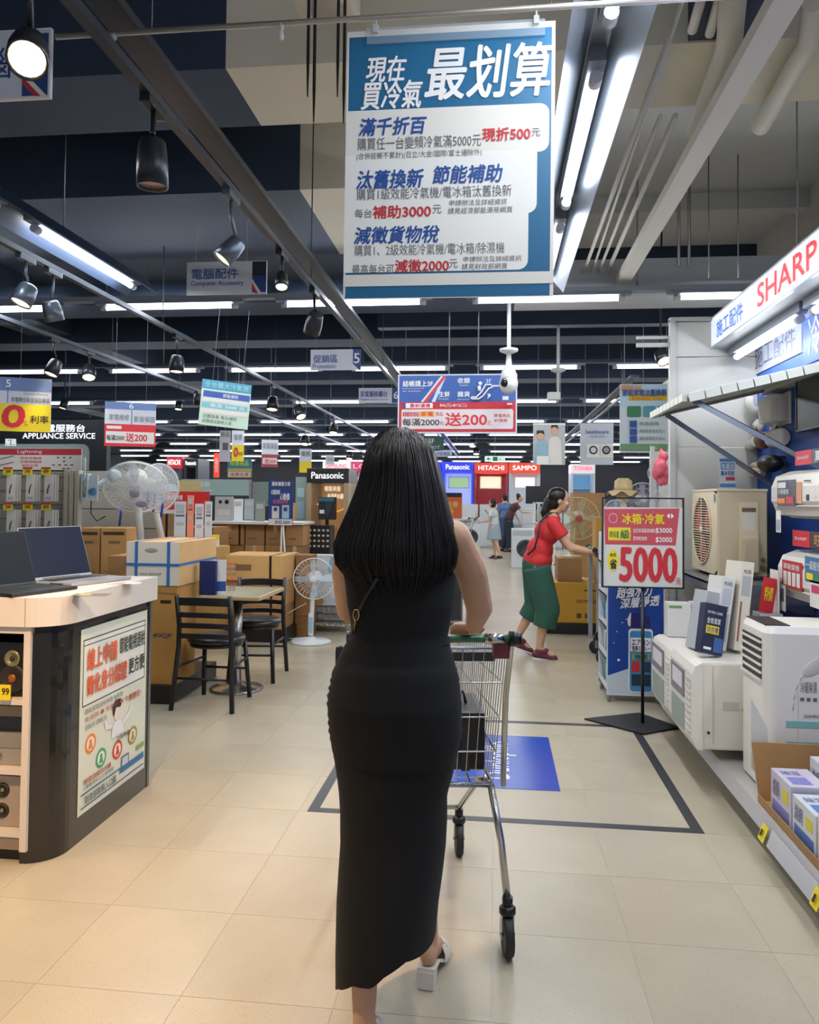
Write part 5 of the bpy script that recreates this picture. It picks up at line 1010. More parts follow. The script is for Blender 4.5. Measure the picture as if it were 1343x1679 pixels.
# stacks below the white showcase counter
zc = at(400, 859, 9.0).z
def grid_stack(us, zrows, Y, dep, lab, straps=()):
    for r, (z0, z1) in enumerate(zrows):
        for c, (u0, u1) in enumerate(us):
            a = at(u0, 850, Y); e = at(u1, 850, Y)
            carton('carton', f'{lab}, {ordn[r]} row up, {["leftmost", "second", "third", "rightmost"][c]}' if len(us) > 1 else f'{lab}, {ordn[r]} up', a.x+.004, e.x-.004, Y+.01*((r+c) % 3), Y+dep, z0+.001, z1-.001, (CARD3, CARD, CARD3, M('#94714a', .85, noise=.1, scale=5))[(r*2+c) % 4], group=lab, flap=False, tape=TAPE if (r+c) % 2 else None, straps=((.85, BLACK),) if c == 0 and r == len(zrows)-1 else (), prints=((None, .2, .3, .6, .36, M('#6f5230', .7)),))
grid_stack(((352, 401), (402, 434), (435, 467), (468, 498)), ((0, .3), (.3, .6), (.6, .895), (.895, zc-.012)), 9.0, .5, 'brown carton stacked below the white showcase counter')
grid_stack(((286, 350),), ((0, .38), (.38, .76), (.76, 1.13)), 8.2, .5, 'brown carton stacked behind the white brochures')
grid_stack(((208, 284),), ((0, .45), (.45, .9), (.9, 1.28)), 7.9, .4, 'brown carton stacked behind the wrapped fans')
# strapped cartons right of the table, on a black pallet
o = obj('pallet', B().box(-2.85, -2.08, 7.6, 8.3, 0, .13, bv=.01), BLACK); tag(o, 'black pallet under the strapped cartons right of the table', 'pallet')
for r, (z0, z1) in enumerate(((.13, .37), (.37, .62), (.62, .875))):
    for c, (x0, x1) in enumerate(((-2.78, -2.12),)):
        carton('carton', f'strapped brown carton beside the round table, {["lowest", "middle", "topmost"][r]} of its stack', x0, x1, 7.62-.04*(r == 2), 8.2, z0+.001, z1-.001, [CARD3, CARD, CARD2][r], tape=TAPE, flap=False, straps=((.8, BLACK),), prints=((None, .25, .4, .5, .65, M('#7a5c38', .7)),))
for r in range(4):
    b_ = carton('wood_crate', f'small knotty wooden crate beside the cartons, {["lowest", "second", "third", "topmost"][r]} of four', -2.10, -1.93, 8.0, 8.25, .001+.215*r, .213+.215*r, M('#8c6238', .8, noise=.2, scale=6, name='crate_wood'), flap=False, prints=((None, .1, .48, .9, .52, CARD3),), cat='crate')
carton('carton', 'small ochre carton with a yellow tag behind the table', -3.02, -2.72, 7.35, 7.7, .0, .97, M('#b08a4c', .8, noise=.06, name='ochre_carton'), flap=False)
p = at(374, 893, 7.4); p.x = min(max(p.x, -2.97), -2.77); t = thing('price_card', 'yellow and white price card on the ochre carton', 'card', (p.x, 7.4, .971)); obj('card', B().box(p.x-.045, p.x+.045, 7.4, 7.404, .971, 1.09), PAPER, t); obj('yellow_band', B().box(p.x-.045, p.x+.045, 7.397, 7.4, 1.04, 1.09), YELLOW, t)
# ------------------------------------------------------------------ bistro table and chairs
TB = M('#101216', .4, .0, name='black_chair_frame'); SEAT = M('#15171c', .35, bump=.1, scale=20, name='black_vinyl')
t = thing('table', 'small square table with cream top between two black chairs', 'table', (-2.0, 5.83, 0))
obj('tabletop', B().box(-2.20, -1.71, 5.50, 6.16, .70, .73, bv=.012), M('#b9a078', .3, name='table_edge'), t); obj('top_surface', B().box(-2.185, -1.725, 5.515, 6.145, .729, .732), M('#a5a183', .15, name='table_laminate'), t)
obj('column', B().cyl((-1.95, 5.72, .03), (-1.95, 5.72, .70), .036, n=14), CHROME, t); obj('base_disc', B().lathe((-1.95, 5.72, 0), [(.2, 0), (.202, .012), (.19, .02), (.06, .035), (.036, .05)], n=28), CHROME, t)
obj('under_plate', B().box(-2.1, -1.8, 5.58, 5.88, .685, .70), BLACK, t)
def chair(x, y, rz, label):
    """local: backrest at -y, sitter faces +y"""
    t = thing('dining_chair', label, 'chair', (x, y, 0), rz=rz, group='black chairs at the small table')
    obj('seat', B().lathe((0, .02, .445), [(.0, 0), (.19, 0), (.215, .012), (.22, .03), (.205, .048), (.1, .056), (0, .057)], n=24), SEAT, t, local=True)
    obj('seat_ring', B().lathe((0, .02, .425), [(.19, 0), (.20, 0), (.20, .02), (.19, .02)], n=20), TB, t, local=True)
    for s in (-1, 1):
        obj('rear_post', B().tube([(s*.235, -.245, 0), (s*.205, -.20, .44), (s*.20, -.205, .60), (s*.205, -.245, .81)], .019, n=8), TB, t, local=True)
        obj('front_leg', B().tube([(s*.19, .235, 0), (s*.165, .18, .43)], .0185, n=8), TB, t, local=True)
        obj('side_rail', B().tube([(s*.213, -.215, .30), (s*.17, .195, .30)], .010, n=6), TB, t, local=True)
    obj('front_rail', B().tube([(-.175, .205, .22), (.175, .205, .22)], .010, n=6).tube([(-.21, -.215, .22), (.21, -.215, .22)], .010, n=6), TB, t, local=True)
    for k, z in enumerate((.52, .595, .67, .765)):
        b = B(); N = 8; h = .018 if k < 3 else .028; vs = []
        for i in range(N+1):
            a = -1+2*i/N; bow = .035*(1-a*a); yy = -.21-.03*(z-.5)/.3-bow; zz = z+.006*(1-a*a)
            vs += [(a*.2, yy-.007, zz-h), (a*.2, yy+.007, zz-h), (a*.2, yy+.007, zz+h), (a*.2, yy-.007, zz+h)]
        fs_ = []
        for i in range(N):
            for j in range(4): fs_.append((i*4+j, i*4+(j+1) % 4, (i+1)*4+(j+1) % 4, (i+1)*4+j))
        b.add(vs, fs_+[(0, 1, 2, 3), (N*4+3, N*4+2, N*4+1, N*4)]); obj('back_slat' if k < 3 else 'top_slat', b, TB, t, local=True)
    t.scale = (.93, .93, .97); return t
chair(-1.965, 5.30, -.04, 'black ladder back chair nearest the camera, back turned to it')
chair(-1.93, 6.13, math.pi+.12, 'black ladder back chair on the far side of the small table')
bx = carton('display_box', 'dark blue standing box with white printed side on the small table', -2.185, -2.06, 5.53, 5.60, .7325, .985, M('#15245c', .4, name='blue_box'), rz=.0, flap=False)
wq = thing('info_stand', 'white card with red lines standing beside the dark blue box on the table', 'card', (-2.005, 5.58, .7325), rz=.25); obj('sheet', B().box(-.045, .055, 0, .004, 0, .26), PAPER, wq, local=True)
printed(wq, 'print', .1, .26, [(8, 62, 50, 90, LETTERBLUE)], [('節能補助', 55, 8, 105, 16, LETTERRED), ('家電保固', 50, 22, 98, 30, hb), ('冷氣安裝', 50, 38, 98, 45, LETTERGREY), ('請洽櫃台', 50, 55, 98, 62, LETTERRED), ('詳情', 60, 75, 95, 90, hb)], (45, 0, 110, 100), y0=-.0006, step=.0002)
wq.children[1].location = (-.045, 0, 0)
# ------------------------------------------------------------------ pedestal fan
FW = M('#d9dde0', .3, name='fan_white'); FB = M('#c3d2de', .2, alpha=.75, name='fan_blade_clear')
def cage(b, c, R_, dep, R=None, nr=30, rings=4, wr=.0014):
    c = V(c)
    T = (lambda p: c+(R @ V(p))) if R else (lambda p: c+V(p))
    for s in (-1, 1):
        for i in range(nr):
            a = 2*math.pi*i/nr
            pts = [T((R_*f*math.cos(a+.12*f), s*dep*(1-f*f*f), R_*f*math.sin(a+.12*f))) for f in (.12, .5, .85, 1.)]
            b.tube(pts, wr, n=3, cap=False)
        for f in (.35, .7):
            b.tube([T((R_*f*math.cos(2*math.pi*i/24), s*dep*(1-f**3), R_*f*math.sin(2*math.pi*i/24))) for i in range(24)], wr, n=3, closed=True)
    b.tube([T((R_*math.cos(2*math.pi*i/32), 0, R_*math.sin(2*math.pi*i/32))) for i in range(32)], wr*4, n=6, closed=True)
def fan_head(t, c, R_, R, white, blade, ring=None, nb=4, hubc=None):
    c = V(c); b = B(); cage(b, c, R_, .075, R); g = obj('cage', b, ring or white, t); g['kind'] = 'stuff'
    for k in range(nb):
        a0 = 2*math.pi*k/nb; vs = []; fs_ = []
        for i in range(5):
            f = .15+.78*i/4; wdt = .55*math.sin(math.pi*(.25+.6*i/4))
            for j in range(4):
                a = a0+wdt*(j/3-.4); vs.append(c+R @ V((R_*f*math.cos(a), .03*(j/3-.5), R_*f*math.sin(a))))
        for i in range(4):
            for j in range(3): fs_.append((i*4+j, i*4+j+1, (i+1)*4+j+1, (i+1)*4+j))
        obj('blade', B().add(vs, fs_, 0, True), blade, t, nofix=True)
    obj('hub', B().ell(c+R @ V((0, -.076, 0)), (R_*.17, .014, R_*.17), R=R), hubc or white, t)
    obj('motor', B().ell(c+R @ V((0, .12, 0)), (R_*.36, .09, R_*.36), R=R), white, t)
I3 = Matrix.Identity(3)
p = at(513, 949, 7.6); t = thing('pedestal_fan', 'white pedestal fan standing left of the woman before a picture carton', 'fan', (p.x, 7.65, 0))
fan_head(t, (p.x+.01, 7.6, p.z), .205, Euler((0, 0, .1)).to_matrix(), FW, FB)
obj('pole', B().cyl((p.x-.03, 7.68, .02), (p.x-.02, 7.68, .50), .022).cyl((p.x-.02, 7.68, .50), (p.x, 7.70, p.z-.04), .016), FW, t)
obj('base', B().lathe((p.x-.03, 7.68, 0), [(.2, 0), (.205, .012), (.19, .025), (.06, .04), (.03, .06)], n=32), FW, t)
obj('control_label', B().box(p.x-.05, p.x-.012, 7.652, 7.657, .10, .26), M('#8fb7d6', .4), t); obj('control_box', B().box(p.x-.055, p.x-.008, 7.656, 7.70, .08, .30, bv=.006), FW, t)
obj('cord', B().tube([(p.x-.03, 7.7, .05), (p.x-.3, 7.72, .02), (p.x-.33, 7.75, .26), (p.x-.15, 7.95, .36)], .004, n=5), WHITE, t)
# picture carton and wire basket behind the fan
a = at(478, 1012, 8.4); c = at(562, 912, 8.4)
t = thing('picture_carton', 'large carton printed with fan pictures behind the white pedestal fan', 'carton', ((a.x+c.x)/2, 8.5, .30)); w_ = c.x-a.x+.15
obj('carton_body', B().box(a.x, a.x+w_, 8.42, 8.7, .12, c.z, bv=.004), M('#aeb4b4', .5), t)
tt = thing('x', 'x', 'x', (a.x, 8.42, .12)) if False else None
b = B(); mats = [M('#c9ced0', .5), M('#6fb3cf', .5), M('#9a5f58', .5), M('#b98a4c', .5), FW, LETTERBLUE]
hh = c.z-.12; q = lambda pts, mi, y: b.add([(a.x+w_*x, y, .12+hh*z) for x, z in pts], [tuple(range(len(pts)))], mi)
q([(.02, .02), (.98, .02), (.98, .98), (.02, .98)], 0, 8.418); q([(.55, .75), (.98, .6), (.98, .98), (.6, .98)], 1, 8.415); q([(.02, .02), (.5, .02), (.35, .45), (.02, .5)], 2, 8.415); q(circle(.42, .28, .08, .07), 3, 8.411); q(circle(.72, .42, .12, .11), 4, 8.411); q([(.68, .1), (.76, .1), (.76, .32), (.68, .32)], 4, 8.411); obj('print', b, mats, t, nofix=True)
t = thing('wire_basket_cart', 'low grey wire basket cart under the picture carton', 'basket', (a.x+.4, 8.5, 0)); b = B()
for x in np.linspace(a.x+.03, a.x+w_+.1, 14): b.cyl((x, 8.25, .08), (x, 8.25, .30), .004, n=4).cyl((x, 8.25, .08), (x, 8.7, .08), .004, n=4)
for z in (.08, .15, .22, .30): b.cyl((a.x, 8.25, z), (a.x+w_+.12, 8.25, z), .006, n=5)
o = obj('wire_mesh', b, STEEL, t); o['kind'] = 'stuff'
obj('tray_panel', B().box(a.x, a.x+w_+.1, 8.262, 8.27, .13, .295).box(a.x, a.x+w_+.1, 8.262, 8.75, .105, .115), M('#77716c', .6), t)
for x in (a.x+.05, a.x+w_+.05): obj('caster', B().cyl((x-.015, 8.3, .035), (x+.015, 8.3, .035), .035), BLACK, t)
# ------------------------------------------------------------------ hanging cable gondola
GR = M('#8f8d84', .5, .1, name='gondola_grey'); GP = M('#a8a496', .5, name='gondola_post')
gy = 5.6
t = thing('gondola', 'grey slat wall display of phone cables behind the laptops', 'display rack', (-3.9, gy+.2, 0))
xr = at(97, 800, gy).x; xl = -5.6; zt_g = at(60, 772, gy).z
obj('back_panel', B().box(xl, xr, gy+.1, gy+.12, .1, zt_g), GR, t)
for z in np.arange(.5, zt_g, .11): obj('slat_groove', B().box(xl, xr, gy+.093, gy+.1, z, z+.012), M('#6d6b64', .5), t)
for k in range(3): obj('post', B().box(xr+k*.045, xr+.034+k*.045, gy+.06, gy+.12, 0, zt_g+.012, bv=.003), GP, t)
sd = thing('slat_panel', 'grey slat wall panel behind the wrapped fans', 'panel', (at(190, 800, 7.05).x, 7.05, 0)); sx0, sx1 = at(112, 800, 7.05).x, at(262, 800, 7.05).x
zt2 = at(190, 772, 7.05).z
for k in range(9): obj('slat', B().box(sx0, sx1, 7.05, 7.07, .05+k*(zt2-.05)/9+.004, .05+(k+1)*(zt2-.05)/9-.004), GR, sd)
obj('foot', B().box(sx0, sx1, 7.0, 7.12, 0, .05), GR, sd); obj('back_sheet', B().box(sx0, sx1, 7.072, 7.08, .05, zt2), M('#6d6b64', .5), sd)
obj('base', B().box(xl, xr+.14, gy-.2, gy+.12, 0, .12), GR, t)
PKW = M('#cfcdc6', .45, name='cable_package'); rr = random.Random(3)
kk = 0
for r, (vt, vb, ty_) in enumerate(((778, 822, 768), (836, 882, 824))):
    for c, u in enumerate((-25, 10, 42, 72)):
        pz = at(u, vb, gy-.10); pt_ = at(u, vt, gy-.10)
        g = thing('cable_package', f'hanging white cable package, {["upper", "lower"][r]} row, {["cut by the photo edge", "leftmost whole one", "second from the posts", "nearest the grey posts"][c]}', 'package', (pz.x+.03, gy-.10, pz.z), group='cable packages on the slat wall')
        for d_ in range(3): obj('card', B().box(pz.x+.003*d_, pz.x+.07+.003*d_, gy-.10+.03*d_, gy-.095+.03*d_, pz.z, pt_.z), PKW, g)
        obj('cable', B().tube([(pz.x+.03, gy-.104, pz.z+.06), (pz.x+.032, gy-.106, pz.z+.09), (pz.x+.045, gy-.106, pz.z+.13)], .004, n=5), BLACK, g)
        obj('print', B().box(pz.x+.012, pz.x+.058, gy-.1015, gy-.1005, pz.z+.015, pz.z+.035), GB, g)
        obj('hook', B().cyl((pz.x+.035, gy+.0925, pt_.z+.01), (pz.x+.035, gy-.13, pt_.z+.01), .003, n=5), CHROME, g)
        tg = obj('price_tag', B().box(pz.x-.005, pz.x+.07, gy-.135, gy-.132, pt_.z-.002, pt_.z+.052), YELLOW, g); obj('tag_band', B().box(pz.x-.005, pz.x+.07, gy-.138, gy-.1355, pt_.z+.04, pt_.z+.054), RED, g)
        b = B(); text_into(b, ['199', '299', '399', '499'][c], pz.x+.01, pt_.z+.008, pz.x+.055, pt_.z+.034, 0, gy-.1375, .02); obj('tag_digits', b, LETTERBLACK, g, nofix=True)
hb_ = board('header_board', 'red and white cable chart board above the hanging cables', 'sign', (-60, 736, 134, 770), gy, PAPER, rects=[(-60, 736, 134, 746, M('#b8343f', .5))]+[(circle(u, v, 2.5, 1.0, 10), LETTERBLACK) for u, v in ((96, 750), (106, 750), (116, 750), (106, 756), (89, 762), (99, 762), (109, 762), (119, 762), (106, 768), (113, 768))]+[([(-20, 757), (24, 747), (24, 748), (-20, 758)], LETTERBLACK), ([(0, 763), (24, 757), (24, 758), (0, 764)], LETTERBLACK)],
   texts=[('Lightning', 30, 738, 70, 744.5, LETTERWHITE, .01), ('適用充電線', 34, 749, 70, 753, LETTERRED), ('充電傳輸線', 34, 755, 70, 759, LETTERRED), ('適用台灣', 37, 761, 64, 765, LETTERRED)])
b = B(); A = at(-60, 770, gy+.04); C_ = at(146, 728, gy+.04); pts = rrect(A.x, A.z, C_.x, C_.z, .06, corners='0100'); b.prism([(x, gy+.045, z) for x, z in pts], (0, .004, 0)); obj('clear_backing', b, GLASS, hb_); obj('support', B().cyl((A.x+1.0, gy+.06, zt_g-.2), (A.x+1.0, gy+.06, A.z+.1), .01), CHROME, hb_)
# service wall with lettering
sw = board('service_wall', 'dark wall panel with glowing white Appliance Service lettering', 'sign wall', (-120, 690, 176, 846), 9.6, M('#0e1319', .6, name='service_wall_dark'), thick=.1, texts=[('家電服務台', 60, 697, 140, 709, M('#eef2ff', .5, emit=1.2), .015), ('APPLIANCE SERVICE', 38, 711, 157, 720, M('#eef2ff', .5, emit=1.2), .01), ('服務', 9, 720, 28, 732, M('#dfe4ee', .5, emit=.8), .02)])
obj('support', B().box(.3, sw['w']-.2, .02, .1, -1.4, 0), M('#0e1319', .6), sw, local=True)
# ------------------------------------------------------------------ fans at the left
WR = M('#e3e8ea', .12, alpha=.24, spec=.9, name='plastic_wrap')
t = thing('wall_fan', 'white wall fan bracket and head reaching left of the large wrapped fan', 'fan', (at(160, 800, 5.9).x, 5.85, 1.3))
c0 = at(150, 800, 5.72); c1 = at(187, 780, 5.8)
obj('bracket', B().box(c0.x-.07, c0.x-.01, c0.y-.04, c0.y+.02, c0.z-.10, c0.z+.11, bv=.008, R=None), M('#c9dbe0', .4), t)
obj('arm', B().tube([(c0.x-.03, c0.y, c0.z+.07), (c0.x+.05, c0.y, c0.z+.02), (c1.x, c1.y, c1.z)], .022, n=10), M('#c9dbe0', .4), t)
obj('motor', B().ell((c1.x, c1.y, c1.z), (.055, .06, .055)), M('#c3d8dd', .4), t)
obj('logo_panel', B().ell((c0.x+.03, c0.y-.03, c0.z-.03), (.035, .01, .03)), M('#4f83b8', .4), t)
obj('cord', B().tube([(c0.x, c0.y, c0.z-.05), (c0.x+.0, c0.y, c0.z-.2), (c0.x+.05, c0.y, c0.z-.26), (c0.x+.12, c0.y, c0.z-.22)], .005, n=5), BLACK, t)
obj('mount', B().box(c0.x-.07, c0.x+.06, 5.70, 5.715, c0.z-.1, c0.z+.1), M('#c9dbe0', .4), t)
t = thing('wrapped_fan', 'large white fan in plastic wrap leaning back over the brown cartons', 'fan', (at(222, 812, 5.9).x, 5.9, 1.2)); p = at(222, 800, 5.9)
R = V((-.30, .75, .62)).to_track_quat('Y', 'Z').to_matrix(); fan_head(t, p, .25, R, FW, FB, hubc=M('#7d86a3', .4)); obj('wrap', B().ell(p, (.26, .095, .26), R=R, n=20, k=12), WR, t)
obj('lower_badge', B().ell(p+R @ V((.05, -.07, -.11)), (.05, .01, .035), R=R), M('#7c87b0', .4), t)
obj('neck', B().cyl(p+R @ V((0, .1, -.05)), (p.x-.02, 6.05, 1.10), .03), FW, t); obj('foot', B().cyl((p.x-.02, 6.05, .98), (p.x-.02, 6.05, 1.10), .03, .05), FW, t)
o = obj('fan_carton', B().box(p.x-.22, p.x+.16, 5.9, 6.3, 0, .98, bv=.004), CARD); tag(o, 'brown carton carrying the large wrapped fan', 'carton')
t = thing('wrapped_fan', 'second white fan seen edge on in plastic right of the large one', 'fan', (at(258, 800, 6.4).x, 6.4, 1.2)); p = at(259, 800, 6.4)
R = V((-.85, .5, .1)).to_track_quat('Y', 'Z').to_matrix(); fan_head(t, p, .21, R, FW, FB); obj('wrap', B().ell(p, (.22, .09, .22), R=R, n=20, k=12), WR, t); obj('neck', B().cyl(p+R @ V((0, .1, -.03)), (p.x, 6.55, 1.0), .028), FW, t)
BL = M('#2440a8', .4, name='blue_ribbon')
for k, (u, v) in enumerate(((199, 845), (243, 820), (254, 822), (267, 830))):
    q_ = at(u, v, 6.25); o = obj('blue_ribbon', B().tube([(q_.x, 6.24, q_.z+.09), (q_.x+.012, 6.22, q_.z+.02), (q_.x-.005, 6.23, q_.z-.09)], .010, n=5), BL, t)
o = obj('fan_carton', B().box(p.x-.16, p.x+.2, 6.4, 6.8, 0, 1.0, bv=.004), CARD2); tag(o, 'brown carton carrying the edge on wrapped fan', 'carton')
# red promo board, brochures
ground(board('promo_board', 'bright red promotion board behind the white brochures', 'sign', (266, 806, 343, 842), 8.0, M('#d42a2c', .45), thick=.02, rects=[(290, 788, 330, 806, M('#c5b07a', .5)), (266, 836, 300, 842, PAPER)], texts=[('心動家電特賣', 270, 812, 300, 820, LETTERWHITE, .02)], hang=None))
for k, (u0, u1, v0, c_) in enumerate(((285, 305, 822, '#b9c6cd'), (306, 318, 812, '#d98a6c'), (319, 334, 826, '#cdd0d2'), (335, 348, 822, '#c9cdd0'))):
    bb_ = board('brochure_stand', ['pale blue grey brochure standing on the strapped carton, leftmost', 'orange brochure with figure between the grey ones', 'white grey brochure right of the orange one', 'white grey brochure at the right end of the carton'][k], 'brochure', (u0, v0, u1, 886 if k != 1 else 890), 5.95, M(c_, .45), thick=.004, rects=[(u0+2, v0+5, u1-2, v0+14, GB), (u0+2, v0+22, u1-2, v0+25, LETTERGREY), (u0+3, v0+34, u1-3, v0+40, GB)], texts=[('保固', u0+3, v0+15, u1-3, v0+20, LETTERGREY)])
# ------------------------------------------------------------------ showcase counter with glass, devices, posters
CY = 9.0
za_ = at(420, 858, CY).z; a = at(345, 858, CY); c = at(500, 858, CY)
t = thing('showcase_counter', 'white counter slab on cartons carrying small devices', 'counter', ((a.x+c.x)/2, CY+.2, za_-.03)); obj('slab', B().box(a.x, c.x, CY-.1, CY+.5, za_-.012, za_+.02, bv=.004), WHITE, t)
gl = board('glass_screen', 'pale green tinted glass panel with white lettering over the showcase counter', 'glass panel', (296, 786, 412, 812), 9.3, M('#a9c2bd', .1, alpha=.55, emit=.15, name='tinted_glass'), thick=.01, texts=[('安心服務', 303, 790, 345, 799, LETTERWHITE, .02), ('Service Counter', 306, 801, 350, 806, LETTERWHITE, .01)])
gb = board('glass_screen', 'plain pale glass panel right of the lettered one', 'glass panel', (414, 790, 440, 830), 9.3, M('#a9c2bd', .1, alpha=.4, name='tinted_glass2'), thick=.01)
obj('frame_post', B().box(0, .02, -.01, .02, -.3, gl['h']), STEEL, gl, local=True); obj('frame_post', B().box(gl['w']-.02, gl['w'], -.01, .02, -.3, gl['h']), STEEL, gl, local=True); obj('frame_post', B().box(0, .02, -.01, .02, -.25, gb['h']), STEEL, gb, local=True)
for k, (u0, u1, v0, v1, m, l) in enumerate(((352, 382, 814, 852, '#c3c8c8', 'white watch display card with two dark dials on the counter'), (383, 398, 818, 850, '#dde3e6', 'bright tablet display on the showcase counter'), (400, 416, 818, 846, '#b9cdd2', 'pale blue device stand on the showcase counter'), (418, 434, 822, 852, '#9aa6a0', 'small grey device stand by the blue poster'))):
    bd = board('device_display', l, 'display stand', (u0, v0, u1, v1+6), CY+.1+.02*k, M(m, .4, emit=.25 if k == 1 else 0), thick=.02, rects=([(circle(361, 823, 3), LETTERBLACK), (circle(372, 823, 3.6), LETTERBLACK), (356, 835, 378, 845, PAPER)] if k == 0 else [(u0+2, v0+4, u1-2, v0+12, PAPER)]))
zz = za_+.021
ground(board('poster_stand', 'dark blue poster stand with white device pictures on the counter', 'poster', (440, 787, 481, 861), 8.7, M('#1d3f86', .45), thick=.01, rects=[(446, 787, 478, 799, M('#2a3d66', .5)), (446, 830, 458, 850, PAPER), (463, 828, 475, 850, M('#a9c5dd', .5)), (449, 832, 455, 838, NV), (466, 832, 472, 838, NV), (441, 851, 481, 861, PAPER)], texts=[('最新優惠方案', 446, 790, 477, 797, LETTERWHITE, .02), ('以舊換新', 445, 803, 460, 811, LETTERWHITE, .02), ('心動價', 460, 809, 476, 820, LETTERWHITE, .02), ('高價回收', 448, 819, 474, 826, M('#d06a8a', .5), .01), ('折抵 3000', 452, 853, 477, 859, LETTERBLUE, .01)]), z=za_+.02)
e1, e2 = at(458, 905, 8.85), at(475, 910, 8.85)
o = obj('easel', B().tube([at(462, 857, 8.72), (e1.x, 8.86, 0)], .01, n=5).tube([at(464, 857, 8.72), (e2.x, 8.86, 0)], .01, n=5), WHITE); tag(o, 'thin white easel legs under the dark blue poster', 'easel')
# black brand kiosk
KY = 9.8
def kiosk(name, label, u0, u1, v0, v1, vb, Y, hc, txt, tc, bc, inner, screen=None, cols='', emit=0., he=.0, dep=.8, side=None):
    a = at(u0, vb, Y); c = at(u1, v0, Y); z1 = at((u0+u1)/2, v1, Y).z
    t = thing(name, label, 'kiosk', ((a.x+c.x)/2, Y+dep/2, 0)); w_ = c.x-a.x
    obj('header', B().box(a.x, c.x, Y, Y+dep, z1, c.z, bv=.005), M(hc, .4, emit=he), t)
    obj('back_panel', B().box(a.x, c.x, Y+dep-.03, Y+dep, 0, z1), M(inner, .5, emit=emit), t)
    for s in (0, 1): obj('side_panel', B().box((a.x if s == 0 else c.x-.06), (a.x+.06 if s == 0 else c.x), Y, Y+dep-.03, 0, z1), M(bc, .4, emit=emit*.8), t)
    b = B(); hh = c.z-z1
    if txt: text_into(b, txt, a.x+w_*.12, z1+hh*.3, a.x+w_*.88, z1+hh*.74, 0, Y-.02, .02); obj('lettering', b, M(tc, .5, emit=1.0), t, nofix=True)
    if screen:
        (su0, sv0, su1, sv1, sm) = screen; p0 = at(su0, sv1, Y+dep-.1); p1 = at(su1, sv0, Y+dep-.1)
        s_ = obj('screen', B().box(p0.x, p1.x, Y+dep-.08, Y+dep-.03, p0.z, p1.z), M(sm, .3, emit=.9), t); obj('screen_bezel', B().box(p0.x-.03, p1.x+.03, Y+dep-.06, Y+dep-.035, p0.z-.03, p1.z+.03), WHITE, s_)
    obj('plinth', B().box(a.x+.06, c.x-.06, Y+.02, Y+dep-.03, 0, .7), M(bc, .5), t)
    return t
kiosk('brand_kiosk', 'black topped brand kiosk with warm wood and gold light left of the hair', 502, 572, 768, 792, 860, KY, '#0d0e11', 'Panasonic', '#e6e6ea', '#8d7a62', '#b98a5c', emit=.25, dep=.6)
p = at(556, 830, KY+.3); o = thing('lettered_board', 'backlit wood panel with white lettering inside the black kiosk', 'panel', (p.x, KY+.4, p.z-.3)); obj('panel', B().box(p.x-.25, p.x+.1, KY+.4, KY+.42, p.z-.3, p.z+.30), M('#b98a5c', .5, emit=.35), o)
b = B(); text_into(b, '輕鬆美髮', p.x-.22, p.z+.20, p.x+.0, p.z+.27, 0, KY+.39, .01); text_into(b, '高滲透水離子', p.x-.18, p.z+.10, p.x+.08, p.z+.17, 0, KY+.39, .01); obj('lettering', b, M('#fff4dd', .5, emit=.8), o, nofix=True)
b = B().tube([(p.x-.38+.05*i, KY+.36, p.z-.02+.05*math.sin(i*.7)) for i in range(12)], .012, n=5); obj('gold_wave', b, M('#e0a84c', .4, emit=.8), o)
ground(board('hair_dryer_pack', 'black hair dryer pack with teal band inside the kiosk', 'pack', (522, 815, 549, 852), KY-.05, M('#14181c', .4), thick=.12, rects=[(523, 816, 548, 822, M('#2b5f6e', .4)), (524, 836, 532, 842, PAPER), ([(534, 822), (546, 822), (544, 832), (538, 846), (534, 845)], M('#3a4048', .3, .5))]))
a = at(503, 905, 9.3); c = at(540, 862, 9.3); t = thing('dotted_carton', 'black stand with rows of white dots below the kiosk', 'stand', ((a.x+c.x)/2, 9.35, 0)); obj('body', B().box(a.x, c.x, 9.35, 9.6, 0, c.z), BLACK, t)
b = B()
for i in range(5):
    for j in range(4): x = a.x+(c.x-a.x)*(i+.5)/5; z = c.z-.06-j*.065; b.box(x-.014, x+.014, 9.343, 9.348, z-.012, z+.012)
o = obj('dot', b, PAPER, t); o['kind'] = 'stuff'
a = at(574, 905, 10.2); ground(board('grey_display', 'grey leafy picture panel right of the black kiosk', 'panel', (573, 795, 600, 870), 10.4, M('#7d8481', .5, noise=.4, scale=12), thick=.03))
ground(board('grey_display', 'tall grey green panel left of the black kiosk', 'panel', (484, 782, 502, 860), 10.2, M('#7f958f', .5), thick=.03, rects=[(487, 800, 499, 815, M('#9fc3c9', .5)), (487, 822, 499, 850, M('#8aa5b8', .5))]))
carton('carton', 'brown carton standing by the grey panels on the counter', at(460, 850, 9.4).x, at(480, 850, 9.4).x, 9.45, 9.6, za_+.021, za_+.25, CARD2, flap=False)
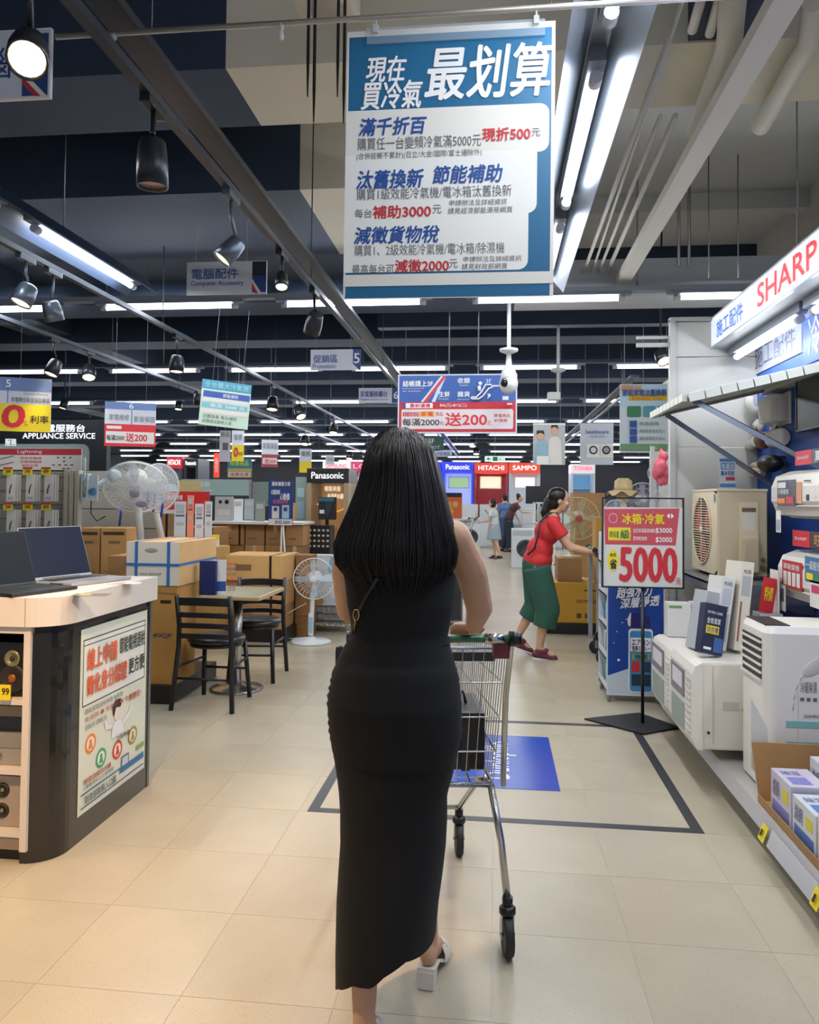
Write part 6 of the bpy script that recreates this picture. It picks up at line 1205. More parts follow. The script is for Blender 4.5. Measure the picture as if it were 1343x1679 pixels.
# ------------------------------------------------------------------ far brand booths at the end of the aisle
FY = 25.
kiosk('brand_booth', 'glowing blue brand booth with green picture screen, beside the red booth', 724, 776, 757, 775, 905, FY, '#1b2fd8', 'Panasonic', '#ffffff', '#2a3fe0', '#b9c9ea', screen=(737, 783, 768, 799, '#8fae6f'), emit=.5, he=.5, dep=.9)
kiosk('brand_booth', 'glowing blue brand booth partly hidden behind the hair', 668, 723, 757, 775, 905, FY, '#1b2fd8', 'Panasonic', '#ffffff', '#2a3fe0', '#7f9ae0', emit=.5, he=.5, dep=.9)
kiosk('brand_booth', 'dark red brand booth with white lettering and small screen', 777, 833, 759, 776, 905, FY, '#d8351f', 'HITACHI', '#ffffff', '#8c1f26', '#96222a', screen=(788, 782, 821, 800, '#efe6c8'), emit=.25, he=.5, dep=.9)
kiosk('brand_booth', 'orange headed white brand booth right of the dark red one', 834, 886, 759, 776, 905, FY, '#d8401f', 'SAMPO', '#ffffff', '#b9c2cc', '#c3cdd6', screen=(845, 783, 877, 799, '#dfe6e2'), emit=.25, he=.5, dep=.9)
kiosk('brand_booth', 'white headed pink lettered brand booth behind the red shirt woman', 936, 976, 761, 776, 905, FY, '#e6dfe4', 'TOSHIBA', '#e0486a', '#c3ccd6', '#4f7596', screen=(940, 780, 970, 800, '#3f6f96'), emit=.2, he=.5, dep=.9)
kiosk('brand_booth', 'white and violet booth far left of the hair with red lettering', 528, 574, 757, 772, 850, 23, '#e6dcec', 'SAMSUNG', '#d84a3a', '#b8a9d8', '#a9b3c9', emit=.3, he=.5, dep=.9)
kiosk('brand_booth', 'crimson booth with round pink logo close left of the hair', 575, 604, 757, 773, 850, 23, '#a01c3c', 'LG', '#ff8ab0', '#8c1f3a', '#c9ced6', screen=(585, 782, 600, 812, '#cfd6da'), emit=.3, he=.4, dep=.9)
kiosk('brand_booth', 'small red headed booth at far left behind the wrapped fans', 272, 299, 749, 768, 810, 17, '#a4202c', 'HITACHI', '#ffffff', '#33363c', '#33363c', screen=(280, 772, 305, 790, '#c3dbe2'), emit=.3, he=.5, dep=.7)
kiosk('brand_booth', 'small black booth with white lettering right of the red headed far one', 301, 325, 752, 767, 810, 17, '#14161b', 'Panasonic', '#ffffff', '#26282e', '#4a5560', emit=.2, dep=.7)
# generic low appliance rows before the booths
WM_ = M('#c9ced0', .3, name='washer_white')
def washer(u, v, Y, w_, h_, label, grp, drum=True, m=None):
    p = at(u, v, Y); x = p.x
    t = thing('washing_machine' if drum else 'refrigerator', label, 'washing machine' if drum else 'refrigerator', (x, Y+.3, 0), group=grp)
    obj('cabinet', B().box(x-w_/2, x+w_/2, Y, Y+.6, 0, h_, bv=.015), m or WM_, t)
    if drum: obj('door', B().lathe((x, Y, h_*.5), [(.2, 0), (.19, -.02), (.15, -.025), (.14, -.01), (0, -.006)], axis='Y', n=20), M('#33383e', .2), t); obj('panel', B().box(x-w_/2+.02, x+w_/2-.02, Y-.006, Y, h_-.14, h_-.03), GB, t)
    else: obj('door', B().box(x-w_/2+.01, x+w_/2-.01, Y-.03, Y, h_*.62, h_-.01, bv=.004), WM_, t); obj('lower_door', B().box(x-w_/2+.01, x+w_/2-.01, Y-.03, Y, .05, h_*.61, bv=.004), WM_, t); obj('handle', B().box(x+w_/2-.07, x+w_/2-.05, Y-.045, Y-.03, h_*.66, h_*.8), STEEL, t)
for k, u in enumerate((700, 736, 772)): washer(u, 860, 20.5, .52, 1.0, f'white washing machine before the blue booth, {ordn[k]} from the left', 'washing machines before the booths')
for k, u in enumerate((768, 802)): washer(u, 845, 24.2, .6, 1.35, f'white refrigerator left of the leaning shoppers, {ordn[k]} from the left', 'refrigerators before the booths', False)
for k, u in enumerate((872, 906, 940)): washer(u, 845, 24.0, .6, 1.25, f'pale refrigerator right of the leaning man, {ordn[k]} from the left', 'refrigerators right of the man', False)
for k in range(5): washer(510+k*36, 845, 21.0, .55, 1.2 if k % 2 else .95, f'appliance far left of the aisle in the long row, {ordn[k]} from the left', 'far appliances left of the aisle', k % 2 == 0)
# right middle distance: television, rack, fans, cartons
ground(board('television', 'black television screen seen from behind at the right of the aisle', 'television', (862, 797, 897, 826), 16, BLACK, thick=.05, rects=[(865, 800, 894, 823, M('#15181c', .3))]))
p = at(888, 905, 13); t = thing('appliance_rack', 'tall white rack of small appliances left of the red shirt woman', 'rack', (p.x, 13.3, 0))
for z in (0.02, .4, .75, 1.08, 1.42): obj('shelf', B().box(p.x-.12, p.x+.22, 13, 13.6, z, z+.02), WHITE, t)
for x in (p.x-.12, p.x+.2): obj('upright', B().box(x, x+.02, 13, 13.02, 0, 1.44), WHITE, t); obj('upright', B().box(x, x+.02, 13.58, 13.6, 0, 1.44), WHITE, t)
for k, z in enumerate((.04, .42, .77, 1.1)): o = obj('rice_cooker', B().lathe((p.x+.05, 13.3, z+.001), [(.1, 0), (.12, .03), (.12, .2), (.08, .26), (0, .27)], n=16), [M('#c9c9c6', .3), M('#9aa09f', .3), WHITE, M('#a9b3b0', .3)][k]); tag(o, f'small pale cooker on the white rack, {["lowest", "second", "third", "topmost"][k]} shelf', 'cooker', 'cookers on the white rack')
p = at(879, 950, 14); washer(862, 880, 17.0, .6, .85, 'low pale chest appliance left of the white rack', 'appliance by the rack')
FC = M('#cdbf94', .35, name='fan_cream')
p = at(948, 850, 8.8); t = thing('pedestal_fan', 'round cream fan beside the head of the red shirt woman', 'fan', (p.x, 8.9, 0)); fan_head(t, p, .235, I3, FC, M('#b7ad8a', .3, alpha=.7), nb=5, hubc=M('#b04a50', .5)); obj('pole', B().cyl((p.x-.05, 8.95, .83), (p.x, 8.95, p.z-.05), .02), FC, t); obj('base', B().lathe((p.x-.05, 8.95, .821), [(.11, 0), (.11, .015), (.05, .03)]), FC, t)
carton('carton', 'plain brown carton behind the round cream fan', at(940, 850, 9.9).x, at(992, 850, 9.9).x, 9.9, 10.3, .80, at(960, 808, 9.9).z, CARD3, flap=False)
carton('carton', 'light brown carton under the plain one behind the cream fan', at(940, 850, 9.9).x, at(992, 850, 9.9).x, 9.9, 10.3, 0, .799, CARD, flap=False)
YO = M('#c8952f', .6, name='ochre_print')
o = obj('pallet', B().box(.55, 1.25, 8.62, 9.4, 0, .12, bv=.01), BLACK); tag(o, 'black pallet under the ochre cartons at the right', 'pallet')
c = carton('carton', 'wide ochre carton with black print behind the red shirt woman', .58, 1.22, 8.65, 9.3, .122, .56, YO, flap=False, prints=(('ELECTRIC FAN', .5, .5, .85, .58, M('#3a2c12', .6)), (None, .62, .80, .95, .83, M('#3a2c12', .6)), (None, .5, .12, .58, .24, M('#5a4418', .6)), (None, .64, .12, .72, .24, M('#5a4418', .6))), straps=((.7, M('#d9cfa8', .4)),))
carton('carton', 'narrow ochre carton standing on the wide one', 1.12, 1.22, 8.75, 9.1, .562, 1.28, YO, flap=False); carton('carton', 'dark brown carton beside the narrow ochre one', .70, .965, 8.75, 9.2, .562, .82, CARD3, flap=False)
# fans, hat and bags above the 5000 sign
p = at(1022, 800, 7.95); t = thing('straw_hat', 'cream frilled sun hat on a stand above the offer sign', 'hat', (p.x, 7.95, p.z-.05)); HC = M('#d3bd8f', .8, noise=.08, scale=10, name='hat_cream')
pr_ = [(.0, .13), (.05, .128), (.085, .10), (.09, .03), (.095, .01)]
obj('crown', B().lathe((p.x, 7.95, p.z-.03), pr_, n=24), HC, t)
b = B(); vs = []; n = 36
for k, r in enumerate((.09, .13, .165)):
    for i in range(n): a = 2*math.pi*i/n; vs.append((p.x+r*math.cos(a), 7.95+r*math.sin(a), p.z-.02-.02*k+.012*k*math.sin(6*a)))
b.add(vs, [(k*n+i, k*n+(i+1) % n, (k+1)*n+(i+1) % n, (k+1)*n+i) for k in range(2) for i in range(n)], 0, True); obj('brim', b, HC, t, nofix=True)
obj('stand', B().cyl((p.x, 7.95, .961), (p.x, 7.95, p.z+.05), .03).ell((p.x, 7.95, p.z-.08), (.07, .07, .09)), HC, t)
for k, (u, v, Y, r, m, l) in enumerate(((1054, 820, 8.2, .18, '#9d97b8', 'purple tinted fan right of the hat'), (1010, 838, 7.8, .11, '#8fb0bb', 'small teal based fan below the hat'), (1080, 776, 8.3, .11, '#b9c3c8', 'oval grey fan head at the partition edge'))):
    p = at(u, v, Y); t = thing('table_fan', l, 'fan', (p.x, Y, p.z-.2)); fan_head(t, p, r, I3, M('#cfd0d6', .3), M(m, .3, alpha=.8)); obj('neck', B().cyl((p.x, Y+.1, p.z-.02), (p.x, Y+.1, .98), .02), M(m, .4), t); obj('base', B().lathe((p.x, Y+.1, .96), [(.1, 0), (.1, .02), (.03, .04)]), M(m, .4), t)
o = obj('display_table', B().box(.98, 1.80, 7.7, 8.5, .92, .96, bv=.005).box(1.0, 1.04, 7.75, 7.79, 0, .92).box(1.72, 1.76, 7.75, 7.79, 0, .92).box(1.0, 1.04, 8.4, 8.44, 0, .92).box(1.72, 1.76, 8.4, 8.44, 0, .92), M('#9aa0a6', .5)); tag(o, 'grey display table carrying the fans behind the offer sign', 'table')
# ------------------------------------------------------------------ people: one continuous surface per body
def capsule(b, p0, r0, p1, r1, n=12):
    p0 = V(p0); p1 = V(p1); d = p1-p0; L = d.length
    if L < 1e-6: return b.ell(p0, (r0, r0, r0), n=n, k=8)
    d.normalize(); a = d.orthogonal().normalized(); c = d.cross(a); prof = []
    for i in range(5): t = math.pi/2*i/4; prof.append((r0*math.sin(t)+1e-5, -r0*math.cos(t)))
    for i in range(5): t = math.pi/2*i/4; prof.append((r1*math.cos(t)+1e-5, L+r1*math.sin(t)))
    vs = [p0+a*(r*math.cos(2*math.pi*j/n))+c*(r*math.sin(2*math.pi*j/n))+d*h for r, h in prof for j in range(n)]; k = len(prof)
    fs = [(i*n+j, i*n+(j+1) % n, (i+1)*n+(j+1) % n, (i+1)*n+j) for i in range(k-1) for j in range(n)]+[tuple(range(n))[::-1], tuple(range((k-1)*n, k*n))]
    return b.add(vs, fs, 0, True)
def chain(b, pts):
    for (p0, r0), (p1, r1) in zip(pts, pts[1:]): capsule(b, p0, r0, p1, r1)
def hand(b, w, d, n, s=1., curl=.5, side=1):
    """w wrist, d forward, n back-of-hand normal; fingers curl away from n"""
    w = V(w); d = V(d).normalized(); n = V(n); n = (n-d*n.dot(d)).normalized(); x = d.cross(n)*side
    for k in range(4): capsule(b, w+x*(.010*(k-1.5))*s, .013*s, w+d*.075*s+x*(.019*(k-1.5))*s, .0115*s)
    for k, L in enumerate((.036, .042, .039, .030)):
        p = w+d*.080*s+x*(.0205*(k-1.5))*s; q = d
        for j in range(3):
            ang = curl*(.5+.45*j); dd = (d*math.cos(ang*(j+1)*.8)-n*math.sin(ang*(j+1)*.8)).normalized(); e = p+dd*(L*(.95, .7, .55)[j]*s); capsule(b, p, (.0088-.0008*j)*s, e, (.0082-.0009*j)*s, 8); p = e
    p = w+d*.02*s+x*.022*s*-1; e = p+(d*.6-x*.65-n*.2).normalized()*.04*s; capsule(b, p, .0125*s, e, .010*s, 8); capsule(b, e, .010*s, e+(d*.9-x*.1-n*.4).normalized()*.03*s, .008*s, 8)
def skin_mesh(name, b, mat, parent, vox=.01, smooth=4, local=True, label=None):
    me = bpy.data.meshes.new(name); vs = b.v
    if not local: I = WM[parent.name].inverted(); vs = [I @ p for p in vs]
    me.from_pydata(vs, [], b.f); recalc(me)
    o = bpy.data.objects.new(name, me); COL.objects.link(o)
    m = o.modifiers.new('r', 'REMESH'); m.mode = 'VOXEL'; m.voxel_size = vox; m.use_smooth_shade = True
    if smooth: s = o.modifiers.new('s', 'SMOOTH'); s.factor = .5; s.iterations = smooth
    dg = bpy.context.evaluated_depsgraph_get(); me2 = bpy.data.meshes.new_from_object(o.evaluated_get(dg)); o.modifiers.clear(); o.data = me2; bpy.data.meshes.remove(me)
    me2.name = name; me2.materials.clear(); me2.materials.append(mat); me2.polygons.foreach_set('use_smooth', [True]*len(me2.polygons))
    o.parent = parent; WM[o.name] = WM[parent.name]
    if label: o['label'] = label
    return o
SK = M('#c79b7e', .5, noise=.03, scale=6, name='skin'); HAIR = M('#17100d', .36, noise=.3, scale=30, spec=.35, name='black_hair')
def head(b, c, f, s=1., up=(0, 0, 1)):
    """skull, jaw, nose and ears around centre c, facing f"""
    c = V(c); f = V(f).normalized(); u = V(up); u = (u-f*u.dot(f)).normalized(); x = f.cross(u); R = Matrix((x, f, u)).transposed()
    b.ell(c+u*.02*s, (.073*s, .092*s, .092*s), R=R).ell(c+f*.022*s-u*.045*s, (.056*s, .066*s, .068*s), R=R).ell(c+f*.055*s-u*.088*s, (.026*s, .022*s, .02*s), R=R)
    capsule(b, c+f*.085*s+u*.005*s, .009*s, c+f*.100*s-u*.026*s, .012*s, 8)
    for q in (-1, 1): b.ell(c+x*.074*s*q-f*.004*s-u*.012*s, (.010*s, .018*s, .030*s), R=R, n=10, k=8); b.ell(c+f*.07*s+x*.045*s*q-u*.03*s, (.022*s, .02*s, .022*s), R=R, n=10, k=8)
    return R
def face_parts(t, c, f, s=1.):
    c = V(c); f = V(f).normalized(); u = V((0, 0, 1)); u = (u-f*u.dot(f)).normalized(); x = f.cross(u); R = Matrix((x, f, u)).transposed()
    for q in (-1, 1):
        e = obj('eye', B().ell(c+f*.083*s+x*.030*s*q+u*.004*s, (.012*s, .007*s, .006*s), R=R, n=10, k=6), M('#d9d4cc', .2), t, local=True); obj('iris', B().ell(c+f*.0885*s+x*.030*s*q+u*.004*s, (.005*s, .003*s, .005*s), R=R, n=8, k=6), M('#1b120e', .2), e, local=True)
        obj('eyebrow', B().tube([c+f*.086*s+x*.016*s*q+u*.020*s, c+f*.090*s+x*.032*s*q+u*.026*s, c+f*.080*s+x*.048*s*q+u*.020*s], .0025*s, n=5), HAIR, t, local=True)
    obj('mouth', B().ell(c+f*.088*s-u*.055*s, (.020*s, .006*s, .006*s), R=R, n=12, k=6), M('#a4584e', .4), t, local=True)
# ---------------- the woman with the cart
root = V((-.26, 2.08, 0)); WO = thing('person', 'person with long black hair in a long black strapless dress pushing a cart', 'person', root)
P = at
hc = P(656, 768, 2.09); b = B()
head(b, hc, (-.05, 1, .02), 1.0)
sL = P(577, 888, 2.07); sR = P(744, 880, 2.09); nk = P(654, 862, 2.08); c7 = P(655, 885, 2.07)
capsule(b, hc-V((0, .01, .06)), .052, nk, .05); capsule(b, nk, .052, c7-V((0, 0, .03)), .07)
capsule(b, c7+V((-.03, 0, -.01)), .05, sL+V((.01, 0, 0)), .043); capsule(b, c7+V((.03, 0, -.01)), .05, sR+V((-.01, 0, 0)), .045)
for v, w_, d_ in ((915, .135, .085), (945, .128, .09), (990, .122, .088), (1040, .112, .08), (1090, .125, .09), (1140, .15, .10), (1180, .155, .11)):
    q = P(655 if v < 1100 else 648, v, 2.08); b.ell(q, (w_, d_, .075), n=20, k=10)
eR = P(786, 996, 2.27); wR = P(777, 1027, 2.40); eL = P(572, 1000, 2.20); wL = P(628, 1038, 2.44)
chain(b, [(sR, .047), (P(772, 935, 2.16), .045), (eR, .040)]); chain(b, [(eR, .040), (eR.lerp(wR, .45), .034), (wR, .026)])
chain(b, [(sL, .043), (P(566, 935, 2.12), .039), (eL, .036)]); chain(b, [(eL, .036), (wL, .025)])
hand(b, wR, V((-.35, .75, -.1)), (0, .1, 1), 1., .9, -1); hand(b, wL, V((.2, .9, -.1)), (0, .1, 1), 1., .9, 1)
hL = P(612, 1180, 2.08); kL = P(600, 1400, 2.10); aL = P(597, 1660, 1.985); hR = P(685, 1180, 2.09); kR = P(685, 1380, 2.25); aR = P(704, 1527, 2.36)
chain(b, [(hL, .085), (hL.lerp(kL, .5), .07), (kL, .052)]); chain(b, [(kL, .052), (kL.lerp(aL, .3)+V((0, -.02, 0)), .055), (kL.lerp(aL, .75), .037), (aL, .030), (aL-V((0, 0, .04)), .028)])
chain(b, [(hR, .085), (hR.lerp(kR, .5), .07), (kR, .052)]); chain(b, [(kR, .052), (kR.lerp(aR, .3)+V((0, -.02, 0)), .053), (kR.lerp(aR, .75), .034), (aR, .027), (aR-V((0, 0, .03)), .027)])
def foot(b, a, gz, hx=.0, s=1., yaw=0.):
    """a ankle; heel on a block about 55 mm high"""
    R = Euler((0, 0, yaw)).to_matrix(); f = lambda x, y, z: V((a.x, a.y, 0))+R @ V((x*s, y*s, 0))+V((0, 0, gz+z*s))
    b.ell(f(0, -.012, .088), (.029*s, .034*s, .034*s), n=14, k=10); capsule(b, f(0, .01, .095), .028*s, f(.0, .10, .055), .026*s); capsule(b, f(0, -.01, .085), .025*s, f(0, .12, .035), .024*s); capsule(b, f(-.02, .12, .036), .018*s, f(.02, .115, .036), .018*s)
    for k, (x, L) in enumerate(((-.030, .055), (-.014, .052), (0, .047), (.013, .04), (.025, .033))): capsule(b, f(x*.9, .125, .030), .0115*s, f(x, .125+L, .022), .0085*s, 8)
foot(b, aL, .0, yaw=.08); foot(b, aR, .0, yaw=-.12)
skin_mesh('body', b, SK, WO, vox=.0055, smooth=5, local=False)
I = WM[WO.name].inverted(); face_parts(WO, I @ hc, (-.05, 1, .02))
MU = M('#e4dfd6', .35, name='white_leather')
for (a, yaw, nm) in ((aL, .08, 'left'), (aR, -.12, 'right')):
    R = Euler((0, 0, yaw)).to_matrix(); f = lambda x, y, z: V((a.x, a.y, 0))+R @ V((x, y, 0))+V((0, 0, z))
    sh = obj('mule_shoe', B(), MU, WO) if False else None
    b = B(); n = 10; prof = [(-.048, .026, .052, .062), (-.02, .030, .052, .060), (.03, .028, .040, .048), (.08, .034, .012, .022), (.13, .040, .001, .012), (.17, .034, .001, .011), (.195, .018, .001, .010)]
    vs = []
    for y, w_, z0, z1 in prof: vs += [f(-w_, y, z0), f(w_, y, z0), f(w_, y, z1), f(-w_, y, z1)]
    k = len(prof); b.add(vs, [(i*4+j, i*4+(j+1) % 4, (i+1)*4+(j+1) % 4, (i+1)*4+j) for i in range(k-1) for j in range(4)]+[(3, 2, 1, 0), (k*4-4, k*4-3, k*4-2, k*4-1)])
    so = obj('mule_shoe', b, MU, WO)
    b = B(); b.add([f(x*s_, y, z) for z, s_ in ((.002, 1.), (.052, 1.08)) for x, y in ((-.024, -.052), (.024, -.052), (.026, -.008), (-.026, -.008))], [(3, 2, 1, 0), (4, 5, 6, 7)]+[(i, (i+1) % 4, 4+(i+1) % 4, 4+i) for i in range(4)]); obj('block_heel', b, MU, so)
    b = B(); vs = []; m_ = 9
    for y, w_, h_ in ((.075, .038, .070), (.11, .044, .052), (.145, .043, .043)):
        for j in range(m_): t_ = math.pi*j/(m_-1); vs.append(f(w_*math.cos(t_), y, .012+h_*math.sin(t_)))
    b.add(vs, [(i*m_+j, i*m_+j+1, (i+1)*m_+j+1, (i+1)*m_+j) for i in range(2) for j in range(m_-1)], 0, True); obj('upper_band', b, MU, so, nofix=True)
# dress
DR = M('#08080a', .9, noise=.08, scale=20, bump=.12, name='black_knit')
prof = [(940, 562, 747), (960, 566, 746), (1000, 570, 745), (1030, 576, 738), (1052, 576, 734), (1080, 561, 741), (1120, 545, 752), (1170, 537, 757), (1220, 541, 757), (1270, 549, 748), (1330, 556, 733), (1370, 559, 733), (1420, 560, 731), (1480, 556, 725), (1530, 554, 719), (1618, 553, 712)]
dep = [(940, .098, 2.085), (1000, .095, 2.085), (1050, .088, 2.085), (1120, .118, 2.08), (1170, .128, 2.075), (1270, .125, 2.085), (1400, .145, 2.10), (1520, .18, 2.105), (1618, .20, 2.11)]
def li(tab, v, k):
    for (a, c) in zip(tab, tab[1:]):
        if v <= c[0]: f = (v-a[0])/(c[0]-a[0]); f = max(0, f); return a[k]+(c[k]-a[k])*f
    return tab[-1][k]
NT, NV_ = 96, 110; vs = []; rd = random.Random(5)
for i in range(NV_+1):
    for j in range(NT):
        th = 2*math.pi*j/NT; ct = math.cos(th)
        hem = li([(-1, 1690), (-.8, 1658), (-.4, 1624), (-.04, 1619), (.14, 1600), (.5, 1582), (1.0, 1590)], ct, 1)
        v = 945+(hem-945)*i/NV_; l, r = li(prof, v, 1), li(prof, v, 2); d_, yc = li(dep, v, 1), li(dep, v, 2)
        A = P(l, v, yc); C_ = P(r, v, yc); cx = (A.x+C_.x)/2; hw_ = (C_.x-A.x)/2; z = (P(l, v, yc-d_*.95).z+P(r, v, yc-d_*.95).z)/2
        k_ = 1.0
        ru = max(0, -ct)**3*math.exp(-((v-1170)/75)**2); ru2 = max(0, ct)**3*math.exp(-((v-1170)/80)**2)*.5
        k_ += .018*(ru+ru2)*math.sin(v*.42+3*th)
        if -math.sin(th) > 0: k_ += .010*math.sin(v*.035+4*ct)*math.exp(-((v-1300)/160)**2)
        sx = abs(ct)**.92*(1 if ct > 0 else -1)
        vs.append(V((cx+hw_*k_*sx, yc+d_*k_*math.sin(th)*(1.0 if math.sin(th) > 0 else (1.08 if 1100 < v < 1260 else 1.)), z)))
fs = [(i*NT+j, i*NT+(j+1) % NT, (i+1)*NT+(j+1) % NT, (i+1)*NT+j) for i in range(NV_) for j in range(NT)]
inn = [(p-V((li(dep, 1000, 2)*0, 0, 0))) for p in vs]
db = B().add(vs, fs, 0, True)
dress = obj('dress', db, DR, WO)
A = P(570, 1046, 2.08); C_ = P(738, 1046, 2.08); b = B()
b.tube([(((A.x+C_.x)/2)+(C_.x-A.x)/2*1.0*math.cos(2*math.pi*i/40), 2.085+.089*math.sin(2*math.pi*i/40), A.z+.006*math.sin(6*math.pi*i/40)) for i in range(40)], .0022, n=6, closed=True); obj('waist_seam', b, DR, WO)
# hair
hp = [(702, 640, 668), (708, 625, 685), (720, 611, 700), (740, 602, 711), (770, 596, 719), (800, 588, 726), (840, 573, 735), (870, 560, 743), (900, 549, 750), (930, 549, 750), (955, 570, 737), (985, 590, 716)]
hd_ = [(702, .02, 2.08), (712, .055, 2.08), (730, .085, 2.08), (770, .105, 2.08), (820, .10, 2.07), (870, .10, 2.06), (900, .105, 2.06), (985, .10, 2.065)]
def hair_pt(v, a, k=1.):
    """a: angle from straight back (towards the camera), positive to the right"""
    l, r = li(hp, v, 1), li(hp, v, 2); d_, yc = li(hd_, v, 1), li(hd_, v, 2); A = P(l, v, yc); C_ = P(r, v, yc)
    return V(((A.x+C_.x)/2+(C_.x-A.x)/2*k*math.sin(a), yc-d_*k*math.cos(a), (P(l, v, yc-d_*.6).z+P(r, v, yc-d_*.6).z)/2))
b = B(); vs = []; NA = 40; rows = [702, 706, 712, 720, 732, 748, 770, 795, 820, 845, 870, 895, 912]
for v in rows:
    am = 2.3 if v < 780 else 2.3-(v-780)/150*.75
    for j in range(NA+1): a = -am+2*am*j/NA; vs.append(hair_pt(v, a, .965))
b.add(vs, [(i*(NA+1)+j, i*(NA+1)+j+1, (i+1)*(NA+1)+j+1, (i+1)*(NA+1)+j) for i in range(len(rows)-1) for j in range(NA)], 0, True)
hair = obj('hair', b, HAIR, WO, nofix=True)
b = B(); rd = random.Random(11)
for s_ in range(900):
    a0 = rd.uniform(-1, 1); am = 1.62; a0 = a0*am; k0 = rd.uniform(.95, 1.03); end = rd.gauss(956-26*max(0, abs(a0)-.65), 15)-9*abs(a0/am)**2*1.5; end = min(end, 990)
    if rd.random() < .12: end -= rd.uniform(20, 60)
    st_ = rd.uniform(701, 712); pts = []; ra = []; N = 13; w1 = rd.uniform(-.09, .09); ph = rd.uniform(0, 6.28); r0 = rd.uniform(.0012, .0032)
    for i in range(N):
        f = i/(N-1); v = st_+(end-st_)*f; a = a0*(1.0)+w1*f+.012*math.sin(ph+f*7); pts.append(hair_pt(v, a, k0*(1-.03*max(0, f-.8)/.2))); ra.append(r0*(1.15 if .1 < f < .75 else (1.1-.95*max(0, (f-.75)/.25)) if f >= .75 else .8))
    b.tube(pts, r0, n=4, radii=ra)
hs = obj('hair_strands', b, HAIR, WO, nofix=True); hs['kind'] = 'stuff'
# shoulder bag
t = thing('shoulder_bag', 'thin black bag strap with gold buckle at the left side of the black dress', 'bag', P(590, 1090, 2.28))
BG = M('#141416', .4, name='black_leather'); q = P(597, 1100, 2.27)
obj('bag_body', B().box(q.x-.09, q.x+.09, q.y-.0, q.y+.05, q.z-.07, q.z+.07, bv=.015), BG, t)
obj('strap', B().tube([P(618, 950, 1.945), P(604, 972, 1.965), P(590, 1000, 1.985), P(581, 1020, 2.02), P(575, 1050, 2.09), P(578, 1070, 2.2), q+V((-.07, 0, .07))], .005, n=6), BG, t)
obj('buckle', B().tube([P(584+5*math.cos(a), 1008+9*math.sin(a), 1.985) for a in [i*.5236 for i in range(12)]], .0022, n=5, closed=True).cyl(P(583, 1016, 1.98), P(581, 1034, 2.0), .002), M('#c9a25a', .25, 1., name='gold'), t)
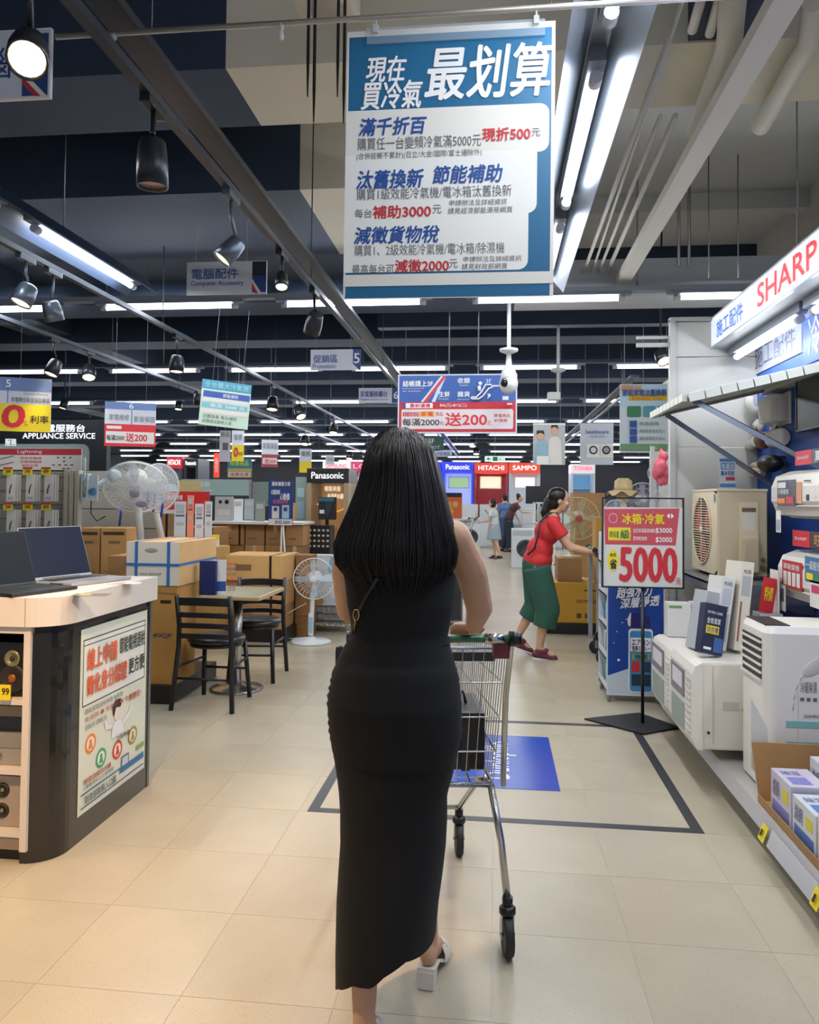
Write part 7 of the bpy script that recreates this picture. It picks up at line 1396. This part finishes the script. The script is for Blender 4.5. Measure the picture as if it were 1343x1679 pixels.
# ---------------- shopping cart
def make_cart(label, loc, rz, name='shopping_cart'):
    """local: pushed towards +y, origin under the rear axle"""
    t = thing(name, label, 'shopping cart', loc, rz=rz, group=None)
    CH = CHROME; RB = M('#1f2023', .6, name='rubber')
    rw, fw, L = .25, .17, .70
    zb, zt = .50, .965
    for x, y in ((-rw, 0), (rw, 0), (-fw, L), (fw, L)):
        w = obj('caster', B().cyl((x-.006*0, y, .15), (x, y, .185), .017).lathe((x, y, .128), [(.022, 0), (.027, .006), (.027, .022), (.018, .03)], n=14), BLACK, t, local=True)
        obj('wheel', B().lathe((x, y, .0655), [(.001, -.010), (.03, -.012), (.045, -.014), (.063, -.014), (.065, -.009), (.065, .009), (.063, .014), (.045, .014), (.03, .012), (.001, .010)], axis='X', n=24), RB, w, local=True)
        obj('fork', B().box(x-.0205, x-.0175, y-.014, y+.014, .055, .135).box(x+.0175, x+.0205, y-.014, y+.014, .055, .135).box(x-.0205, x+.0205, y-.014, y+.014, .131, .136), CH, w, local=True)
        obj('axle', B().cyl((x-.024, y, .0655), (x+.024, y, .0655), .006), CH, w, local=True)
    for s in (-1, 1):
        obj('rear_leg', B().tube([(s*rw, 0, .17), (s*(rw-.015), .04, .34), (s*(rw-.04), .11, .50)], .0125, n=10), CH, t, local=True)
        obj('lower_rail', B().tube([(s*fw, L, .18), (s*(fw+.0), L-.05, .22), (s*(rw-.06), .25, .47), (s*(rw-.04), .11, .50)], .0115, n=10), CH, t, local=True)
        obj('handle_arm', B().tube([(s*rw, .10, .50), (s*rw, .06, .80), (s*rw, -.04, 1.0), (s*rw, -.075, 1.02)], .010, n=8), CH, t, local=True)
        obj('handle_end', B().cyl((s*(rw-.012), -.075, 1.02), (s*(rw+.022), -.075, 1.02), .024, n=16), BLACK, t, local=True)
    obj('front_bar', B().tube([(-fw, L-.03, .205), (fw, L-.03, .205)], .009), CH, t, local=True)
    obj('cross_bar', B().tube([(-rw+.04, .11, .50), (rw-.04, .11, .50)], .009), CH, t, local=True)
    obj('handle_bar', B().cyl((-rw, -.075, 1.02), (rw, -.075, 1.02), .013, n=14), M('#3d6b45', .35, name='green_handle'), t, local=True)
    obj('handle_sleeve', B().cyl((rw-.09, -.075, 1.02), (rw-.03, -.075, 1.02), .0165, n=14), CH, t, local=True)
    obj('coin_lock', B().box(rw-.06, rw-.01, -.07, -.02, .955, 1.01, bv=.006), M('#7a2f34', .4), t, local=True)
    # basket: thick rim and bottom frame, thin wires
    rear = lambda x, z: V((x*(rw-.03*(zt-z)/(zt-zb)), .06+.04*(zt-z)/(zt-zb), z)); yF = .86
    fx_ = lambda z: (.155+.03*(z-zb)/(zt-zb)); ytop = lambda z: yF-.05*(1-(z-zb)/(zt-zb))
    rim = [V((-rw, .06, zt)), V((rw, .06, zt)), V((fx_(zt-.04), yF, zt-.04)), V((-fx_(zt-.04), yF, zt-.04))]
    bot = [V((-rw+.035, .10, zb)), V((rw-.035, .10, zb)), V((fx_(zb), yF-.05, zb+.08)), V((-fx_(zb), yF-.05, zb+.08))]
    obj('basket_rim', B().tube(rim, .006, n=8, closed=True), CH, t, local=True); obj('basket_base_frame', B().tube(bot, .006, n=8, closed=True), CH, t, local=True)
    b = B()
    def mesh(a0, a1, c0, c1, n, rings, r=.0019):
        for i in range(n+1): f = i/n; b.cyl(a0.lerp(a1, f), c0.lerp(c1, f), r, n=5, cap=False)
        for k in range(1, rings+1): f = k/(rings+1); b.cyl(a0.lerp(c0, f), a1.lerp(c1, f), r*1.5, n=5, cap=False)
    mesh(bot[0], bot[1], rim[0], rim[1], 14, 3); mesh(bot[1], bot[2], rim[1], rim[2], 24, 3); mesh(bot[2], bot[3], rim[2], rim[3], 11, 3); mesh(bot[3], bot[0], rim[3], rim[0], 24, 3); mesh(bot[0], bot[3], bot[1], bot[2], 12, 5)
    o = obj('basket_wires', b, CH, t, local=True); o['kind'] = 'stuff'
    obj('child_seat_flap', B().box(-rw+.03, rw-.03, .09, .096, .915, .945), M('#2a2c2f', .5), t, local=True)
    return t
rr_ = V((.048, 2.52, 0)); hd = math.atan2(.06, .70)+.06
ang = .155
Rz = Matrix.Rotation(ang, 3, 'Z'); org = rr_-Rz @ V((.25, 0, 0))
cart = make_cart('chrome wire shopping cart pushed by the person in the black dress', org, ang)
q = WM[cart.name] @ V((.10, .33, .515)); t = thing('tote_bag', 'black boxy bag standing inside the shopping cart', 'bag', q, rz=ang)
obj('bag_body', B().box(-.10, .105, -.13, .16, 0, .20, bv=.02), BG, t, local=True); obj('carry_handle', B().tube([(-.05, -.0, .20), (-.04, 0, .24), (.04, 0, .24), (.05, 0, .20)], .006), BG, t, local=True); obj('side_strap', B().box(.02, .05, -.134, -.13, -.0, .16), M('#26262a', .5), t, local=True)
# ---------------- generic dressed figure
def figure(label, loc, rz, J, s, top, bottom, shoe, hairm=HAIR, skirt=None, face=True, vox=.012, sleeves=.55, hairstyle='tail', extra=None, bot_len=.27, two=None):
    t = thing('person', label, 'person', loc, rz=rz); g = lambda k: V(J[k])*s
    b = B(); hcn = g('head'); hf = V(J.get('face', (0, 1, 0))); head(b, hcn, hf, s)
    capsule(b, hcn-V((0, .01, .07))*s, .048*s, g('neck'), .05*s); capsule(b, g('neck'), .05*s, g('chest'), .09*s)
    for k, w_, d_ in (('chest', .145, .10), ('waist', .125, .09), ('pelvis', .15, .105)): b.ell(g(k), (w_*s*.93, d_*s*.9, .12*s))
    for q in 'LR':
        capsule(b, g('neck'), .045*s, g('sh'+q), .042*s); chain(b, [(g('sh'+q), .044*s), (g('el'+q), .036*s), (g('wr'+q), .025*s)])
        d_ = (g('wr'+q)-g('el'+q)).normalized(); hand(b, g('wr'+q), d_, V((0, 0, 1)) if abs(d_.z) < .8 else V((1 if q == 'R' else -1, 0, 0)), s, .6, -1 if q == 'R' else 1)
        chain(b, [(g('hip'+q), .085*s), (g('kn'+q), .052*s)]); kn, an = g('kn'+q), g('an'+q); chain(b, [(kn, .05*s), (kn.lerp(an, .35)+V((0, -.015, 0))*s, .05*s), (an, .033*s)])
        capsule(b, an, .033*s, g('toe'+q), .028*s)
    skin_mesh('body', b, SK, t, vox=min(vox, .008) if vox < .012 else vox, smooth=3)
    if face: face_parts(t, hcn, hf, s)
    b = B()
    for k, w_, d_ in (('chest', .165, .125), ('waist', .158, .125), ('hem', .176, .14)): b.ell(g(k), (w_*s, d_*s, .13*s))
    capsule(b, g('neck')-V((0, 0, .04))*s, .07*s, g('chest'), .12*s)
    for q in 'LR': e = g('sh'+q).lerp(g('el'+q), sleeves); capsule(b, g('neck')-V((0, 0, .05))*s, .055*s, g('sh'+q), .058*s); capsule(b, g('sh'+q), .06*s, g('sh'+q).lerp(e, .2), .06*s); b.cyl(g('sh'+q), e, .06*s, .066*s, n=16)
    skin_mesh('shirt', b, top, t, vox=vox*.9, smooth=3)
    b = B()
    if skirt:
        c = g('pelvis'); b.lathe(c+V((0, 0, -.38*s)), [(.01, 0), (.205*s, 0), (.19*s, .1*s), (.165*s, .3*s), (.14*s, .44*s), (.01, .45*s)], n=24); skin_mesh('skirt', b, bottom, t, vox=vox, smooth=2)
    else:
        b.ell(g('pelvis'), (.168*s, .138*s, .145*s))
        for q in 'LR':
            kn, an = g('kn'+q), g('an'+q); e = kn.lerp(an, bot_len); b.cyl(g('hip'+q), kn, .125*s, .115*s, n=18).ell(kn, (.113*s,)*3); b.cyl(kn, e, .115*s, .105*s, n=18)
        skin_mesh('trousers', b, bottom, t, vox=vox*.9, smooth=3)
    for q in 'LR':
        an, to = g('an'+q), g('toe'+q); d_ = (to-an); d_.z = 0; d_ = d_.normalized() if d_.length > 0 else V((0, 1, 0)); b = B(); heel = V((an.x, an.y, 0))+V((0, 0, an.z-.085*s)); tilt_ = to-V((0, 0, .03))*s
        h0 = an-V((0, 0, .055))*s-d_*.03*s; capsule(b, h0, .040*s, tilt_+d_*.02*s, .034*s); capsule(b, an-V((0, 0, .03))*s, .042*s, an.lerp(to, .5), .036*s)
        sh = skin_mesh('shoe', b, shoe, t, vox=vox*.7, smooth=2)
        a_ = h0-V((0, 0, .036))*s; z_ = tilt_+d_*.02*s-V((0, 0, .030))*s; x_ = d_.cross(V((0, 0, 1)))*.036*s; obj('sole', B().prism([a_-x_-d_*.035*s, a_+x_-d_*.035*s, z_+x_+d_*.03*s, z_-x_+d_*.03*s], (0, 0, .012*s)), WHITE, sh, local=True)
    b = B(); u = V((0, 0, 1)); f = hf.normalized(); x = f.cross(u); R = Matrix((x, f, u)).transposed()
    b.ell(hcn+V((0, 0, .032))*s-f*.018*s, (.084*s, .098*s, .094*s), R=R).ell(hcn-f*.05*s-u*.03*s, (.072*s, .06*s, .075*s), R=R)
    if hairstyle == 'tail':
        b.ell(hcn-f*.10*s-u*.02*s, (.045*s, .045*s, .05*s)); chain(b, [(hcn-f*.11*s-u*.03*s, .042*s), (hcn-f*.135*s-u*.12*s, .045*s), (hcn-f*.12*s-u*.24*s, .015*s)])
    elif hairstyle == 'bob': b.ell(hcn-f*.03*s-u*.05*s, (.082*s, .075*s, .085*s), R=R)
    skin_mesh('hair', b, hairm, t, vox=.009, smooth=2)
    if extra: extra(t, g)
    return t
J = dict(head=(0, .24, 1.465), face=(0, 1, -.05), neck=(0, .18, 1.33), chest=(0, .13, 1.17), waist=(0, .06, 1.0), hem=(0, .04, .905), pelvis=(0, .03, .86),
         shR=(.165, .17, 1.26), elR=(.20, .33, 1.03), wrR=(.17, .54, .99), shL=(-.165, .17, 1.26), elL=(-.20, .33, 1.03), wrL=(-.17, .54, .99),
         hipR=(.085, .03, .84), knR=(.09, .13, .46), anR=(.085, .055, .095), toeR=(.09, .17, .04), hipL=(-.085, .02, .84), knL=(-.085, .04, .47), anL=(-.085, -.14, .17), toeL=(-.085, -.04, .065))
def straps(t, g):
    obj('bag_strap', B().tube([V((.04, .22, 1.345)), V((.085, .13, 1.345)), V((.135, .05, 1.26)), V((.172, .03, 1.14)), V((.178, .0, 1.02)), V((.15, -.06, .96))], .010, n=6), BG, t, local=True)
    obj('hair_tie', B().tube([g('head')+V((.03*math.cos(a), -.13, -.10+.03*math.sin(a)-.0)) for a in [i*.785 for i in range(8)]], .006, n=5, closed=True), BLACK, t, local=True)
figure('person in red T-shirt, wide green trousers and maroon shoes walking right', (.36, 7.32, 0), -math.pi/2, J, 1.0, M('#c4282c', .7, noise=.05, scale=8, name='red_cotton'), M('#245043', .8, noise=.06, scale=8, name='green_cotton'), M('#5b1f33', .6, name='maroon_fabric'), vox=.011, extra=straps, bot_len=.45)
c2 = make_cart('second chrome shopping cart mostly hidden behind the blue spray can rack', (.97, 7.32, 0), -math.pi/2)
J2 = dict(head=(0, .06, 1.50), face=(0, 1, -.15), neck=(0, .03, 1.36), chest=(0, .02, 1.2), waist=(0, 0, 1.03), hem=(0, 0, .96), pelvis=(0, 0, .90), shR=(.16, .03, 1.29), elR=(.19, .1, 1.05), wrR=(.08, .22, 1.25), shL=(-.16, .03, 1.29), elL=(-.2, .1, 1.03), wrL=(-.15, .3, 1.0),
          hipR=(.085, 0, .86), knR=(.09, .04, .48), anR=(.09, 0, .09), toeR=(.1, .13, .035), hipL=(-.085, 0, .86), knL=(-.09, -.06, .48), anL=(-.1, -.2, .10), toeL=(-.1, -.07, .04))
figure('small far person in pale shirt and grey skirt, hand at the mouth', (-.02, 19.6, 0), 1.3, J2, .93, M('#b9c2c4', .8, name='pale_shirt'), M('#8f9ba3', .8, name='grey_skirt'), BLACK, skirt=True, vox=.016, hairstyle='bob')
J3 = dict(head=(0, .30, 1.55), face=(0, 1, -.5), neck=(0, .2, 1.43), chest=(0, .12, 1.26), waist=(0, .03, 1.08), hem=(0, .0, 1.0), pelvis=(0, -.03, .92), shR=(.19, .18, 1.36), elR=(.24, .34, 1.15), wrR=(.2, .56, 1.14), shL=(-.19, .18, 1.36), elL=(-.24, .2, 1.08), wrL=(-.22, .32, .86),
          hipR=(.09, -.02, .88), knR=(.1, .04, .49), anR=(.1, .0, .09), toeR=(.1, .14, .035), hipL=(-.09, -.02, .88), knL=(-.1, -.05, .49), anL=(-.1, -.22, .10), toeL=(-.1, -.08, .04))
figure('far person in a maroon and dark top bending forward with one arm stretched out', (.40, 22.2, 0), -1.5, J3, 1.0, M('#4a2630', .8, name='maroon_top'), M('#1b2230', .8, name='dark_trousers'), BLACK, vox=.018, hairstyle='short', bot_len=.9)
figure('far person in a blue shirt half hidden behind the bending one', (.30, 23.2, 0), .4, J2, 1.04, M('#4a6a94', .8, name='blue_shirt'), M('#28405f', .8, name='denim'), BLACK, vox=.018, hairstyle='short', bot_len=.9)
c3 = copy_tree(c2, label='far shopping cart in front of the person in the pale shirt', loc=(-.62, 19.4, 0), rz=1.2)
# orange sign right of the hair
board('orange_display', 'orange printed box with black top right of the long hair', 'display box', (716, 808, 757, 850), 9.0, M('#d96a2a', .5), thick=.2, rects=[(716, 808, 757, 815, BLACK), (circle(738, 838, 6), M('#e6a54a', .5)), (circle(748, 826, 4), M('#e9b060', .5))], texts=[('特惠', 732, 822, 750, 832, M('#f0c070', .5), .02)])
o = obj('display_cabinet', B().box(at(716, 850, 9.0).x, at(757, 850, 9.0).x, 9.0, 9.5, 0, at(730, 850, 9).z-.03, bv=.005), M('#2a2c30', .5)); tag(o, 'dark cabinet under the orange printed box beside the hair', 'cabinet')

p = at(1084, 765, 6.6); t = thing('hanging_bag', 'pink crumpled plastic bag hanging at the partition edge', 'bag', (p.x, 6.6, p.z-.2)); PK = M('#c9596a', .35, noise=.25, scale=14, bump=.6, name='pink_plastic')
b = B(); rd = random.Random(2)
for k in range(16): z = rd.uniform(-.13, .09); r = .035*(1.25-abs(z+.03)*4); b.ell((p.x+rd.uniform(-.05, .05)*(1-max(0, z)*5), 6.6+rd.uniform(-.03, .03), p.z+z), (r, r, r*1.4))
b.cyl((p.x, 6.6, p.z+.05), (p.x, 6.6, p.z+.15), .03, .012); skin_mesh('bag', b, PK, t, vox=.009, smooth=2, local=False); obj('hook', B().cyl((p.x, 6.6, p.z+.14), (1.30, 6.6, p.z+.16), .004), STEEL, t)
o = obj('hook_post', B().box(1.29, 1.32, 6.59, 6.62, 0, p.z+.17), PARTF); tag(o, 'slim post behind the partition edge carrying the pink bag', 'post')
p = G(866, 962, 0); t = thing('light_strip', 'small glowing green upright strip left of the green trousers', 'light strip', (p.x, p.y, 0)); obj('base', B().box(p.x-.06, p.x+.1, p.y, p.y+.2, 0, .02), BLACK, t); obj('tube', B().tube([(p.x+.03, p.y, .02), (p.x-.01, p.y, .14), (p.x-.02, p.y, .27)], .018, n=8), M('#35e070', .4, emit=2.2, name='green_glow'), t)
